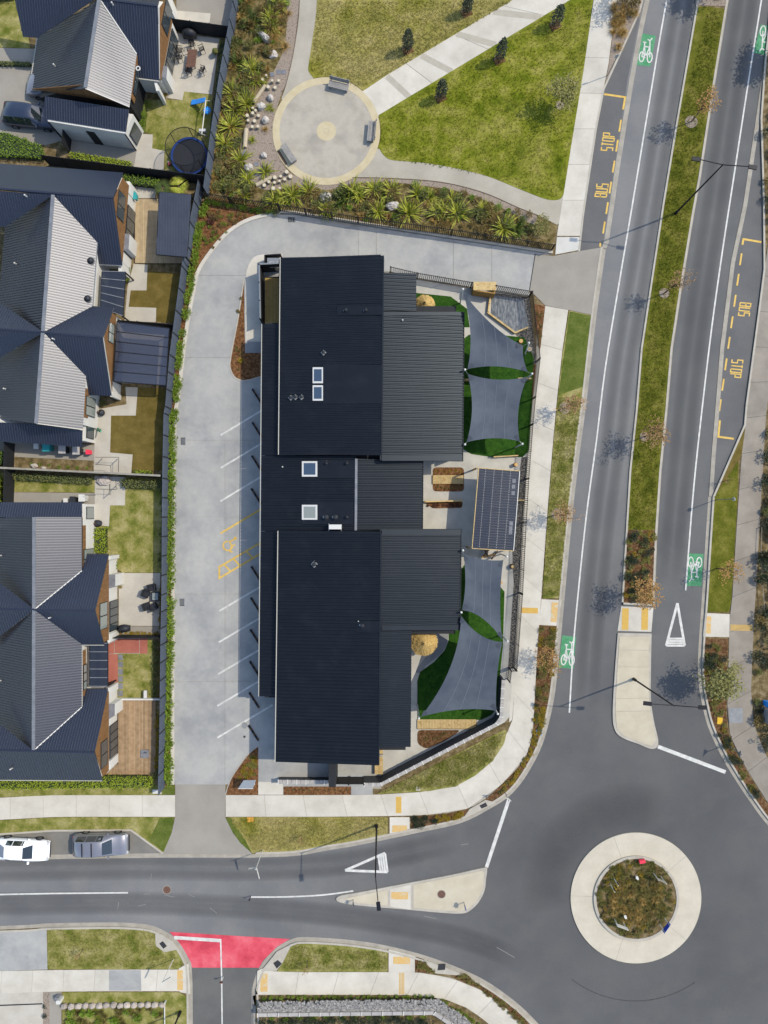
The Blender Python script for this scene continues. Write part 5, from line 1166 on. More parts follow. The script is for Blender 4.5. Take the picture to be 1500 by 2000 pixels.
for lb, bs, tp in (("white sail post at the top of the play yard", (899,592), (904,565,4.3)), ("white sail post beside the upper roof eave", (898,732), (908,722,3.8)), ("white sail post by the street fence at the upper sails", (1027,744), (1039,730,3.3)), ("white sail post by the round orange stool", (1025,692), (1033,670,3.3)),
    ("white sail post at the lower left of the square sail", (895,871), (908,868,3.6)), ("white sail post at the lower end of the square sail by the fence", (1006,874), (1020,867,3.2)), ("white sail post above the narrow sail by the roof eave", (895,1071), (904,1075,3.8)), ("white sail post above the narrow sail by the pebbles", (978,1082), (990,1087,3.2)),
    ("white sail post where the two lower sails meet the roof", (891,1183), (901,1196,3.8)), ("white sail post where the two lower sails meet the fence", (979,1240), (991,1252,3.4)), ("white sail post at the bottom left of the lowest sail", (815,1376), (818,1403,3.8)), ("white sail post at the bottom right of the lowest sail", (960,1372), (972,1394,3.4))):
    sailpost(lb, bs, tp)
for a, b, t in (((905,572,4.2),(904,565,4.3),s1),((1022,675,3.2),(1033,670,3.3),s1),((1031,727,3.2),(1039,730,3.3),s1),((1030,736,3.2),(1039,730,3.3),s2),((913,721,3.6),(908,722,3.8),s1),((913,730,3.5),(908,722,3.8),s2),((911,864,3.5),(908,868,3.6),s2),((1015,862,3.2),(1020,867,3.2),s2),((905,1082,3.6),(904,1075,3.8),s3),((983,1094,3.0),(990,1087,3.2),s3),((980,1248,3.2),(991,1252,3.4),s3),((981,1254,3.3),(991,1252,3.4),s4),((822,1400,3.7),(818,1403,3.8),s4),((969,1388,3.3),(972,1394,3.4),s4)): cable(a, b, t)
def thatch(label, u, v, r):
    t = thing("thatched_umbrella", label, "umbrella", P(u,v,.14)); c = P(u,v,.14); rng = random.Random(u)
    MB().tube(c, c+Vector((0,0,2.6)), .07, .06, 10).build("pole", M_timb, t)
    mb = MB()
    for ring_, (rr, zz) in enumerate(((1.0, 2.0), (.74, 2.22), (.46, 2.44), (.22, 2.6))):
        for k in range(150):
            a = 2*math.pi*k/150 + rng.uniform(-.02,.02); r1 = r*rr*rng.uniform(.93,1.05); r0 = max(.02, r*(rr-.34)); w = .045*rr + .012
            d, s_ = Vector((math.cos(a), math.sin(a), 0)), Vector((-math.sin(a), math.cos(a), 0)); j = rng.uniform(-.03,.03)
            mb.poly([c+d*r0-s_*w*.6+Vector((0,0,zz+.22+j-.14)), c+d*r0+s_*w*.6+Vector((0,0,zz+.22+j-.14)), c+d*r1+s_*w+Vector((0,0,zz+j-.14)), c+d*r1-s_*w+Vector((0,0,zz+j-.14))])
    mb.build("thatch", M_thatch, t); MB().tube(c+Vector((0,0,2.6)), c+Vector((0,0,2.78)), .07, .03, 8).build("finial", M_bark, t)
thatch("upper straw thatched umbrella at the roof corner", 827, 608, .86); thatch("lower round straw thatched umbrella beside the lower roof step", 825, 1246, 1.17)
pg = thing("pergola", "timber pergola with dark polycarbonate roof beside the street fence", "pergola", P(965,994,.13))
pq = [P(935,914,2.9), P(1015,920,2.7), P(1003,1076,2.7), P(922,1071,2.9)]
nb = 30
for i in range(nb):
    a, b, c, d = pq[0].lerp(pq[3], i/nb), pq[1].lerp(pq[2], i/nb), pq[1].lerp(pq[2], (i+.97)/nb), pq[0].lerp(pq[3], (i+.97)/nb)
    MB().hexa([p - Vector((0,0,.02)) for p in (a,d,c,b)] + [p + Vector((0,0,(i % 2)*.008)) for p in (a,d,c,b)]).build("roof_sheet", M_pv, pg)
dots = MB()
for f in (.17,.38,.58,.78):
    for i in range(45): p = pq[0].lerp(pq[1], f).lerp(pq[3].lerp(pq[2], f), (i+.7)/46); dots.box(p+Vector((0,0,.02)), (.04,.04,.02))
dots.build("roof_screws", M_steelw, pg, kind="stuff")
for a, b, m in ((0,3,M_timb),(1,2,M_steelw),(0,1,M_timb),(3,2,M_timb)): MB().beam(pq[a]-Vector((0,0,.06)), pq[b]-Vector((0,0,.06)), .06, .2).build("fascia", m, pg)
for p, (u, v) in zip(pq, ((928,922),(1000,926),(990,1062),(918,1062))): MB().box(Vector((p.x*.985, p.y, 1.4)), (.12,.12,2.5)).build("post", M_timb, pg)
for f in (.25,.5,.75): MB().beam(pq[0].lerp(pq[3],f)-Vector((0,0,.14)), pq[1].lerp(pq[2],f)-Vector((0,0,.14)), .05, .12).build("rafter", M_timb, pg)
for f, g_ in ((.88,.13),(.88,.2),(.88,.28),(.89,.66),(.89,.72),(.89,.77)):       # slatted stools seen below the clear edge strip
    p = pq[0].lerp(pq[1], f).lerp(pq[3].lerp(pq[2], f), g_); MB().box(p+Vector((0,0,.025)), (.28,.34,.012)).build("clear_panel", M_slate, pg)
def beamthing(name, label, cat, a, b, w, h, z, m=M_timb, segs=1):
    A, B = P(*a,z), P(*b,z); t = thing(name, label, cat, (A+B)/2)
    for i in range(segs):
        p, q = A.lerp(B, (i+.02)/segs), A.lerp(B, (i+.98)/segs); MB().beam(p+Vector((0,0,h/2)), q+Vector((0,0,h/2)), w, h).build("sleeper", m, t)
beamthing("timber_edging", "long pine edging sleepers beside the dark rill", "edging", (951,611), (1006,652), .14, .3, .13, segs=3)
beamthing("timber_edging", "pine edging sleeper along the left side of the rill", "edging", (957,578), (953,612), .14, .3, .13, segs=2)
beamthing("timber_edging", "pine edging sleeper below the rill", "edging", (1005,651), (1031,640), .12, .25, .13)
beamthing("timber_rail", "pine rail fence crossing under the square sail", "rail", (905,744), (946,744), .10, .75, .13); beamthing("timber_rail", "pine rail stub by the street fence under the square sail", "rail", (1008,742), (1036,742), .10, .8, .13)
beamthing("timber_rail", "pine edge rail below the upper turf", "rail", (962,893), (1012,890), .10, .35, .13); beamthing("timber_rail", "pine planter rail beside the small bark strip", "rail", (827,980), (905,978), .12, .5, .13)
beamthing("timber_rail", "pine rail between the pergola and street fence", "rail", (1000,978), (1022,977), .12, .6, .13)
def stump(label, u, v, r, h, m): 
    c = P(u,v,.13); t = MB().tube(c, c+Vector((0,0,h)), r, r*.92, 12).build("stump_stool", m); tag(t, label, "stool"); MB().ring(c, .01, r*.6, .13+h, .135+h, 16).build("seat_top", M_timb, t)
M_ostool = mat("orange_wood", C(216,158,78), C(226,176,104), scale=6, rough=.7)
stump("round orange wood stool near the rill", 1016, 668, .19, .4, M_ostool); stump("orange wood block above the dark pergola", 1006, 908, .17, .5, M_ostool); stump("brown wood stump on the pebbles below the pergola", 1000, 1106, .22, .45, M_bark); stump("orange wood block under the narrow sail", 977, 1137, .15, .4, M_ostool)
stump("pinkish stone stool beside the bark under the upper sail", 1033, 683, .22, .3, M_rock)
ob = thing("log_climber", "brown log climbing frame just below the pergola", "climbing frame", P(950,1078,.13))
for a, b in (((946,1070,.2),(953,1088,.9)),((956,1072,.2),(944,1086,.8)),((941,1088,.5),(968,1083,.5)),((972,1076,.3),(960,1092,.7))): MB().tube(P(*a), P(*b), .08, .07, 8).build("log", M_ostool if a[0] == 941 else M_bark, ob)

# ================================================================== PARK THINGS
def bench(label, cx, cy, ang, L=1.75, back=True, flip=1):
    c = P(cx,cy,.128); t = thing("park_bench", label, "bench", c); d = Vector((math.cos(ang), math.sin(ang), 0)); s_ = Vector((-d.y, d.x, 0))*flip
    for i in range(5):
        p = c + s_*(-.24 + i*.115) + Vector((0,0,.46)); MB().beam(p-d*L/2, p+d*L/2, .10, .05).build("seat_slat", M_bench, t)
    if back:
        for i in range(3):
            p = c + s_*(.33 + i*.035) + Vector((0,0,.58+i*.13)); MB().beam(p-d*L/2, p+d*L/2, .05, .10).build("back_slat", M_bench, t)
    for k in (-.42,.42):
        MB().beam(c+d*L*k-s_*.24+Vector((0,0,.21)), c+d*L*k+s_*.26+Vector((0,0,.21)), .08, .42).build("leg", M_slate, t)
        if back: MB().beam(c+d*L*k+s_*.34+Vector((0,0,.4)), c+d*L*k+s_*.43+Vector((0,0,.95)), .05, .06).build("back_bracket", M_slate, t)
bench("grey slatted bench at the top of the round plaza", 662, 173, R(-14)); bench("grey slatted bench at the right of the round plaza", 725, 261, R(-95)+math.pi, flip=-1)
bench("grey backless bench at the lower left of the round plaza", 565, 304, R(-56), back=False)
tb = MB().prism(W([(541,297),(546,295),(562,322),(558,324)]), .1, .16).build("timber_edge", M_bark, pz)
def boulder(label, u, v, sx, sy, sz, rot=0, grp=None):
    rng = random.Random(int(u*7+v)); mb = MB().blob((0,0,0), 1, n=11, m=7, jit=.16, rng=rng)
    c = P(u,v,.1); cs, sn = math.cos(rot), math.sin(rot)
    mb.v = [(c.x+(x*sx)*cs-(y*sy)*sn, c.y+(x*sx)*sn+(y*sy)*cs, c.z+max(-.05,z*sz+sz*.35)) for x, y, z in mb.v]
    tag(mb.build("boulder", M_rock, None), label, "boulder", grp)
for a in (("long pale boulder lying in the tall planting",517,75,.66,.30,.42,-.6),("flat pale slab boulder near the gravel path",533,107,.42,.36,.22,0),("pale pointed boulder right of the short log",529,193,.28,.30,.35,.4),("largest egg shaped boulder beside the stump steps",511,210,.40,.32,.40,.3),("pale teardrop boulder at the plaza edge",519,236,.32,.36,.35,-.5),("small pink boulder below the lower log",516,305,.26,.30,.30,.8),
    ("pale boulder between two flaxes left of the lower log",486,329,.40,.36,.35,.1),("heart shaped pale boulder below the plaza",636,386,.55,.48,.4,0),("pale boulder among flaxes in the lower planting",767,404,.58,.40,.4,.2),("round boulder in the side border of the middle house",68,910,.34,.20,.25,0),("small boulder in the side border of the middle house",86,914,.22,.14,.16,0)): boulder(*a)
def logthing(label, a, b, r=.16):
    A, B = P(*a,.25), P(*b,.25); t = MB().tube(A, B, r, r*.95, 10).build("log", M_log); tag(t, label, "log"); MB().tube(A-(B-A).normalized()*.004, A, r*.7, r*.7, 10).build("cut_end", M_sand, t)
logthing("pale squared log among the upper stumps", (495,200), (518,167)); logthing("upright pale log lying left of the plaza", (481,252), (478,288), .2); logthing("pale log beside the lower stepping stumps", (500,362), (531,346), .17)
n = 0
for u, v, r in ((514,158,.14),(521,151,.10),(533,162,.12),(545,161,.13),(525,174,.16),(538,174,.15),(484,229,.16),(495,225,.15),(506,229,.15),(486,239,.13),(498,239,.17),(494,251,.15),(505,251,.14),(500,219,.14),(495,215,.12),(517,364,.17),(526,358,.14),(538,350,.18),(549,347,.13),(561,339,.18),(568,347,.19),(557,353,.15),(547,357,.12),(537,359,.14),(535,371,.18),(547,370,.12)):
    c = P(u,v,.1); h = .26 + .12*((n*7) % 5)/4; o = MB().tube(c, c+Vector((0,0,h)), r, r*.96, 10).build("stepping_stump", M_log); n += 1
    tag(o, ("short pale log stump in the upper scatter below the slate stones" if n <= 6 else "pale log stump in the tight cluster above the upright log" if n <= 15 else "short pale log stump in the double row beside the lowest log"), "stump", ("upper log stumps" if n <= 6 else "middle log stumps" if n <= 15 else "lower log stumps")); MB().ring(c, .01, r*.8, c.z+h, c.z+h+.006, 12).build("cut_top", mat("pale_cut_wood", C(222,212,192), rough=.8), o)
for lb, u, v in (("right slate stepping stone in the upper gravel", 555, 142),("middle slate stepping stone in the upper gravel", 545, 142),("slate stepping stone beside the upper stumps", 532, 147),("slate stepping stone below the upright log", 478, 300),("slate stepping stone beside the pale lower boulder", 501, 322),("slate stepping stone in front of the lower log", 502, 340)):
    o = MB().prism(W(rnd_poly([(u-5,v-4),(u+4,v-4),(u+5,v+4),(u-4,v+5)],2)), .1, .145).build("stepping_stone", M_slate); tag(o, lb, "stepping stone")

# ================================================================== STREET FURNITURE
def lamp(label, base, top_z, arms, rz):
    b = P(*base,.12); t = thing("street_lamp", label, "street lamp", b); top = Vector((b.x,b.y,top_z))
    MB().tube(b, top, .085, .05, 10).build("pole", M_black, t); MB().tube(b, b+Vector((0,0,.5)), .14, .13, 10).build("base_sleeve", M_black, t)
    for (dx, dy) in arms:
        e = top + Vector((dx,dy,.25)); MB().tube(top-Vector((0,0,.1)), e, .04, .035, 8).build("arm", M_black, t)
        d = Vector((dx,dy,0)).normalized(); h = MB().beam(e, e+d*.62, .30, .11).build("lamp_head", M_black, t); MB().beam(e+d*.1-Vector((0,0,.062)), e+d*.55-Vector((0,0,.062)), .22, .02).build("lens", M_lamp, h)
lamp("tall twin arm street lamp in the grass median", (1319,417), 8.9, ((-1.85,.22),(1.75,-.3)), 0); lamp("twin arm street lamp on the pale splitter island", (1237.5,1326), 8.7, ((-1.75,.2),(1.75,-.05)), 0); lamp("single arm street lamp in the lawn beside the south street", (735.6,1611.5), 8.9, ((.2,-1.75),), 0)
lamp("dark street lamp in the lawn by the side street", (352,1976), 4.2, ((-.3,-.5),), 0)
def pole_sign(label, base, h, plates, r=.035, m=M_alu):
    b = P(*base,.11); t = thing("road_sign", label, "road sign", b); MB().tube(b, b+Vector((0,0,h)), r, r, 8).build("post", m, t)
    for kind, z, ang, w, hh, mm in plates:
        d = Vector((math.cos(R(ang)), math.sin(R(ang)), 0)); n_ = Vector((-d.y,d.x,0)); c = b+Vector((0,0,z)) + n_*.05
        if kind == 'rect': MB().beam(c-d*w/2, c+d*w/2, .02, hh).build("sign_plate", mm, t)
        elif kind == 'blade': MB().beam(c, c+d*w, .02, hh).build("sign_plate", mm, t)
        else:
            k = 3 if kind == 'tri' else 20; pts = [c + d*(w/2*math.cos(R(-90+360*i/k))) + Vector((0,0,w/2*math.sin(R(-90+360*i/k)))) for i in range(k)]
            mb = MB(); mb.v = [tuple(p) for p in pts] + [tuple(p+n_*.02) for p in pts]; mb.f = [tuple(range(k)), tuple(range(2*k-1,k-1,-1))] + [(i,(i+1)%k,k+(i+1)%k,k+i) for i in range(k)]; mb.build("sign_plate", mm, t)
    return t
pole_sign("white street name sign on a thin pole by the south driveway", (513,1660), 3.4, (('blade',3.2,-75,.9,.18,M_steelw),('blade',2.9,190,.7,.18,M_steelw)), m=M_steelw)
pole_sign("street name sign with crossed blades in the corner lawn by the red threshold", (339,1873), 3.2, (('blade',3.1,30,.8,.18,M_steelw),('blade',2.9,-115,.9,.18,M_steelw)), m=M_steelw)
pole_sign("bus stop pole in the narrow verge by the upper bus bay", (1186,148), 2.9, (('rect',2.6,10,.35,.5,M_steelw),))
pole_sign("thin sign pole in the right verge below the lower bus bay", (1399,976), 3.3, (('rect',3.0,-80,.3,.4,M_steelw),))
pole_sign("give way sign on a pole beside the roundabout approach footpath", (1420,1455), 2.6, (('tri',2.3,80,.75,.75,M_alu),))
pole_sign("short white give way post at the corner kerb", (984,1542), 2.5, (('tri',2.2,-30,.6,.6,M_steelw),))
pole_sign("blue keep left sign at the roundabout end of the western island", (906,1762), 1.3, (('disc',1.0,-75,.5,.5,M_signb),))
pole_sign("dark keep left post at the narrow tip of the western island", (690,1757), 1.0, (('disc',.8,-80,.35,.35,M_cover),))
pole_sign("small bollard sign at the middle of the side street line", (436,1908), .9, (('rect',.8,0,.25,.3,M_rust),), m=M_steelw)
pole_sign("dark marker post at the end of the western white line", (490,1750), .8, (('rect',.7,0,.15,.2,M_iron),), m=M_iron)
def chevron(label, a, b, m, m2=None):
    A, B = P(*a,.17), P(*b,.17); t = thing("chevron_board", label, "road sign", (A+B)/2)
    for q in (A.lerp(B,.12), A.lerp(B,.88)): MB().tube(q, q+Vector((0,0,1.35)), .035, .035, 8).build("post", M_steelw, t)
    k = 6
    for i in range(k):
        p, q = A.lerp(B, i/k), A.lerp(B, (i+1)/k); MB().beam(p+Vector((0,0,1.1)), q+Vector((0,0,1.1)), .03, .45).build("panel", m if i % 2 == 0 or m2 is None else m2, t)
chevron("black and yellow chevron board in the roundabout garden", (1190,1728), (1199,1712), M_lidy, M_black); chevron("white backed chevron board at the lower left of the roundabout garden", (1196,1792), (1218,1800), M_steelw)
chevron("dark blue backed chevron board at the lower right of the roundabout garden", (1286,1806), (1298,1789), M_signb); chevron("thin pale chevron board at the upper right of the roundabout garden", (1273,1703), (1292,1712), M_cfence)
rs = thing("red_site_sign", "small red sign lying at the top of the roundabout garden", "sign", P(1254,1681,.2)); MB().box(P(1254,1682,.5), (.5,.25,.3), .2).build("board", M_redp, rs); MB().box(P(1249,1684,.3), (.06,.06,.5)).build("post", M_steelw, rs)
for lb, u, v in (("white marker box in the upper middle of the roundabout garden", 1244, 1714), ("white marker box in the lower left of the roundabout garden", 1221, 1790)):
    o = MB().box(P(u,v,.4), (.16,.18,.45)).build("marker_box", M_steelw); tag(o, lb, "marker box"); MB().box(P(u,v,.65), (.19,.21,.04)).build("cover_plate", M_steelw, o)
un = thing("utility_cabinet", "pale utility cabinet with blue top at the right edge planting", "cabinet", P(1500,1390,.1)); MB().box(P(1498,1398,.7), (.35,1.2,1.1)).build("casing", M_ironc, un); MB().box(P(1499,1375,.7), (.3,.45,.9)).build("blue_casing", M_blue, un)
bl = thing("bike_hoop", "pale square cycle hoop beside the right footpath", "cycle hoop", P(1478,1448,.12))
for a, b in (((1474,1447),(1480,1443)),((1480,1443),(1484,1450)),((1484,1450),(1478,1453)),((1478,1453),(1474,1447))): MB().beam(P(*a,.6), P(*b,.6), .05, .05).build("hoop_bar", M_cfence, bl)
for u, v in ((1475,1447),(1483,1450)): MB().tube(P(u,v,.12), P(u,v,.6), .03, .03, 6).build("hoop_leg", M_cfence, bl)
fr_ = thing("wire_fence", "thin pale wire fence along the dark planting at the right edge", "fence", P(1480,1080,.1))
for a, b in (((1488,1030),(1486,1090)),((1486,1090),(1494,1200)),((1494,1200),(1532,1330))):
    MB().beam(P(*a,.5), P(*b,.5), .03, .04).build("top_wire", M_cfence, fr_)
    MB().tube(P(*a,.1), P(*a,.55), .03, .03, 6).build("post", M_cfence, fr_)

# ================================================================== SOUTH GARDEN WALLS
def stonewall(label, px, w, h, n_per, m, cat="stone wall"):
    t = thing("stone_wall", label, cat, P(*px[0],.1)); pts = W(px); rng = random.Random(len(px)*13 + int(px[0][0]))
    for i in range(len(px)-1):
        a, b = pts[i], pts[i+1]; L = (b-a).length; n = max(1, round(L/n_per)); d = (b-a).normalized(); s_ = Vector((-d.y,d.x,0))
        for k in range(n):
            c = a.lerp(b, (k+.5)/n) + s_*rng.uniform(-.04,.04); mb = MB().blob((0,0,0), 1, n=8, m=5, jit=.15, rng=rng); lx, ly, lz = L/n*.54, w*rng.uniform(.44,.56), h*rng.uniform(.5,.62)
            mb.v = [(c.x+d.x*x*lx+s_.x*y*ly, c.y+d.y*x*lx+s_.y*y*ly, .1+max(0,z*lz+lz*.75)) for x, y, z in mb.v]; mb.build("stone", m, t)
    return t
stonewall("dry stone edging row in the south lawn", [(122,1961),(325,1957)], .5, .45, .62, mat("pink_grey_stone", C(176,164,156), C(200,190,182), scale=3, rough=.9, rnd=.16))
def scatter_stones(label, poly, z, n, m, r=(.06,.13)):
    t = thing("gabion_wall", label, "gabion wall", P(*poly[0], .1)); xs = [p[0] for p in poly]; ys = [p[1] for p in poly]; rng = random.Random(5); mb = MB(); k = 0
    MB().prism(W(poly), .1, z).build("stone_core", M_stonew, t)
    while k < n:
        u, v = rng.uniform(min(xs),max(xs)), rng.uniform(min(ys),max(ys))
        if inside((u,v), poly): mb.blob(P(u,v,z), rng.uniform(*r), rng.uniform(.8,1.4), 1, .6, n=5, m=3, jit=.2, rng=rng); k += 1
    mb.build("stone_topping", M_stonew, t, kind="stuff"); return t
gw = scatter_stones("long pale gabion stone wall below the south footpath", [(505,1957),(858,1952),(905,1985),(960,2035),(945,2045),(890,1998),(850,1970),(508,1974)], .75, 1500, M_stonew)
blockwall("garden_wall", "pinkish capped retaining wall along the gabion", [(505,1969),(846,1965),(895,1998),(950,2045)], .8, .30, .9, m=mat("pinkish_block", C(160,150,144), rough=.9))
wp = MB().ribbon(W([(323,1958),(324,2100)]), .03, .03, .1, .3).build("edging_strip", M_steelw); tag(wp, "thin white edging strip in the south corner lawn", "edging"); MB().box(P(323,1957,.3), (.1,.1,.4)).build("end_peg", M_steelw, wp)
gb = thing("letterbox", "small pale letterbox with dark side at the stone row end", "letterbox", P(117,1953,.1)); MB().box(P(117,1953,.5), (.35,.3,.7)).build("box", M_steelw, gb); MB().box(P(113,1948,.4), (.3,.3,.6)).build("dark_panel", M_slate, gb)

# ================================================================== HOUSE YARD THINGS
tr = thing("trampoline", "round blue edged trampoline with safety net in the back lawn", "trampoline", P(376,309,.11))
tc = P(374,312,.11); TZ_ = .75
MB().ring(tc, .01, 1.44, TZ_, TZ_+.012, 40).build("mat", M_mesh, tr); MB().ring(tc, 1.44, 1.62, TZ_+.005, TZ_+.06, 40).build("edge_pad", M_navy, tr)
net = MB(); 
for i in range(40):
    a0, a1 = 2*math.pi*i/40, 2*math.pi*(i+1)/40; d0, d1 = Vector((math.cos(a0),math.sin(a0),0)), Vector((math.cos(a1),math.sin(a1),0))
    net.poly([tc+d0*1.55+Vector((0,0,TZ_-.05)), tc+d1*1.55+Vector((0,0,TZ_-.05)), tc+d1*1.6+Vector((0,0,2.35)), tc+d0*1.6+Vector((0,0,2.35))])
net.build("safety_net", M_net, tr)
hoop = MB()
for i in range(40):
    a0, a1 = 2*math.pi*i/40, 2*math.pi*(i+1)/40; hoop.tube(tc+Vector((1.6*math.cos(a0),1.6*math.sin(a0),2.36-.11)), tc+Vector((1.6*math.cos(a1),1.6*math.sin(a1),2.36-.11)), .03, .03, 6, cap=False)
hoop.build("net_hoop", M_black, tr)
for i in range(6):
    a0 = 2*math.pi*i/6+.3; d0 = Vector((math.cos(a0),math.sin(a0),0)); MB().tube(tc+d0*1.62, tc+d0*1.6+Vector((0,0,2.2)), .03, .03, 8).build("net_pole", M_black, tr)
sw = thing("swing_set", "white framed swing set with blue slide in the back lawn", "swing set", P(398,220,.11))
A, B = P(402,196,1.6), P(394,262,1.6); MB().tube(A, B, .04, .04, 8).build("top_bar", M_steelw, sw)
for p, q in ((A,(396,200)),(A,(414,198)),(B,(388,258)),(B,(406,266))): MB().tube(p, P(*q,.1), .035, .035, 8).build("leg", M_steelw, sw)
sl_ = [P(400,195,1.2), P(391,197,.8), P(383,199,.5), P(374,200,.25)]; m_ = MB()
for i in range(3): m_.beam(sl_[i], sl_[i+1], .42, .06)
m_.build("slide", M_blue, sw)
d_ = P(405,216,.5); f_ = MB().tube(d_, d_+Vector((0,0,.06)), .24, .24, 12)
for k in range(12): f_.beam(d_+Vector((.22*math.cos(k*.524),.22*math.sin(k*.524),.04)), d_+Vector((.33*math.cos(k*.524),.33*math.sin(k*.524),.04)), .07, .05)
f_.build("disc_seat", M_blue, sw)
for dx in (-.1,.1): MB().tube(d_+Vector((dx,0,.06)), A.lerp(B,.32)+Vector((dx,0,0)), .012, .012, 5).build("rope", M_steelw, sw)
for dx in (0,.22): MB().box(P(393+dx*30,256,.45), (.3,.22,.35)).build("glider_seat", M_lamp, sw)
bq = thing("barbecue", "covered black barbecue by the dark patio fence of the top house", "barbecue", P(369,66,.12))
MB().blob(P(370,66,.65), .5, 1.3, .72, 1.1, n=12, m=8, jit=.04).build("cover", M_cover, bq, smooth=True); MB().box(P(370,66,.35), (1.1,.6,.5)).build("cart", M_cover, bq)
bq2 = thing("barbecue", "covered black barbecue by the white pier of the lower house patio", "barbecue", P(243,1226,.12))
MB().blob(P(243,1227,.65), .42, 1.25, .8, 1.1, n=12, m=8, jit=.04).build("cover", M_cover, bq2, smooth=True); MB().box(P(243,1227,.35), (.9,.5,.5)).build("cart", M_cover, bq2)
dt = thing("dining_table", "dark slatted outdoor dining table on the top house patio", "table", P(374,114,.12))
for i in range(6): MB().box(P(366.5+i*3.1,114,.74), (.125,1.55,.03), R(-7)).build("slat", M_rust, dt)
for du, dv in ((-7,-14),(8,-13),(-9,14),(6,15)): MB().box(P(374+du,114+dv,.43), (.06,.06,.6)).build("leg", M_black, dt)
def chair(label, u, v, ang, m=M_black, grp="chairs around the patio table"):
    c = P(u,v,.12); t = thing("patio_chair", label, "chair", c, grp, rz=ang)
    def b(nm, cc, dd): MB().box(cc, dd).build(nm, m, t, local=True)
    for i in range(4): b("seat_slat", Vector((0,-.16+i*.11,.44)), (.44,.07,.025))
    for x in (-.2,.2):
        for y in (-.2,.2): b("leg", Vector((x,y,.22)), (.035,.035,.44))
        b("armrest", Vector((x*1.15,0,.64)), (.04,.46,.03)); b("back_post", Vector((x,.22,.66)), (.035,.035,.44))
    for i in range(3): b("back_slat", Vector((0,.23,.55+i*.13)), (.42,.03,.07))
for lb, u, v, a in (("thin dark patio chair above the dining table",377,93,0),("thin dark patio chair at the upper right of the dining table",396,102,-1.2),("thin dark patio chair at the lower right of the dining table",397,142,-2.0),("thin dark patio chair below the dining table",371,143,3.0),("thin dark patio chair at the upper left of the dining table",354,104,1.5),("thin dark patio chair at the left of the dining table",353,118,1.7)): chair(lb, u, v, a)
pt = thing("potted_shrub", "round clipped shrub in a pot at the patio edge", "potted plant", P(420,99,.12)); MB().tube(P(420,100,.12), P(420,100,.45), .16,.2,12).build("pot", M_cover, pt); MB().blob(P(420,100,.62), .26, n=12, m=8, jit=.1).build("foliage", M_shrubd, pt)
lt = thing("lounge_set", "dark outdoor table with patterned cloth on the lower house patio", "table", P(303,1165,.12)); MB().box(P(303,1165,.5), (.72,.82,.06)).build("table_top", M_cover, lt); MB().box(P(303,1165,.54), (.5,.6,.02)).build("cloth", M_blind, lt)
for dx in (-.3,.3): 
    for dy in (-.34,.34): MB().box(P(303,1165,.3)+Vector((dx,dy,0)), (.05,.05,.38)).build("leg", M_black, lt)
def armchair(label, u, v, ang):
    c = P(u,v,.12); t = thing("armchair", label, "chair", c, None, rz=ang)
    for nm, cc, dd in (("seat",(0,0,.28),(.55,.5,.24)),("backrest",(0,.27,.5),(.55,.12,.5)),("armrest",(-.3,0,.4),(.08,.55,.4)),("armrest",(.3,0,.4),(.08,.55,.4))): MB().box(Vector(cc), dd).build(nm, M_cover, t, local=True)
armchair("dark wicker armchair left of the patterned table", 288, 1158, 1.2); armchair("dark wicker armchair below the patterned table", 290, 1183, 1.9); armchair("dark wicker armchair above the patterned table", 299, 1147, .2); armchair("dark wicker armchair in the shade below the patterned table", 302, 1184, -2.6)
cl = thing("clothesline", "thin folding clothesline frame on the path of the middle house", "clothesline", P(212,905,.12))
for a, b in (((186,893),(232,893)),((232,893),(231,922)),((186,907),(216,909)),((216,909),(217,922))): MB().tube(P(*a,1.5), P(*b,1.5), .02, .02, 6).build("line_bar", M_black, cl)
for u, v in ((199,896),(229,897)): MB().tube(P(u,v,.12), P(u,v,1.5), .035, .035, 8).build("post", M_black, cl)
cl2 = thing("clothesline", "folding clothesline frame below the pale capped fence", "clothesline", P(205,955,.12))
for a, b in (((187,955),(227,956)),((227,956),(226,935)),((213,965),(214,945)),((165,967),(187,967))): MB().tube(P(*a,1.5), P(*b,1.5), .02, .02, 6).build("line_bar", M_black, cl2)
for u, v in ((213,964),(226,950)): MB().tube(P(u,v,.12), P(u,v,1.5), .035, .035, 8).build("post", M_black, cl2)
um = thing("folded_canvas", "crumpled pale canvas cover lying by the pale capped fence", "canvas", P(203,938,.12)); MB().blob(P(203,938,.3), .55, 1.1, .8, .5, n=14, m=7, jit=.14).build("cloth", mat("pale_canvas", C(214,204,198), C(196,186,180), scale=5, rough=.8), um)
MB().tube(P(196,932,.3), P(212,944,.45), .03, .03, 6).build("pole", M_steelw, um)
def bin_(label, u, v, m, lidm, s=1.0):
    c = P(u,v,.12); t = thing("wheelie_bin", label, "bin", c); MB().hexa([c+Vector((x*.22*s,y*.24*s,0)) for x,y in ((-1,-1),(1,-1),(1,1),(-1,1))]+[c+Vector((x*.28*s,y*.32*s,.95*s)) for x,y in ((-1,-1),(1,-1),(1,1),(-1,1))]).build("body", m, t); MB().box(c+Vector((0,0,.98*s)), (.6*s,.68*s,.07)).build("lid", lidm, t)
bin_("dark teal bin behind the middle house", 100, 876, M_teal, M_teal); bin_("left grey lidded bin behind the middle house", 131, 880, M_cover, M_block); bin_("right grey lidded bin behind the middle house", 158, 882, M_cover, M_block); bin_("small red recycling bin behind the middle house", 177, 884, M_redp, M_redp, .6); bin_("white storage bin behind the middle house", 78, 873, M_steelw, M_steelw, .7)
bin_("white bin at the top of the lower house", 168, 973, M_steelw, M_steelw, .9); bin_("dark bin at the top of the lower house", 149, 976, M_cover, M_cover, .8); bin_("small white bin at the top of the lower house", 134, 978, M_steelw, M_steelw, .6)
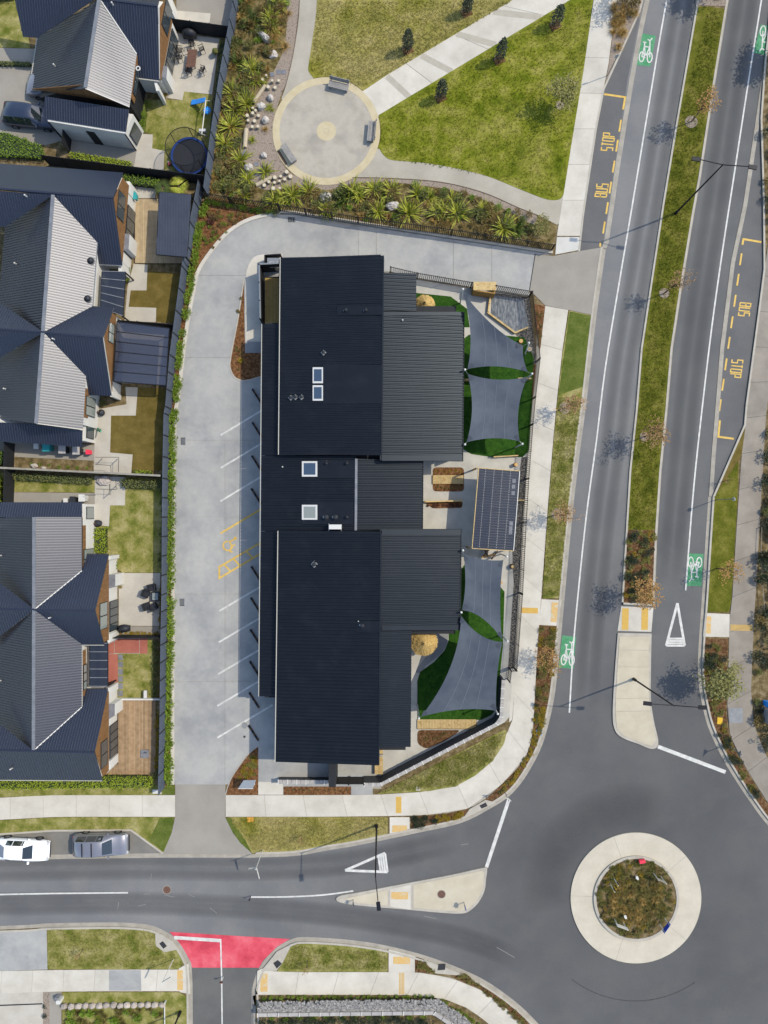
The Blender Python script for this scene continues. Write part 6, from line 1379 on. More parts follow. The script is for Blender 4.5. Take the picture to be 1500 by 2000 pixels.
py = thing("umbrella_base", "square dark umbrella base on the brown deck", "umbrella base", P(285,1471,.24)); MB().prism(W(rnd_poly([(277,1462),(293,1462),(293,1478),(277,1478)],2)), .24, .34).build("base_plate", M_slate, py); MB().tube(P(285,1470,.34), P(285,1470,.75), .05, .04, 10).build("stem", M_cover, py)
ss = MB().box(P(284,1356,.4), (.22,.62,.5)).build("pedestal_box", M_cfence); tag(ss, "small pale pedestal box on the lower house lawn", "pedestal"); MB().box(P(284,1356,.67), (.26,.66,.04)).build("cover_plate", M_steelw, ss)
tl = MB().box(P(263,383,.6), (.3,.5,.9)).build("water_butt", M_teal); tag(tl, "teal water butt by the white pier of the middle house", "water butt"); MB().box(P(263,383,1.07), (.33,.53,.05)).build("lid", M_teal, tl)
sk = MB().beam(P(190,838,.2), P(197,842,1.4), .25, .08).build("paddle_board", M_greenp); tag(sk, "green board leaning at the corner of the middle house", "board"); MB().beam(P(190,838,.2)+Vector((0,0,.06)), P(197,842,1.4)+Vector((0,0,.06)), .03, .02).build("stripe", M_steelw, sk)
bb = MB().blob(P(198,806,.4), .3, 1, 1, 1, n=10, m=7, jit=.06).build("bean_bag", M_cover); tag(bb, "dark bean bag on the path beside the middle house", "bean bag")
MB().ring(P(198,806), .02, .08, .66, .72, 10).build("handle", M_rust, bb)
bb2 = MB().blob(P(191,1022,.4), .34, 1.1, .9, 1, n=10, m=7, jit=.08).build("bean_bag", M_cover); tag(bb2, "dark bean bag at the top corner of the lower house", "bean bag"); MB().ring(P(191,1022), .02, .08, .70, .76, 10).build("handle", M_rust, bb2)
pt2 = MB().blob(P(331,320,.25), .16, 1, 1, 1, n=8, m=6, jit=.1).build("toy_ball", M_pink); tag(pt2, "pink toy beside the trampoline", "toy"); MB().ring(P(331,320), .02, .05, .38, .41, 10).build("valve", M_steelw, pt2)

# ================================================================== CARS
def car(label, u, v, ang, st, paint, L, rails=False, rear=M_cglass, lamp_z=.68):
    """st: stations (x, half width, belt z, top z, half width at top)"""
    c = P(u,v,.008); t = thing("parked_car", label, "car", c, None, rz=ang); zb = .22
    prof = lambda s: [(0,zb),(s[1]*.86,zb),(s[1],zb+.2),(s[1]*1.0,s[2]-.08),(s[1]*.965,s[2]),(s[4],s[3]-.05),(s[4]*.86,s[3]),(0,s[3]+.02)]
    mb = MB(); k = 8
    for s in st:
        q = prof(s)
        for y, z in q: mb.v.append((s[0], y, z))
        for y, z in q: mb.v.append((s[0], -y, z))
    for i in range(len(st)-1):
        for h in (0, 8):
            for j in range(7): a = i*16+h+j; f = (a, a+16, a+17, a+1); mb.f.append(f if h else f[::-1])
    mb.f.append(tuple(range(0,8)) + tuple(range(15,8,-1))); e = (len(st)-1)*16; mb.f.append(tuple(range(e+7,e-1,-1)) + tuple(range(e+9,e+16)))
    mb.build("body", paint, t, smooth=True, local=True, recalc=True)
    V = lambda i, j, s_: Vector(mb.v[i*16 + (0 if s_ > 0 else 8) + j])
    def glass(nm, quad, m, inset=.05, out=.014):
        cc = sum(quad, Vector((0,0,0)))/len(quad); n_ = (quad[1]-quad[0]).cross(quad[-1]-quad[0]).normalized()
        if n_.z < 0 or (abs(n_.z) < .2 and n_.y*cc.y < 0): n_ = -n_
        g = [cc + (p-cc)*(1-inset) + n_*out for p in quad]; MB().poly(g).build(nm, m, t, local=True)
    cab = [i for i, s in enumerate(st) if s[3] - s[2] > .3]; f0, r0 = cab[-1], cab[0]
    glass("windscreen", [V(f0,6,1),V(f0,6,-1),V(f0+1,6,-1),V(f0+1,6,1)], M_cglass, .06, .03); glass("rear_window", [V(r0,6,1),V(r0,6,-1),V(r0-1,6,-1),V(r0-1,6,1)], rear, .08, .03)
    for s_ in (1,-1):
        for i in range(r0, f0): glass("side_window", [V(i,4,s_),V(i,5,s_),V(i+1,5,s_),V(i+1,4,s_)], M_cglass, .08, .016)
        b = MB().box(V(f0+1,4,s_) + Vector((-.35, s_*.14, .08)), (.14,.20,.13)).build("mirror", paint, t, local=True)
        y = st[len(st)//2][1]
        for x in (L*.29, -L*.30):
            w = MB().tube((x, s_*(y-.20), .33), (x, s_*(y+.015), .33), .33, .33, 18).build("wheel", M_tyre, t, local=True)
            MB().tube((x, s_*(y+.015), .33), (x, s_*(y+.025), .33), .20, .19, 14).build("rim", M_rim, w, local=True)
            MB().box(Vector((x, s_*(y-.03), .70)), (.62,.03,.03)).build("wheel_arch", M_cover, t, local=True)
        MB().box(Vector((L/2-.16, s_*(y*.72), lamp_z)), (.26,.34,.12), -s_*.35).build("headlight", M_lamp, t, local=True); MB().box(Vector((-L/2+.10, s_*(y*.78), .85)), (.14,.26,.14)).build("tail_light", M_tail, t, local=True)
    MB().box(Vector((L/2-.02,0,.42)), (.10,y*1.5,.16)).build("grille", M_cover, t, local=True)
    if rails:
        mid = (st[r0][0]+st[f0][0])/2; z = max(s[3] for s in st)+.06
        for x in (mid-.45, mid+.35): MB().box(Vector((x,0,z)), (.07,1.15,.04)).build("roof_bar", M_black, t, local=True)
    return t
SUV = [(-2.36,.70,.75,.80,.60),(-2.30,.84,.92,.98,.72),(-2.18,.88,1.0,1.10,.74),(-1.86,.90,1.02,1.64,.62),(-1.0,.91,1.02,1.73,.64),(-.1,.91,1.01,1.72,.64),(.42,.91,1.0,1.62,.62),(1.12,.90,.98,1.06,.76),(1.75,.88,.93,.98,.74),(2.15,.84,.84,.88,.70),(2.32,.74,.66,.70,.60)]
SED = [(-2.36,.66,.70,.76,.56),(-2.28,.80,.86,.92,.66),(-1.75,.86,.94,1.0,.70),(-1.15,.88,.95,1.36,.58),(-.55,.89,.95,1.44,.59),(.25,.89,.94,1.42,.59),(.38,.89,.94,1.38,.58),(1.10,.88,.90,.96,.74),(1.75,.86,.84,.88,.72),(2.15,.82,.74,.78,.66),(2.34,.70,.58,.62,.56)]
car("white sedan parked in the bay at the left edge of the south street", 50, 1652, R(-3), SED, M_pwhite, 4.7, rear=M_cblue); car("silver station wagon with roof bars parked in the south street bay", 203, 1642, R(1), SUV, M_psilver, 4.7, rails=True)
car("dark blue four wheel drive parked beside the white garage wall", 68, 236, R(-6), SUV, M_pdark, 4.7); car("silver hatchback nosed out from under the top house roof", 112, 180, R(174), SUV, M_psilver, 4.5)
# ================================================================== PLANTS
def quad_leaf(mb, c, d, up, L, w):
    s_ = d.cross(up)
    if s_.length < 1e-3: s_ = Vector((1,0,0))
    s_.normalize(); mb.poly([c - s_*w*.15, c + d*L*.45 - s_*w*.5, c + d*L, c + d*L*.45 + s_*w*.5])
def proto_flax(seed, n=52, L=(.65,1.05), w=.062):
    r = random.Random(seed); mb = MB()
    for i in range(n):
        a = r.uniform(0, 2*math.pi); l = r.uniform(*L); el = r.uniform(.35, 1.35); d = Vector((math.cos(a), math.sin(a), 0)); s_ = Vector((-d.y, d.x, 0)); b = d*r.uniform(0,.10)
        pts = []
        for t, ww in ((0,.7),(.35,1),(.7,.85),(1,.12)):
            hz = l*(t*math.cos(el) + .12*t*t); z = l*(t*math.sin(el) - .42*t*t*math.cos(el)); pts.append((b + d*hz + Vector((0,0,max(.02,z))), w*ww*r.uniform(.8,1.15)))
        for (p, wa), (q, wb) in zip(pts, pts[1:]): mb.poly([p-s_*wa/2, q-s_*wb/2, q+s_*wb/2, p+s_*wa/2])
    return mb
def proto_tuss(seed, n=90, L=(.3,.6), w=.022, drop=.5):
    r = random.Random(seed); mb = MB()
    for i in range(n):
        a = r.uniform(0, 2*math.pi); l = r.uniform(*L); el = r.uniform(.25, 1.4); d = Vector((math.cos(a), math.sin(a), 0)); s_ = Vector((-d.y, d.x, 0)); b = d*r.uniform(0,.08)
        p1 = b + d*(l*.5*math.cos(el)) + Vector((0,0,l*.6*math.sin(el)+.03)); p2 = b + d*(l*math.cos(el)*1.1+.05) + Vector((0,0,max(.03,l*(math.sin(el)-drop*.4*math.cos(el)))))
        mb.poly([b-s_*w/2, p1-s_*w/2, p1+s_*w/2, b+s_*w/2]); mb.poly([p1-s_*w/2, p2, p1+s_*w/2])
    return mb
def proto_shrub(seed, n=150, r0=.4, h=.45, leaf=.10, lobes=5):
    r = random.Random(seed); mb = MB(); lob = [(Vector((r.uniform(-.5,.5)*r0, r.uniform(-.5,.5)*r0, h*r.uniform(.35,.7))), r0*r.uniform(.45,.7)) for _ in range(lobes)]
    for i in range(n):
        c, rr = lob[i % lobes]; d = Vector((r.gauss(0,1), r.gauss(0,1), abs(r.gauss(0,.8))+.1)).normalized()
        p = c + Vector((d.x*rr, d.y*rr, d.z*rr*.75))*r.uniform(.55,1.05); dd = (d + Vector((r.uniform(-.6,.6), r.uniform(-.6,.6), r.uniform(-.3,.3)))).normalized()
        quad_leaf(mb, p, dd, Vector((r.uniform(-.4,.4), r.uniform(-.4,.4), 1)), leaf*r.uniform(.8,1.5), leaf*r.uniform(.6,1.0))
    return mb
def mesh_of(mb, name, m):
    me = bpy.data.meshes.new(name); me.from_pydata([tuple(p) for p in mb.v], [], mb.f); me.materials.append(m); me.update(); return me
FLAX = [mesh_of(proto_flax(s), "flax_leaves", M_flax) for s in (1,2,3)] + [mesh_of(proto_flax(s), "flax_leaves", M_flaxd) for s in (4,5)]
TUSS = [mesh_of(proto_tuss(s), "tussock_blades", M_tuss) for s in (1,2,3)]
TUSD = [mesh_of(proto_tuss(s+5, L=(.25,.5)), "tussock_blades", M_tussd) for s in (1,2,3)]
def shr(m, seeds=(1,2,3), **k): return [mesh_of(proto_shrub(s, **k), "shrub_leaves", m) for s in seeds]
SHR = shr(M_shrub); SHD = shr(M_shrubd); SHB = shr(M_shrubb); SHY = shr(M_shruby, h=.25); SHP = shr(M_purple); SHDK = shr(M_darkleaf, n=220, r0=.5, h=.6); SHPALE = shr(M_paleleaf, n=420, r0=.9, h=1.0, leaf=.12, lobes=9); SHGC = shr(mat("moss_groundcover", C(108,108,48), C(144,140,70), C(82,88,38), scale=5, rough=.8, rnd=.2), h=.2)
prng = random.Random(11)
def plant(name, meshes, u, v, s, label, cat, grp, z=.10):
    if name == 'flax_bush': s *= 1.25
    o = bpy.data.objects.new(name, prng.choice(meshes)); col.objects.link(o); o.location = P(u,v,z); o.rotation_euler = (0,0,prng.uniform(0,6.28)); o.scale = (s,s,s*prng.uniform(.85,1.1)); return tag(o, label, cat, grp)
def gc_patch(label, poly, n, meshes, smin, smax, z=.11):
    xs = [p[0] for p in poly]; ys = [p[1] for p in poly]; k = 0; mb = MB()
    while k < n:
        u, v = prng.uniform(min(xs),max(xs)), prng.uniform(min(ys),max(ys))
        if not inside((u,v), poly): continue
        k += 1; c = P(u,v,z); a, s = prng.uniform(0,6.28), prng.uniform(smin,smax); cs, sn = math.cos(a)*s, math.sin(a)*s; me = prng.choice(meshes); b0 = len(mb.v)
        mb.v += [(c.x+q.co.x*cs-q.co.y*sn, c.y+q.co.x*sn+q.co.y*cs, c.z+q.co.z*s) for q in me.vertices]; mb.f += [tuple(b0+i for i in p.vertices) for p in me.polygons]
    return tag(mb.build("groundcover", meshes[0].materials[0], None, kind="stuff"), label, "groundcover")
LF = ("yellow green flax in the tall planting by the board fence", "flax", "flaxes by the board fence")
LD = ("dark green flax in the tall planting by the board fence", "flax", "dark flaxes by the board fence")
for u, v, s in ((529,37,1.0),(530,56,1.0),(541,10,1.1),(491,136,1.05),(456,186,1.25),(482,204,1.15),(459,217,1.15),(451,249,1.25),(501,158,.9),(440,281,1.1),(470,314,1.1),(484,350,.95),(477,383,.9),(442,364,.7)): plant("flax_bush", FLAX[:3], u, v, s, *LF)
for u, v, s in ((491,47,1.2),(466,122,1.0),(478,12,1.0)): plant("flax_bush", FLAX[3:], u, v, s, *LD)
plant("flax_bush", FLAX[:3], 518, 337, .95, "single bright flax bush in the gravel by the backless bench", "flax", None); plant("flax_bush", FLAX[:3], 528, 212, .5, "tiny flax beside the egg shaped boulder", "flax", None); plant("flax_bush", FLAX[:3], 494, 275, .45, "tiny flax beside the upright log", "flax", None)
LL = ("yellow green flax in the long planting above the driveway", "flax", "flaxes above the driveway")
for u, v, s in ((572,383,1.2),(535,391,1.1),(603,374,1.1),(555,386,1.0),(688,372,1.2),(700,383,1.0),(730,371,1.1),(764,374,1.1),(814,380,1.0),(840,387,.8),(738,414,1.05),(798,418,1.4),(854,416,1.15),(892,419,1.3),(868,410,1.0),(944,412,1.0),(983,447,1.3),(883,389,.8),(638,416,1.0)): plant("flax_bush", FLAX[:3], u, v, s, *LL)
plant("flax_bush", FLAX[3:], 1009, 447, 1.15, "dark flax at the right end of the long planting", "flax", None); plant("flax_bush", FLAX[3:], 665, 395, 1.0, "blue green flax right of the heart shaped boulder", "flax", None); plant("flax_bush", FLAX[3:], 676, 385, 1.0, "dark flax between the heart shaped boulder and the bright flaxes", "flax", None)
LT = ("golden tussock grass in the planting around the plaza", "tussock", "golden tussocks by the plaza")
for u, v, s in ((536,78,1.1),(557,94,1.3),(511,128,1.2),(476,158,1.2),(519,254,.8),(447,300,1.1),(421,343,1.1),(495,374,1.0),(577,366,.9),(621,410,.8),(940,402,.8),(963,422,.9),(549,62,.9),(564,28,.9),(523,138,.9)): plant("tussock_grass", TUSS, u, v, s, *LT)
LS = ("brown shrub in the planting around the plaza", "shrub", "brown shrubs by the plaza"); LG = ("grey green shrub in the planting around the plaza", "shrub", "grey green shrubs by the plaza"); LB = ("bright green shrub in the planting around the plaza", "shrub", "bright shrubs by the plaza")
for u, v in ((754,359),(852,374),(906,380),(933,393),(1012,415),(1032,421),(953,447),(924,441),(874,441),(558,44),(1038,470),(1056,478)): plant("shrub", SHB, u, v, .85, *LS)
for u, v in ((811,361),(832,371),(868,374),(920,386),(974,405),(991,415),(561,9),(506,416),(683,409),(770,425)): plant("shrub", SHR, u, v, .8, *LB)
bedL = [(470,5),(556,5),(548,70),(520,130),(488,190),(470,240),(462,300),(474,350),(500,380),(470,392),(414,380),(424,285),(441,170)]; bedR = [(520,388),(600,378),(690,372),(760,366),(840,372),(900,384),(950,402),(1000,424),(1050,446),(1066,478),(900,452),(700,428),(560,405)]
k = 0
while k < 230:
    poly = bedL if k < 135 else bedR; u, v = prng.uniform(410,1070), prng.uniform(5,485)
    if not inside((u,v), poly): continue
    c = prng.random(); k += 1
    zone = "beside the board fence" if poly is bedL and v < 200 else "left of the log stumps" if poly is bedL else "below the plaza" if u < 760 else "in the long planting above the driveway"
    def zl_(l): return (l[0].replace("in the planting around the plaza", zone), l[1], l[2] + " " + zone)
    if c < .30: plant("shrub", SHB, u, v, prng.uniform(.8,1.3), *zl_(LS))
    elif c < .65: plant("shrub", SHD, u, v, prng.uniform(.8,1.35), *zl_(LG))
    elif c < .82: plant("tussock_grass", TUSS, u, v, prng.uniform(.9,1.3), *zl_(LT))
    else: plant("shrub", SHR, u, v, prng.uniform(.5,.8), *zl_(LB))
plant("shrub", SHPALE, 1054, 445, 1.0, "large pale airy shrub at the right end of the planting", "shrub", None); plant("shrub", SHP, 416, 432, 1.1, "purple brown shrub in the red bark corner of the yard", "shrub", None)
# hedge row beside the long fence, one shrub after another
LH = ("small bright green hedge shrub in the strip between the long fence and the parking yard", "shrub", "hedge row by the parking yard")
line = [(402,398),(390,450),(376,534),(364,618),(352,702),(343,800),(339,840),(337,936),(335,1157),(334,1252),(331,1420),(330,1525)]
rs_ = resample(line, 105)
def hz_(v): return "left of the curved top of the yard" if v < 640 else "left of the yard's upper drain grate" if v < 900 else "left of the yellow accessible bay" if v < 1130 else "left of the yard's lower drain grate" if v < 1330 else "left of the lowest parking bays"
for p in rs_: 
    if prng.random() < .93: plant("hedge_shrub", SHR, p.x + prng.uniform(-1.5,1.5), p.y, prng.uniform(.85,1.15), "green hedge shrub " + hz_(p.y), "shrub", "hedge row " + hz_(p.y))
LC = ("low green hedge shrub along the top fence of the yard bend", "shrub", "low hedge at the yard bend")
for i in range(16): plant("hedge_shrub", SHR if i % 3 else SHD, 412+i*8.6, 396+i*1.4, prng.uniform(.6,.85), *LC)
_q = [(400,412),(500,412),(470,430),(440,458),(412,490),(396,470)]
gc_patch("brown groundcover in the red bark corner of the yard", _q, 30, SHB, .35, .6); gc_patch("green groundcover in the red bark corner of the yard", _q, 22, SHR, .3, .5)
# ---- houses: hedges and borders
def hedge(label, poly, h, m, dens=75, leaf=.09):
    t = thing("hedge", label, "hedge", P(*poly[0],.1)); xs = [p[0] for p in poly]; ys = [p[1] for p in poly]; r = random.Random(int(xs[0]*3+ys[0])); mb = MB()
    A = abs(sum(poly[i-1][0]*poly[i][1]-poly[i][0]*poly[i-1][1] for i in range(len(poly))))/2/S/S; n = int(A*dens); k = 0
    MB().prism(W(ins(poly,.93)), .1, h*.72).build("inner_growth", M_darkleaf, t)
    while k < n:
        u, v = r.uniform(min(xs),max(xs)), r.uniform(min(ys),max(ys))
        if not inside((u,v), poly): continue
        k += 1; p = P(u,v,.1); p.z = h*r.uniform(.6,1.05) if r.random() < .8 else h*r.uniform(.15,.7)
        quad_leaf(mb, p, Vector((r.gauss(0,1), r.gauss(0,1), r.uniform(0,.9))).normalized(), Vector((r.uniform(-.5,.5), r.uniform(-.5,.5), 1)), leaf*r.uniform(.9,1.8), leaf*r.uniform(.7,1.1))
    mb.build("foliage", m, t, kind="stuff")
hedge("long lime green hedge below the lower house roof", [(-60,1512),(200,1510),(305,1510),(305,1532),(-60,1536)], 1.1, M_limehedge, 320)
hedge("bright lime hedge block at the left edge below the middle house", [(-60,935),(9,935),(10,985),(-60,985)], 1.0, M_limehedge, 300); hedge("green hedge block at the left edge above the capped fence", [(-60,880),(16,882),(16,908),(-60,906)], 1.0, M_shrub, 260)
hedge("mixed green hedge along the drive of the top house", [(-60,262),(22,266),(90,292),(95,316),(-60,308)], .9, M_shrub, 240); hedge("yellow green hedge along the dark fence of the top house", [(142,302),(262,322),(262,336),(142,316)], .8, M_limehedge, 260)
hedge("dark leafy hedge below the dark cross fence of the middle house", [(246,348),(318,358),(318,372),(246,364)], 1.0, M_shrub, 260); hedge("dark clipped hedge along the lower side of the capped fence", [(32,924),(186,932),(186,946),(32,938)], .7, M_shrubd, 260); hedge("dark clipped hedge right of the canvas below the capped fence", [(240,936),(322,940),(320,956),(240,952)], .8, M_shrubd, 260)
hedge("dark hedge strip above the top house drive", [(-60,122),(66,126),(66,133),(-60,130)], .5, M_shrubd, 260); hedge("shady border hedge beside the top house lawn fence", [(432,84),(448,82),(420,240),(412,260)], .5, M_shrubd, 200)
hedge("golden shrub border at the top left corner", [(-60,-40),(32,-40),(32,4),(-60,6)], 1.0, M_shruby, 240); hedge("lime shrub clump beside the wall of the lower house", [(189,1030),(212,1030),(212,1080),(189,1078)], .8, M_limehedge, 260); hedge("small lime hedge left of the lawn stub by the capped fence", [(262,918),(300,920),(300,926),(262,924)], .5, M_limehedge, 240)
def row(label, cat, grp, meshes, a, b, n, s, j=2.0):
    for i in range(n):
        q = Vector(a).lerp(Vector(b), (i+.5)/n); plant("border_plant", meshes, q.x+prng.uniform(-j,j), q.y+prng.uniform(-j,j), s*prng.uniform(.8,1.2), label, cat, grp)
row("golden young shrub in the border along the lower house fence", "shrub", "golden border shrubs", SHY, (318,1130), (314,1370), 16, .75); row("golden young shrub beside the brown deck", "shrub", "golden deck shrubs", SHY, (313,1385), (309,1500), 9, .8)
row("dark leafy shrub in the shade behind the golden border shrubs", "shrub", "shaded border shrubs", SHD, (306,1250), (303,1360), 9, .8); row("leafy shrub in the shaded border of the lower house lawn", "shrub", "lawn border shrubs", SHD, (322,940), (314,1110), 14, .7)
row("small yellow plant in the strip below the lower patio", "plant", "patio strip plants", SHY, (243,1236), (312,1237), 9, .45, 1); row("grassy tuft in the bark border of the middle house", "tussock", "bark border tufts", SHR, (52,906), (180,916), 7, .42, 2)
for lb, u, v, s, ms in (("broad leafy shrub by the white fin of the middle house",252,530,1.0,SHR),("small shrub below the white fin of the middle house",250,548,.6,SHR),("shrub in front of the small pier of the middle house",200,788,.9,SHD),("green shrub at the pier of the lower house",224,1104,.9,SHR),("tiny yellow pot plant at the lower house door",236,1146,.4,SHY),("dark tree shrub at the deck corner of the lower house",308,1508,1.2,SHD),("yellow leaved bush by the top house pier",325,188,.7,SHY),("lime shrub beside the top house wall",282,225,.8,SHR),("lime shrub at the foot of the top house wall",280,245,.8,SHR),("flowering bush in the hedge corner of the top house",25,285,1.2,SHB),("lime flowering bush beside the dark car",50,280,1.2,SHR)): plant("garden_shrub", ms, u, v, s, lb, "shrub", None)
# fan palms behind the corrugated patio roof
def palm(label, u, v, s, m):
    t = thing("fan_palm", label, "palm", P(u,v,.1)); c = P(u,v,.1); r = random.Random(u); MB().tube(c, c+Vector((0,0,1.2*s)), .10, .08, 8).build("trunk", M_bark, t); mb = MB(); top = c+Vector((0,0,1.2*s))
    for k in range(5):
        a = 2*math.pi*k/5 + r.uniform(-.4,.4); d = Vector((math.cos(a), math.sin(a), .25)); h = top + d*.10*s
        for j in range(13):
            b = a + (j-6)*.15; q = Vector((math.cos(b), math.sin(b), .1-.02*abs(j-6))); s_ = Vector((-q.y,q.x,0)).normalized()*.035*s; mb.poly([h, h+q*.4*s-s_, h+q*.85*s, h+q*.4*s+s_])
    mb.build("crown", m, t)
palm("bright yellow green fan palm above the corrugated patio roof", 357, 376, 1.0, M_flax); palm("olive fan palm left of the bright palm", 326, 378, .9, M_flaxd)
# ---- street beds
def scatter_in(poly, n, fn):
    xs = [p[0] for p in poly]; ys = [p[1] for p in poly]; k = 0
    while k < n:
        u, v = prng.uniform(min(xs),max(xs)), prng.uniform(min(ys),max(ys))
        if inside((u,v), poly): fn(u, v); k += 1
def mix(lbls, smin, smax):       # lbls: (weight, name, meshes, label, cat, group)
    def f(u, v):
        r = prng.random()*sum(l[0] for l in lbls)
        for l in lbls:
            r -= l[0]
            if r <= 0:
                x = "" if l[1] != "edge_shrub" else " beside the utility cabinet" if v > 1180 else " below the bus bay"
                plant(l[1], l[2], u, v, prng.uniform(smin,smax), l[3] + x, l[4], l[5] + x); return
    return f
_q = [(1056,1226),(1086,1226),(1080,1310),(1070,1372),(1050,1372),(1048,1330)]
gc_patch("olive groundcover in the kerbside bed beside the play yard", _q, 34, SHGC, .5, .8); gc_patch("yellow groundcover in the kerbside bed beside the play yard", _q, 9, SHY, .5, .7)
row_k = [plant("kerbside_shrub", SHB, u, v, .75, "brown low shrub in the kerbside bed beside the play yard", "shrub", "brown kerbside shrubs") for u, v in ((1066,1252),(1075,1300),(1058,1318),(1064,1345),(1056,1362),(1078,1272))]
_q = [(1046,1376),(1070,1376),(1058,1420),(1042,1462),(1020,1502),(1000,1528),(980,1548),(962,1560),(982,1534),(1012,1504),(1034,1466)]
gc_patch("yellow groundcover in the curved corner bed by the kerb", _q, 40, SHY, .4, .6); gc_patch("olive groundcover in the curved corner bed by the kerb", _q, 34, SHGC, .4, .6)
scatter_in([(808,1597),(850,1594),(850,1608),(808,1615)], 12, mix([(1,"shrub",SHDK,"dark round shrub in the small bed beside the lower crossing","shrub","dark shrubs by the lower crossing")], .45, .6)); gc_patch("yellow groundcover in the small bed beside the lower crossing", [(852,1594),(908,1584),(898,1596),(852,1606)], 22, SHY, .4, .55)
_q = [(1226,1040),(1278,1040),(1272,1172),(1219,1172)]
gc_patch("olive groundcover in the median planting bed", _q, 46, SHGC, .5, .8); gc_patch("yellow groundcover in the median planting bed", _q, 8, SHY, .5, .7); scatter_in(_q, 18, mix([(1,"median_shrub",SHDK,"dark shrub in the median planting bed","shrub","dark median shrubs")], .6, .85))
_q = [(1376,1250),(1418,1250),(1415,1330),(1416,1392),(1420,1430),(1434,1470),(1460,1512),(1486,1556),(1470,1556),(1446,1516),(1420,1472),(1396,1416),(1384,1376),(1376,1336)]
gc_patch("olive groundcover in the bed left of the right footpath", _q, 60, SHGC, .45, .75); gc_patch("yellow groundcover in the bed left of the right footpath", _q, 14, SHY, .45, .7); scatter_in(_q, 24, mix([(1,"kerbside_shrub",SHDK,"dark shrub in the bed left of the right footpath","shrub","dark shrubs on the right bed")], .55, .8))
scatter_in([(1200,4),(1248,4),(1243,30),(1192,120),(1191,120)], 26, mix([(3,"tussock_grass",TUSS,"golden tussock in the kerbside strip above the upper bus bay","tussock","golden tussocks above the bus bay"),(1,"shrub",SHB,"brown shrub in the kerbside strip above the upper bus bay","shrub","brown shrubs above the bus bay")], .8, 1.2))
scatter_in([(1493,215),(1530,215),(1530,460),(1495,460)], 26, mix([(1,"shrub",SHDK,"dark shrub beside the right bus bay","shrub","dark shrubs by the right bus bay"),(2,"shrub",SHB,"brown shrub beside the right bus bay","shrub","brown shrubs by the right bus bay")], .7, 1.1))
scatter_in([(1500,830),(1540,830),(1540,1480),(1494,1440),(1474,1400),(1474,1290),(1480,1180),(1488,1020)], 90, mix([(3,"edge_shrub",SHDK,"dark evergreen shrub along the right edge","shrub","dark shrubs along the right edge"),(1,"edge_shrub",SHD,"grey green shrub along the right edge","shrub","grey shrubs along the right edge"),(1,"edge_shrub",SHB,"brown shrub along the right edge","shrub","brown shrubs along the right edge")], .8, 1.6))
scatter_in([(1362,-60),(1414,-60),(1414,10),(1362,8)], 14, mix([(1,"tussock_grass",TUSD,"brown tussock in the gravel end of the median","tussock","brown median tussocks")], .9, 1.2))
_q = [(888,1908),(908,1903),(984,1956),(1026,1992),(1050,2020),(1030,2010),(980,1966),(930,1924)]
gc_patch("olive groundcover in the kerb bed below the roundabout", _q, 44, SHGC, .35, .5); gc_patch("brown groundcover in the kerb bed below the roundabout", _q, 30, SHB, .35, .5); gc_patch("olive groundcover right of the south crossing", [(815,1872),(828,1876),(850,1896),(815,1895)], 14, SHGC, .4, .5)
row("small green shrub in the row above the gabion wall", "shrub", "shrubs above the gabion", SHR, (512,1947), (850,1944), 30, .48, 1.2); row("small green shrub along the curved path below the roundabout", "shrub", "shrubs along the curved path", SHR, (862,1950), (965,2018), 12, .5, 2); row("dark leafy shrub in the row below the gabion wall", "shrub", "shrubs below the gabion", SHDK, (512,1993), (840,1988), 22, .9, 2); row("bright leafy shrub in the row below the gabion wall", "shrub", "bright shrubs below the gabion", SHR, (520,1986), (840,1982), 12, .7, 2)
scatter_in([(128,1966),(316,1964),(316,2010),(128,2010)], 50, mix([(3,"tussock_grass",TUSD,"olive tussock below the dry stone row","tussock","olive tussocks by the stone row"),(1,"shrub",SHR,"green shrub below the dry stone row","shrub","green shrubs by the stone row")], .8, 1.1)); row("small dark plant between the two driveway pads", "plant", "plants between the driveway pads", SHDK, (89,1955), (89,1990), 2, .4, 0)
scatter_in([(458,640),(474,560),(476,680),(470,730),(456,728)], 12, mix([(1,"shrub",SHB,"small brown plant in the long bark bed of the yard","plant","small plants in the yard bed")], .3, .42)); plant("shrub", SHY, 472, 705, .75, "bright yellow shrub at the foot of the long bark bed", "shrub", None)
_q = [(462,1530),(482,1490),(500,1470),(502,1520)]
gc_patch("yellow groundcover in the corner bed by the site sign", _q, 16, SHY, .4, .6); gc_patch("olive groundcover in the corner bed by the site sign", _q, 16, SHGC, .4, .6)
row("tiny plant in the red bark bed at the entrance", "plant", "entrance bed plants", SHB, (560,1543), (682,1543), 12, .28, 2)
row("small plant along the upper edge of the upper bark garden", "plant", "upper bark garden plants", SHY, (848,921), (902,921), 6, .3, 2); row("small plant along the lower bark garden", "plant", "lower bark garden plants", SHB, (850,952), (902,953), 6, .35, 2); scatter_in([(820,1430),(880,1430),(850,1448),(822,1452)], 10, mix([(1,"shrub",SHB,"small brown plant in the bark bed below the boardwalk","plant","plants below the boardwalk")], .28, .4)); row("brown dry plant in the narrow strip beside the planter rail", "plant", "narrow strip plants", SHP, (832,987), (898,987), 7, .38, 1)
gc_patch("low brown groundcover in the bark wedge outside the fence corner", [(1046,600),(1060,602),(1056,660),(1052,684)], 16, SHB, .3, .4)
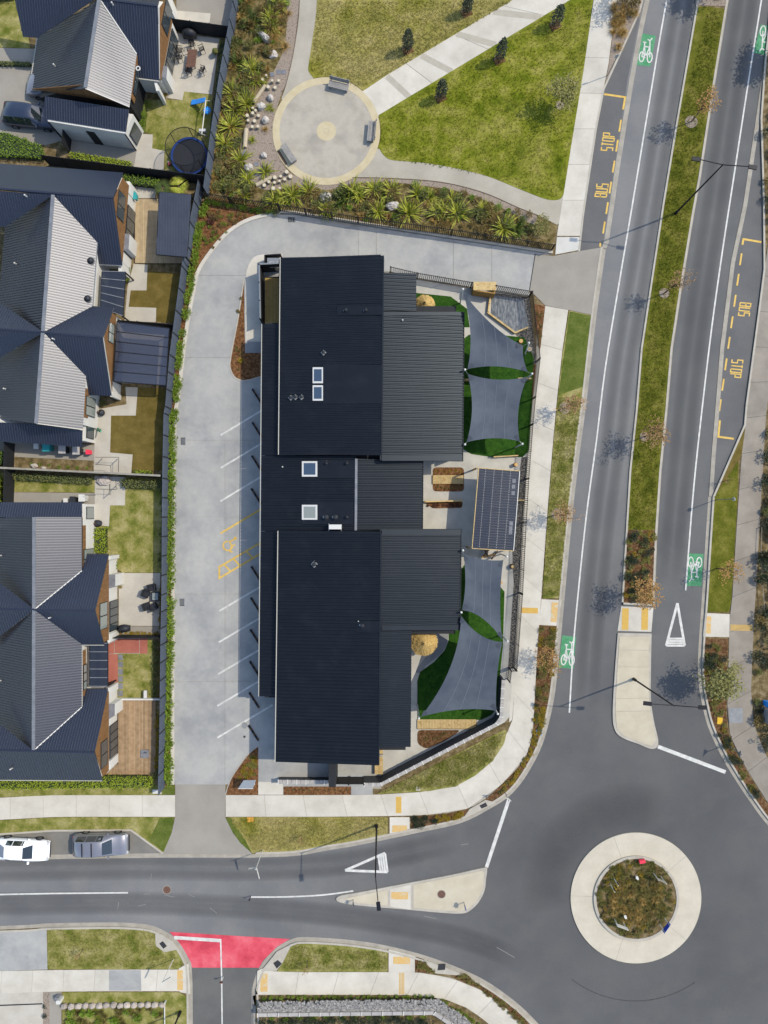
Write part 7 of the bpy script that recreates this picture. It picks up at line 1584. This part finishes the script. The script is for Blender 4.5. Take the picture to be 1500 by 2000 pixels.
# ---- roundabout garden
rcp = Vector((1241.5,1753)); rr = random.Random(3)
for i in range(95):
    a, d = rr.uniform(0,6.283), 52*math.sqrt(rr.random()); plant("tussock_grass", TUSD if i % 3 else TUSS, rcp.x+d*math.cos(a), rcp.y+6+d*math.sin(a)*.85, rr.uniform(.75,1.1), "olive brown tussock in the middle of the roundabout garden", "tussock", "roundabout tussocks", z=.17)
_q = [(rcp.x+75*math.cos(t*.1257), rcp.y+75*math.sin(t*.1257)) for t in range(50)]
gc_patch("olive groundcover all over the roundabout garden", _q, 210, SHGC, .45, .75, .17); gc_patch("yellow groundcover patches in the roundabout garden", _q, 38, SHY, .4, .7, .17); gc_patch("brown groundcover patches in the roundabout garden", _q, 50, SHB, .4, .7, .17)

# ================================================================== TREES
def tree(label, u, v, h, cr, m, n, leaf, trunk=.05, crown_z=None, flat=.8, limbs=9, group=None, name="street_tree", pit=None):
    c = P(u,v,.12); r = random.Random(int(u*31+v)); t = thing(name, label, "tree", c, group); cz = crown_z or h*.68
    n = int(n*1.15); trunk *= 1.25; tm = MB().tube(c, c+Vector((0,0,cz*.75)), trunk, trunk*.7, 7); tips = []
    for k in range(limbs):
        a = 2*math.pi*k/limbs + r.uniform(-.3,.3); b = c+Vector((0,0,cz*r.uniform(.45,.75))); e = c+Vector((math.cos(a)*cr*r.uniform(.4,.85), math.sin(a)*cr*r.uniform(.4,.85), cz+cr*flat*r.uniform(-.25,.8)))
        tm.tube(b, e, trunk*.45, trunk*.14, 5, cap=False); tips.append(e)
        for _ in range(3):
            q = b.lerp(e, r.uniform(.35,.9)); e2 = q + Vector((r.gauss(0,.3), r.gauss(0,.3), r.uniform(.05,.4)))*cr; tm.tube(q, e2, trunk*.2, trunk*.08, 4, cap=False); tips.append(e2)
    tm.build("trunk", M_bark, t); mb = MB()
    for i in range(n):
        p = r.choice(tips) + Vector((r.gauss(0,.17), r.gauss(0,.17), r.gauss(0,.16)))*cr
        quad_leaf(mb, p, Vector((r.gauss(0,1), r.gauss(0,1), r.gauss(0,.6))).normalized(), Vector((r.uniform(-.6,.6), r.uniform(-.6,.6), 1)), leaf*r.uniform(.7,1.4), leaf*r.uniform(.5,.9))
    mb.build("crown", m, t)
    if pit: MB().ring(c, .05, pit, .12, .155, 14).build("mulch_ring", M_gravel, t)
    return t
def young(label, u, v, h, w):
    c = P(u,v,.13); r = random.Random(int(u)); t = thing("young_tree", label, "tree", c); MB().tube(c, c+Vector((0,0,h*.9)), .045, .02, 7).build("trunk", M_bark, t); mb = MB()
    for i in range(520):
        z = r.uniform(.12,1)*h; rad = w*(math.sin(math.pi*min(1,.12+.88*z/h))**.7)*math.sqrt(r.random())*1.05+.03; a = r.uniform(0,6.283); p = c+Vector((rad*math.cos(a), rad*math.sin(a), z))
        quad_leaf(mb, p, Vector((math.cos(a), math.sin(a), r.uniform(-.2,.8))).normalized(), Vector((r.uniform(-.5,.5), r.uniform(-.5,.5), 1)), r.uniform(.10,.2), r.uniform(.06,.12))
    mb.build("crown", M_darkleaf, t); MB().box(c+Vector((0,-.05,.03)), (.9,.7,.06), .45).build("mulch_square", M_soil, t)
    for dx, dy in ((-.42,-.12),(.38,.2)): MB().tube(c+Vector((dx,dy,0)), c+Vector((dx,dy,.9)), .03, .03, 6).build("stake", M_log, t)
young("young dark tree in the upper lawn left of the diagonal path", 796, 97, 2.5, .36); young("young dark tree at the top of the lawn above the diagonal path", 911, 24, 2.3, .34); young("young dark tree below the middle of the diagonal path", 975, 116, 2.7, .34); young("young dark tree nearest the plaza below the diagonal path", 861, 190, 2.4, .40); young("young dark tree nearest the street footpath below the diagonal path", 1084, 49, 2.4, .42)
tree("pale olive tree beside the street footpath in the lower lawn", 1094, 206, 3.1, 1.15, M_paleleaf, 900, .17, crown_z=2.1, name="lawn_tree", pit=.4)
tree("orange leaved tree in the upper median near the twin lamp", 1350, 238, 4.2, 1.1, M_orange, 300, .15, crown_z=3.1, pit=.55); tree("bare tan tree in the middle of the grass median", 1297, 573, 4.2, 1.0, M_blossom, 220, .13, crown_z=3.2, pit=.45)
tree("tan leaved tree in the lower grass median", 1258, 853, 4.0, 1.15, M_blossom, 420, .15, crown_z=3.0, pit=.4); tree("broad golden tan tree at the foot of the median bed", 1238, 1152, 4.0, 1.3, M_orange, 620, .15, crown_z=3.0)
tree("pinkish tan tree in the dry verge beside the square shade sail", 1103, 797, 3.4, 1.0, M_blossom, 320, .13, crown_z=2.4, pit=.5); tree("pinkish tan tree in the dry verge beside the pergola", 1088, 1004, 3.4, 1.0, M_blossom, 340, .13, crown_z=2.4, pit=.5)
tree("golden tan tree leaning over the green cycle patch by the corner", 1060, 1281, 3.0, 1.2, M_orange, 420, .14, crown_z=2.0); tree("red brown tree in the right verge beside the green cycle patch", 1400, 1110, 3.2, 1.1, M_orange, 300, .13, crown_z=2.2)
tree("pale yellow olive tree leaning over the right footpath", 1383, 1318, 4.0, 1.5, M_paleleaf, 1500, .18, crown_z=3.0)
tree("leafy tree beyond the right edge above the bus bay", 1541, 105, 5.0, 1.7, M_shrubd, 1500, .22, crown_z=3.7, name="edge_tree"); tree("leafy tree in the median beyond the top edge", 1392, -10, 4.2, 1.3, M_darkleaf, 700, .2, crown_z=3.0, name="edge_tree"); tree("loose tree in the kerbside strip beyond the top edge", 1226, 2, 4.0, 1.2, M_blossom, 420, .15, crown_z=2.8, name="edge_tree")
def sapling(label, u, v, h=1.6, lean=0):
    tree(label, u, v, h, .35, M_blossom, 40, .08, trunk=.025, crown_z=h*.7, limbs=5, name="sapling")
sapling("thin bare sapling in the lawn beside the south street lamp", 590, 1631); sapling("thin sapling in the lawn left of the red threshold", 163, 1853, 1.9); sapling("thin staked sapling in the lawn right of the red threshold", 601, 1876, 2.0); sapling("leafless sapling in the right verge below the bus bay sign", 1412, 940, 1.5)

# ================================================================== GRASS TUFTS (nobody could count them)
def tufts(label, poly, n, m, seed, z=.128, hh=(.05,.12)):
    r = random.Random(seed); mb = MB(); xs = [p[0] for p in poly]; ys = [p[1] for p in poly]; k = 0
    while k < n:
        u, v = r.uniform(min(xs),max(xs)), r.uniform(min(ys),max(ys))
        if not inside((u,v), poly): continue
        k += 1; c = P(u,v,z)
        for _ in range(3):
            a = r.uniform(0,6.283); d = Vector((math.cos(a), math.sin(a), 0)); s_ = Vector((-d.y,d.x,0))*r.uniform(.015,.04); l = r.uniform(*hh); mb.poly([c-s_, c+s_, c+d*l*1.2+Vector((0,0,l))])
    o = mb.build("grass", m, None, kind="stuff"); return tag(o, label, "grass")
tufts("short mixed grass of the upper park lawn", [(622,2),(1000,2),(760,142),(708,172),(640,150),(608,140),(612,84)], 5000, M_grass_n, 1); tufts("short green grass of the lower park lawn", [(745,230),(1112,4),(1156,2),(1138,135),(1098,378),(1076,388),(960,345),(760,310),(742,280)], 6000, M_grass, 2)
tufts("dry grass of the verge beside the play yard", [(1092,775),(1134,790),(1112,970),(1092,1164),(1060,1164),(1070,1010)], 3000, M_grass_dry, 3); tufts("short grass of the median lawn", [(1384,18),(1412,22),(1386,173),(1348,410),(1306,680),(1283,920),(1278,1032),(1227,1032),(1248,800),(1300,400),(1326,240)], 5000, M_grass_green, 4)
tufts("rough grass of the verge beside the south street", [(446,1598),(755,1598),(755,1626),(576,1658),(496,1662)], 2600, M_grass_n, 5); tufts("rough corner grass below the diagonal wall", [(985,1430),(960,1484),(890,1532),(740,1548),(860,1490)], 1800, M_grass_dry, 6, hh=(.08,.2))
tufts("dry grass around the south lawns", [(96,1815),(290,1817),(301,1822),(303,1846),(318,1861),(338,1859),(348,1880),(345,1889),(96,1889)], 2000, M_grass_dry, 7); tufts("dry grass beside the south crossing", [(575,1848),(755,1860),(755,1893),(548,1893)], 1500, M_grass_dry, 8)

# ================================================================== tell alike plants and stumps apart by their place in the row
ORD = "first second third fourth fifth sixth seventh eighth ninth tenth eleventh twelfth thirteenth fourteenth fifteenth sixteenth seventeenth eighteenth nineteenth twentieth".split(); ORD += ["twenty-" + w for w in ORD[:9]] + ["thirtieth"]
byl = {}
for o in col.objects:
    if o.parent is None and "label" in o.keys() and "group" in o.keys(): byl.setdefault(o["label"], []).append(o)
for lb, os_ in byl.items():
    if 1 < len(os_) <= 30 and len(lb.split()) <= 12:
        xs = [o.location.x for o in os_]; ys = [o.location.y for o in os_]; hz = max(xs)-min(xs) >= max(ys)-min(ys)
        os_.sort(key=lambda o: o.location.x if hz else -o.location.y)
        for i, o in enumerate(os_): o["label"] = lb + ", " + ORD[i] + (" from the left" if hz else " from the top")
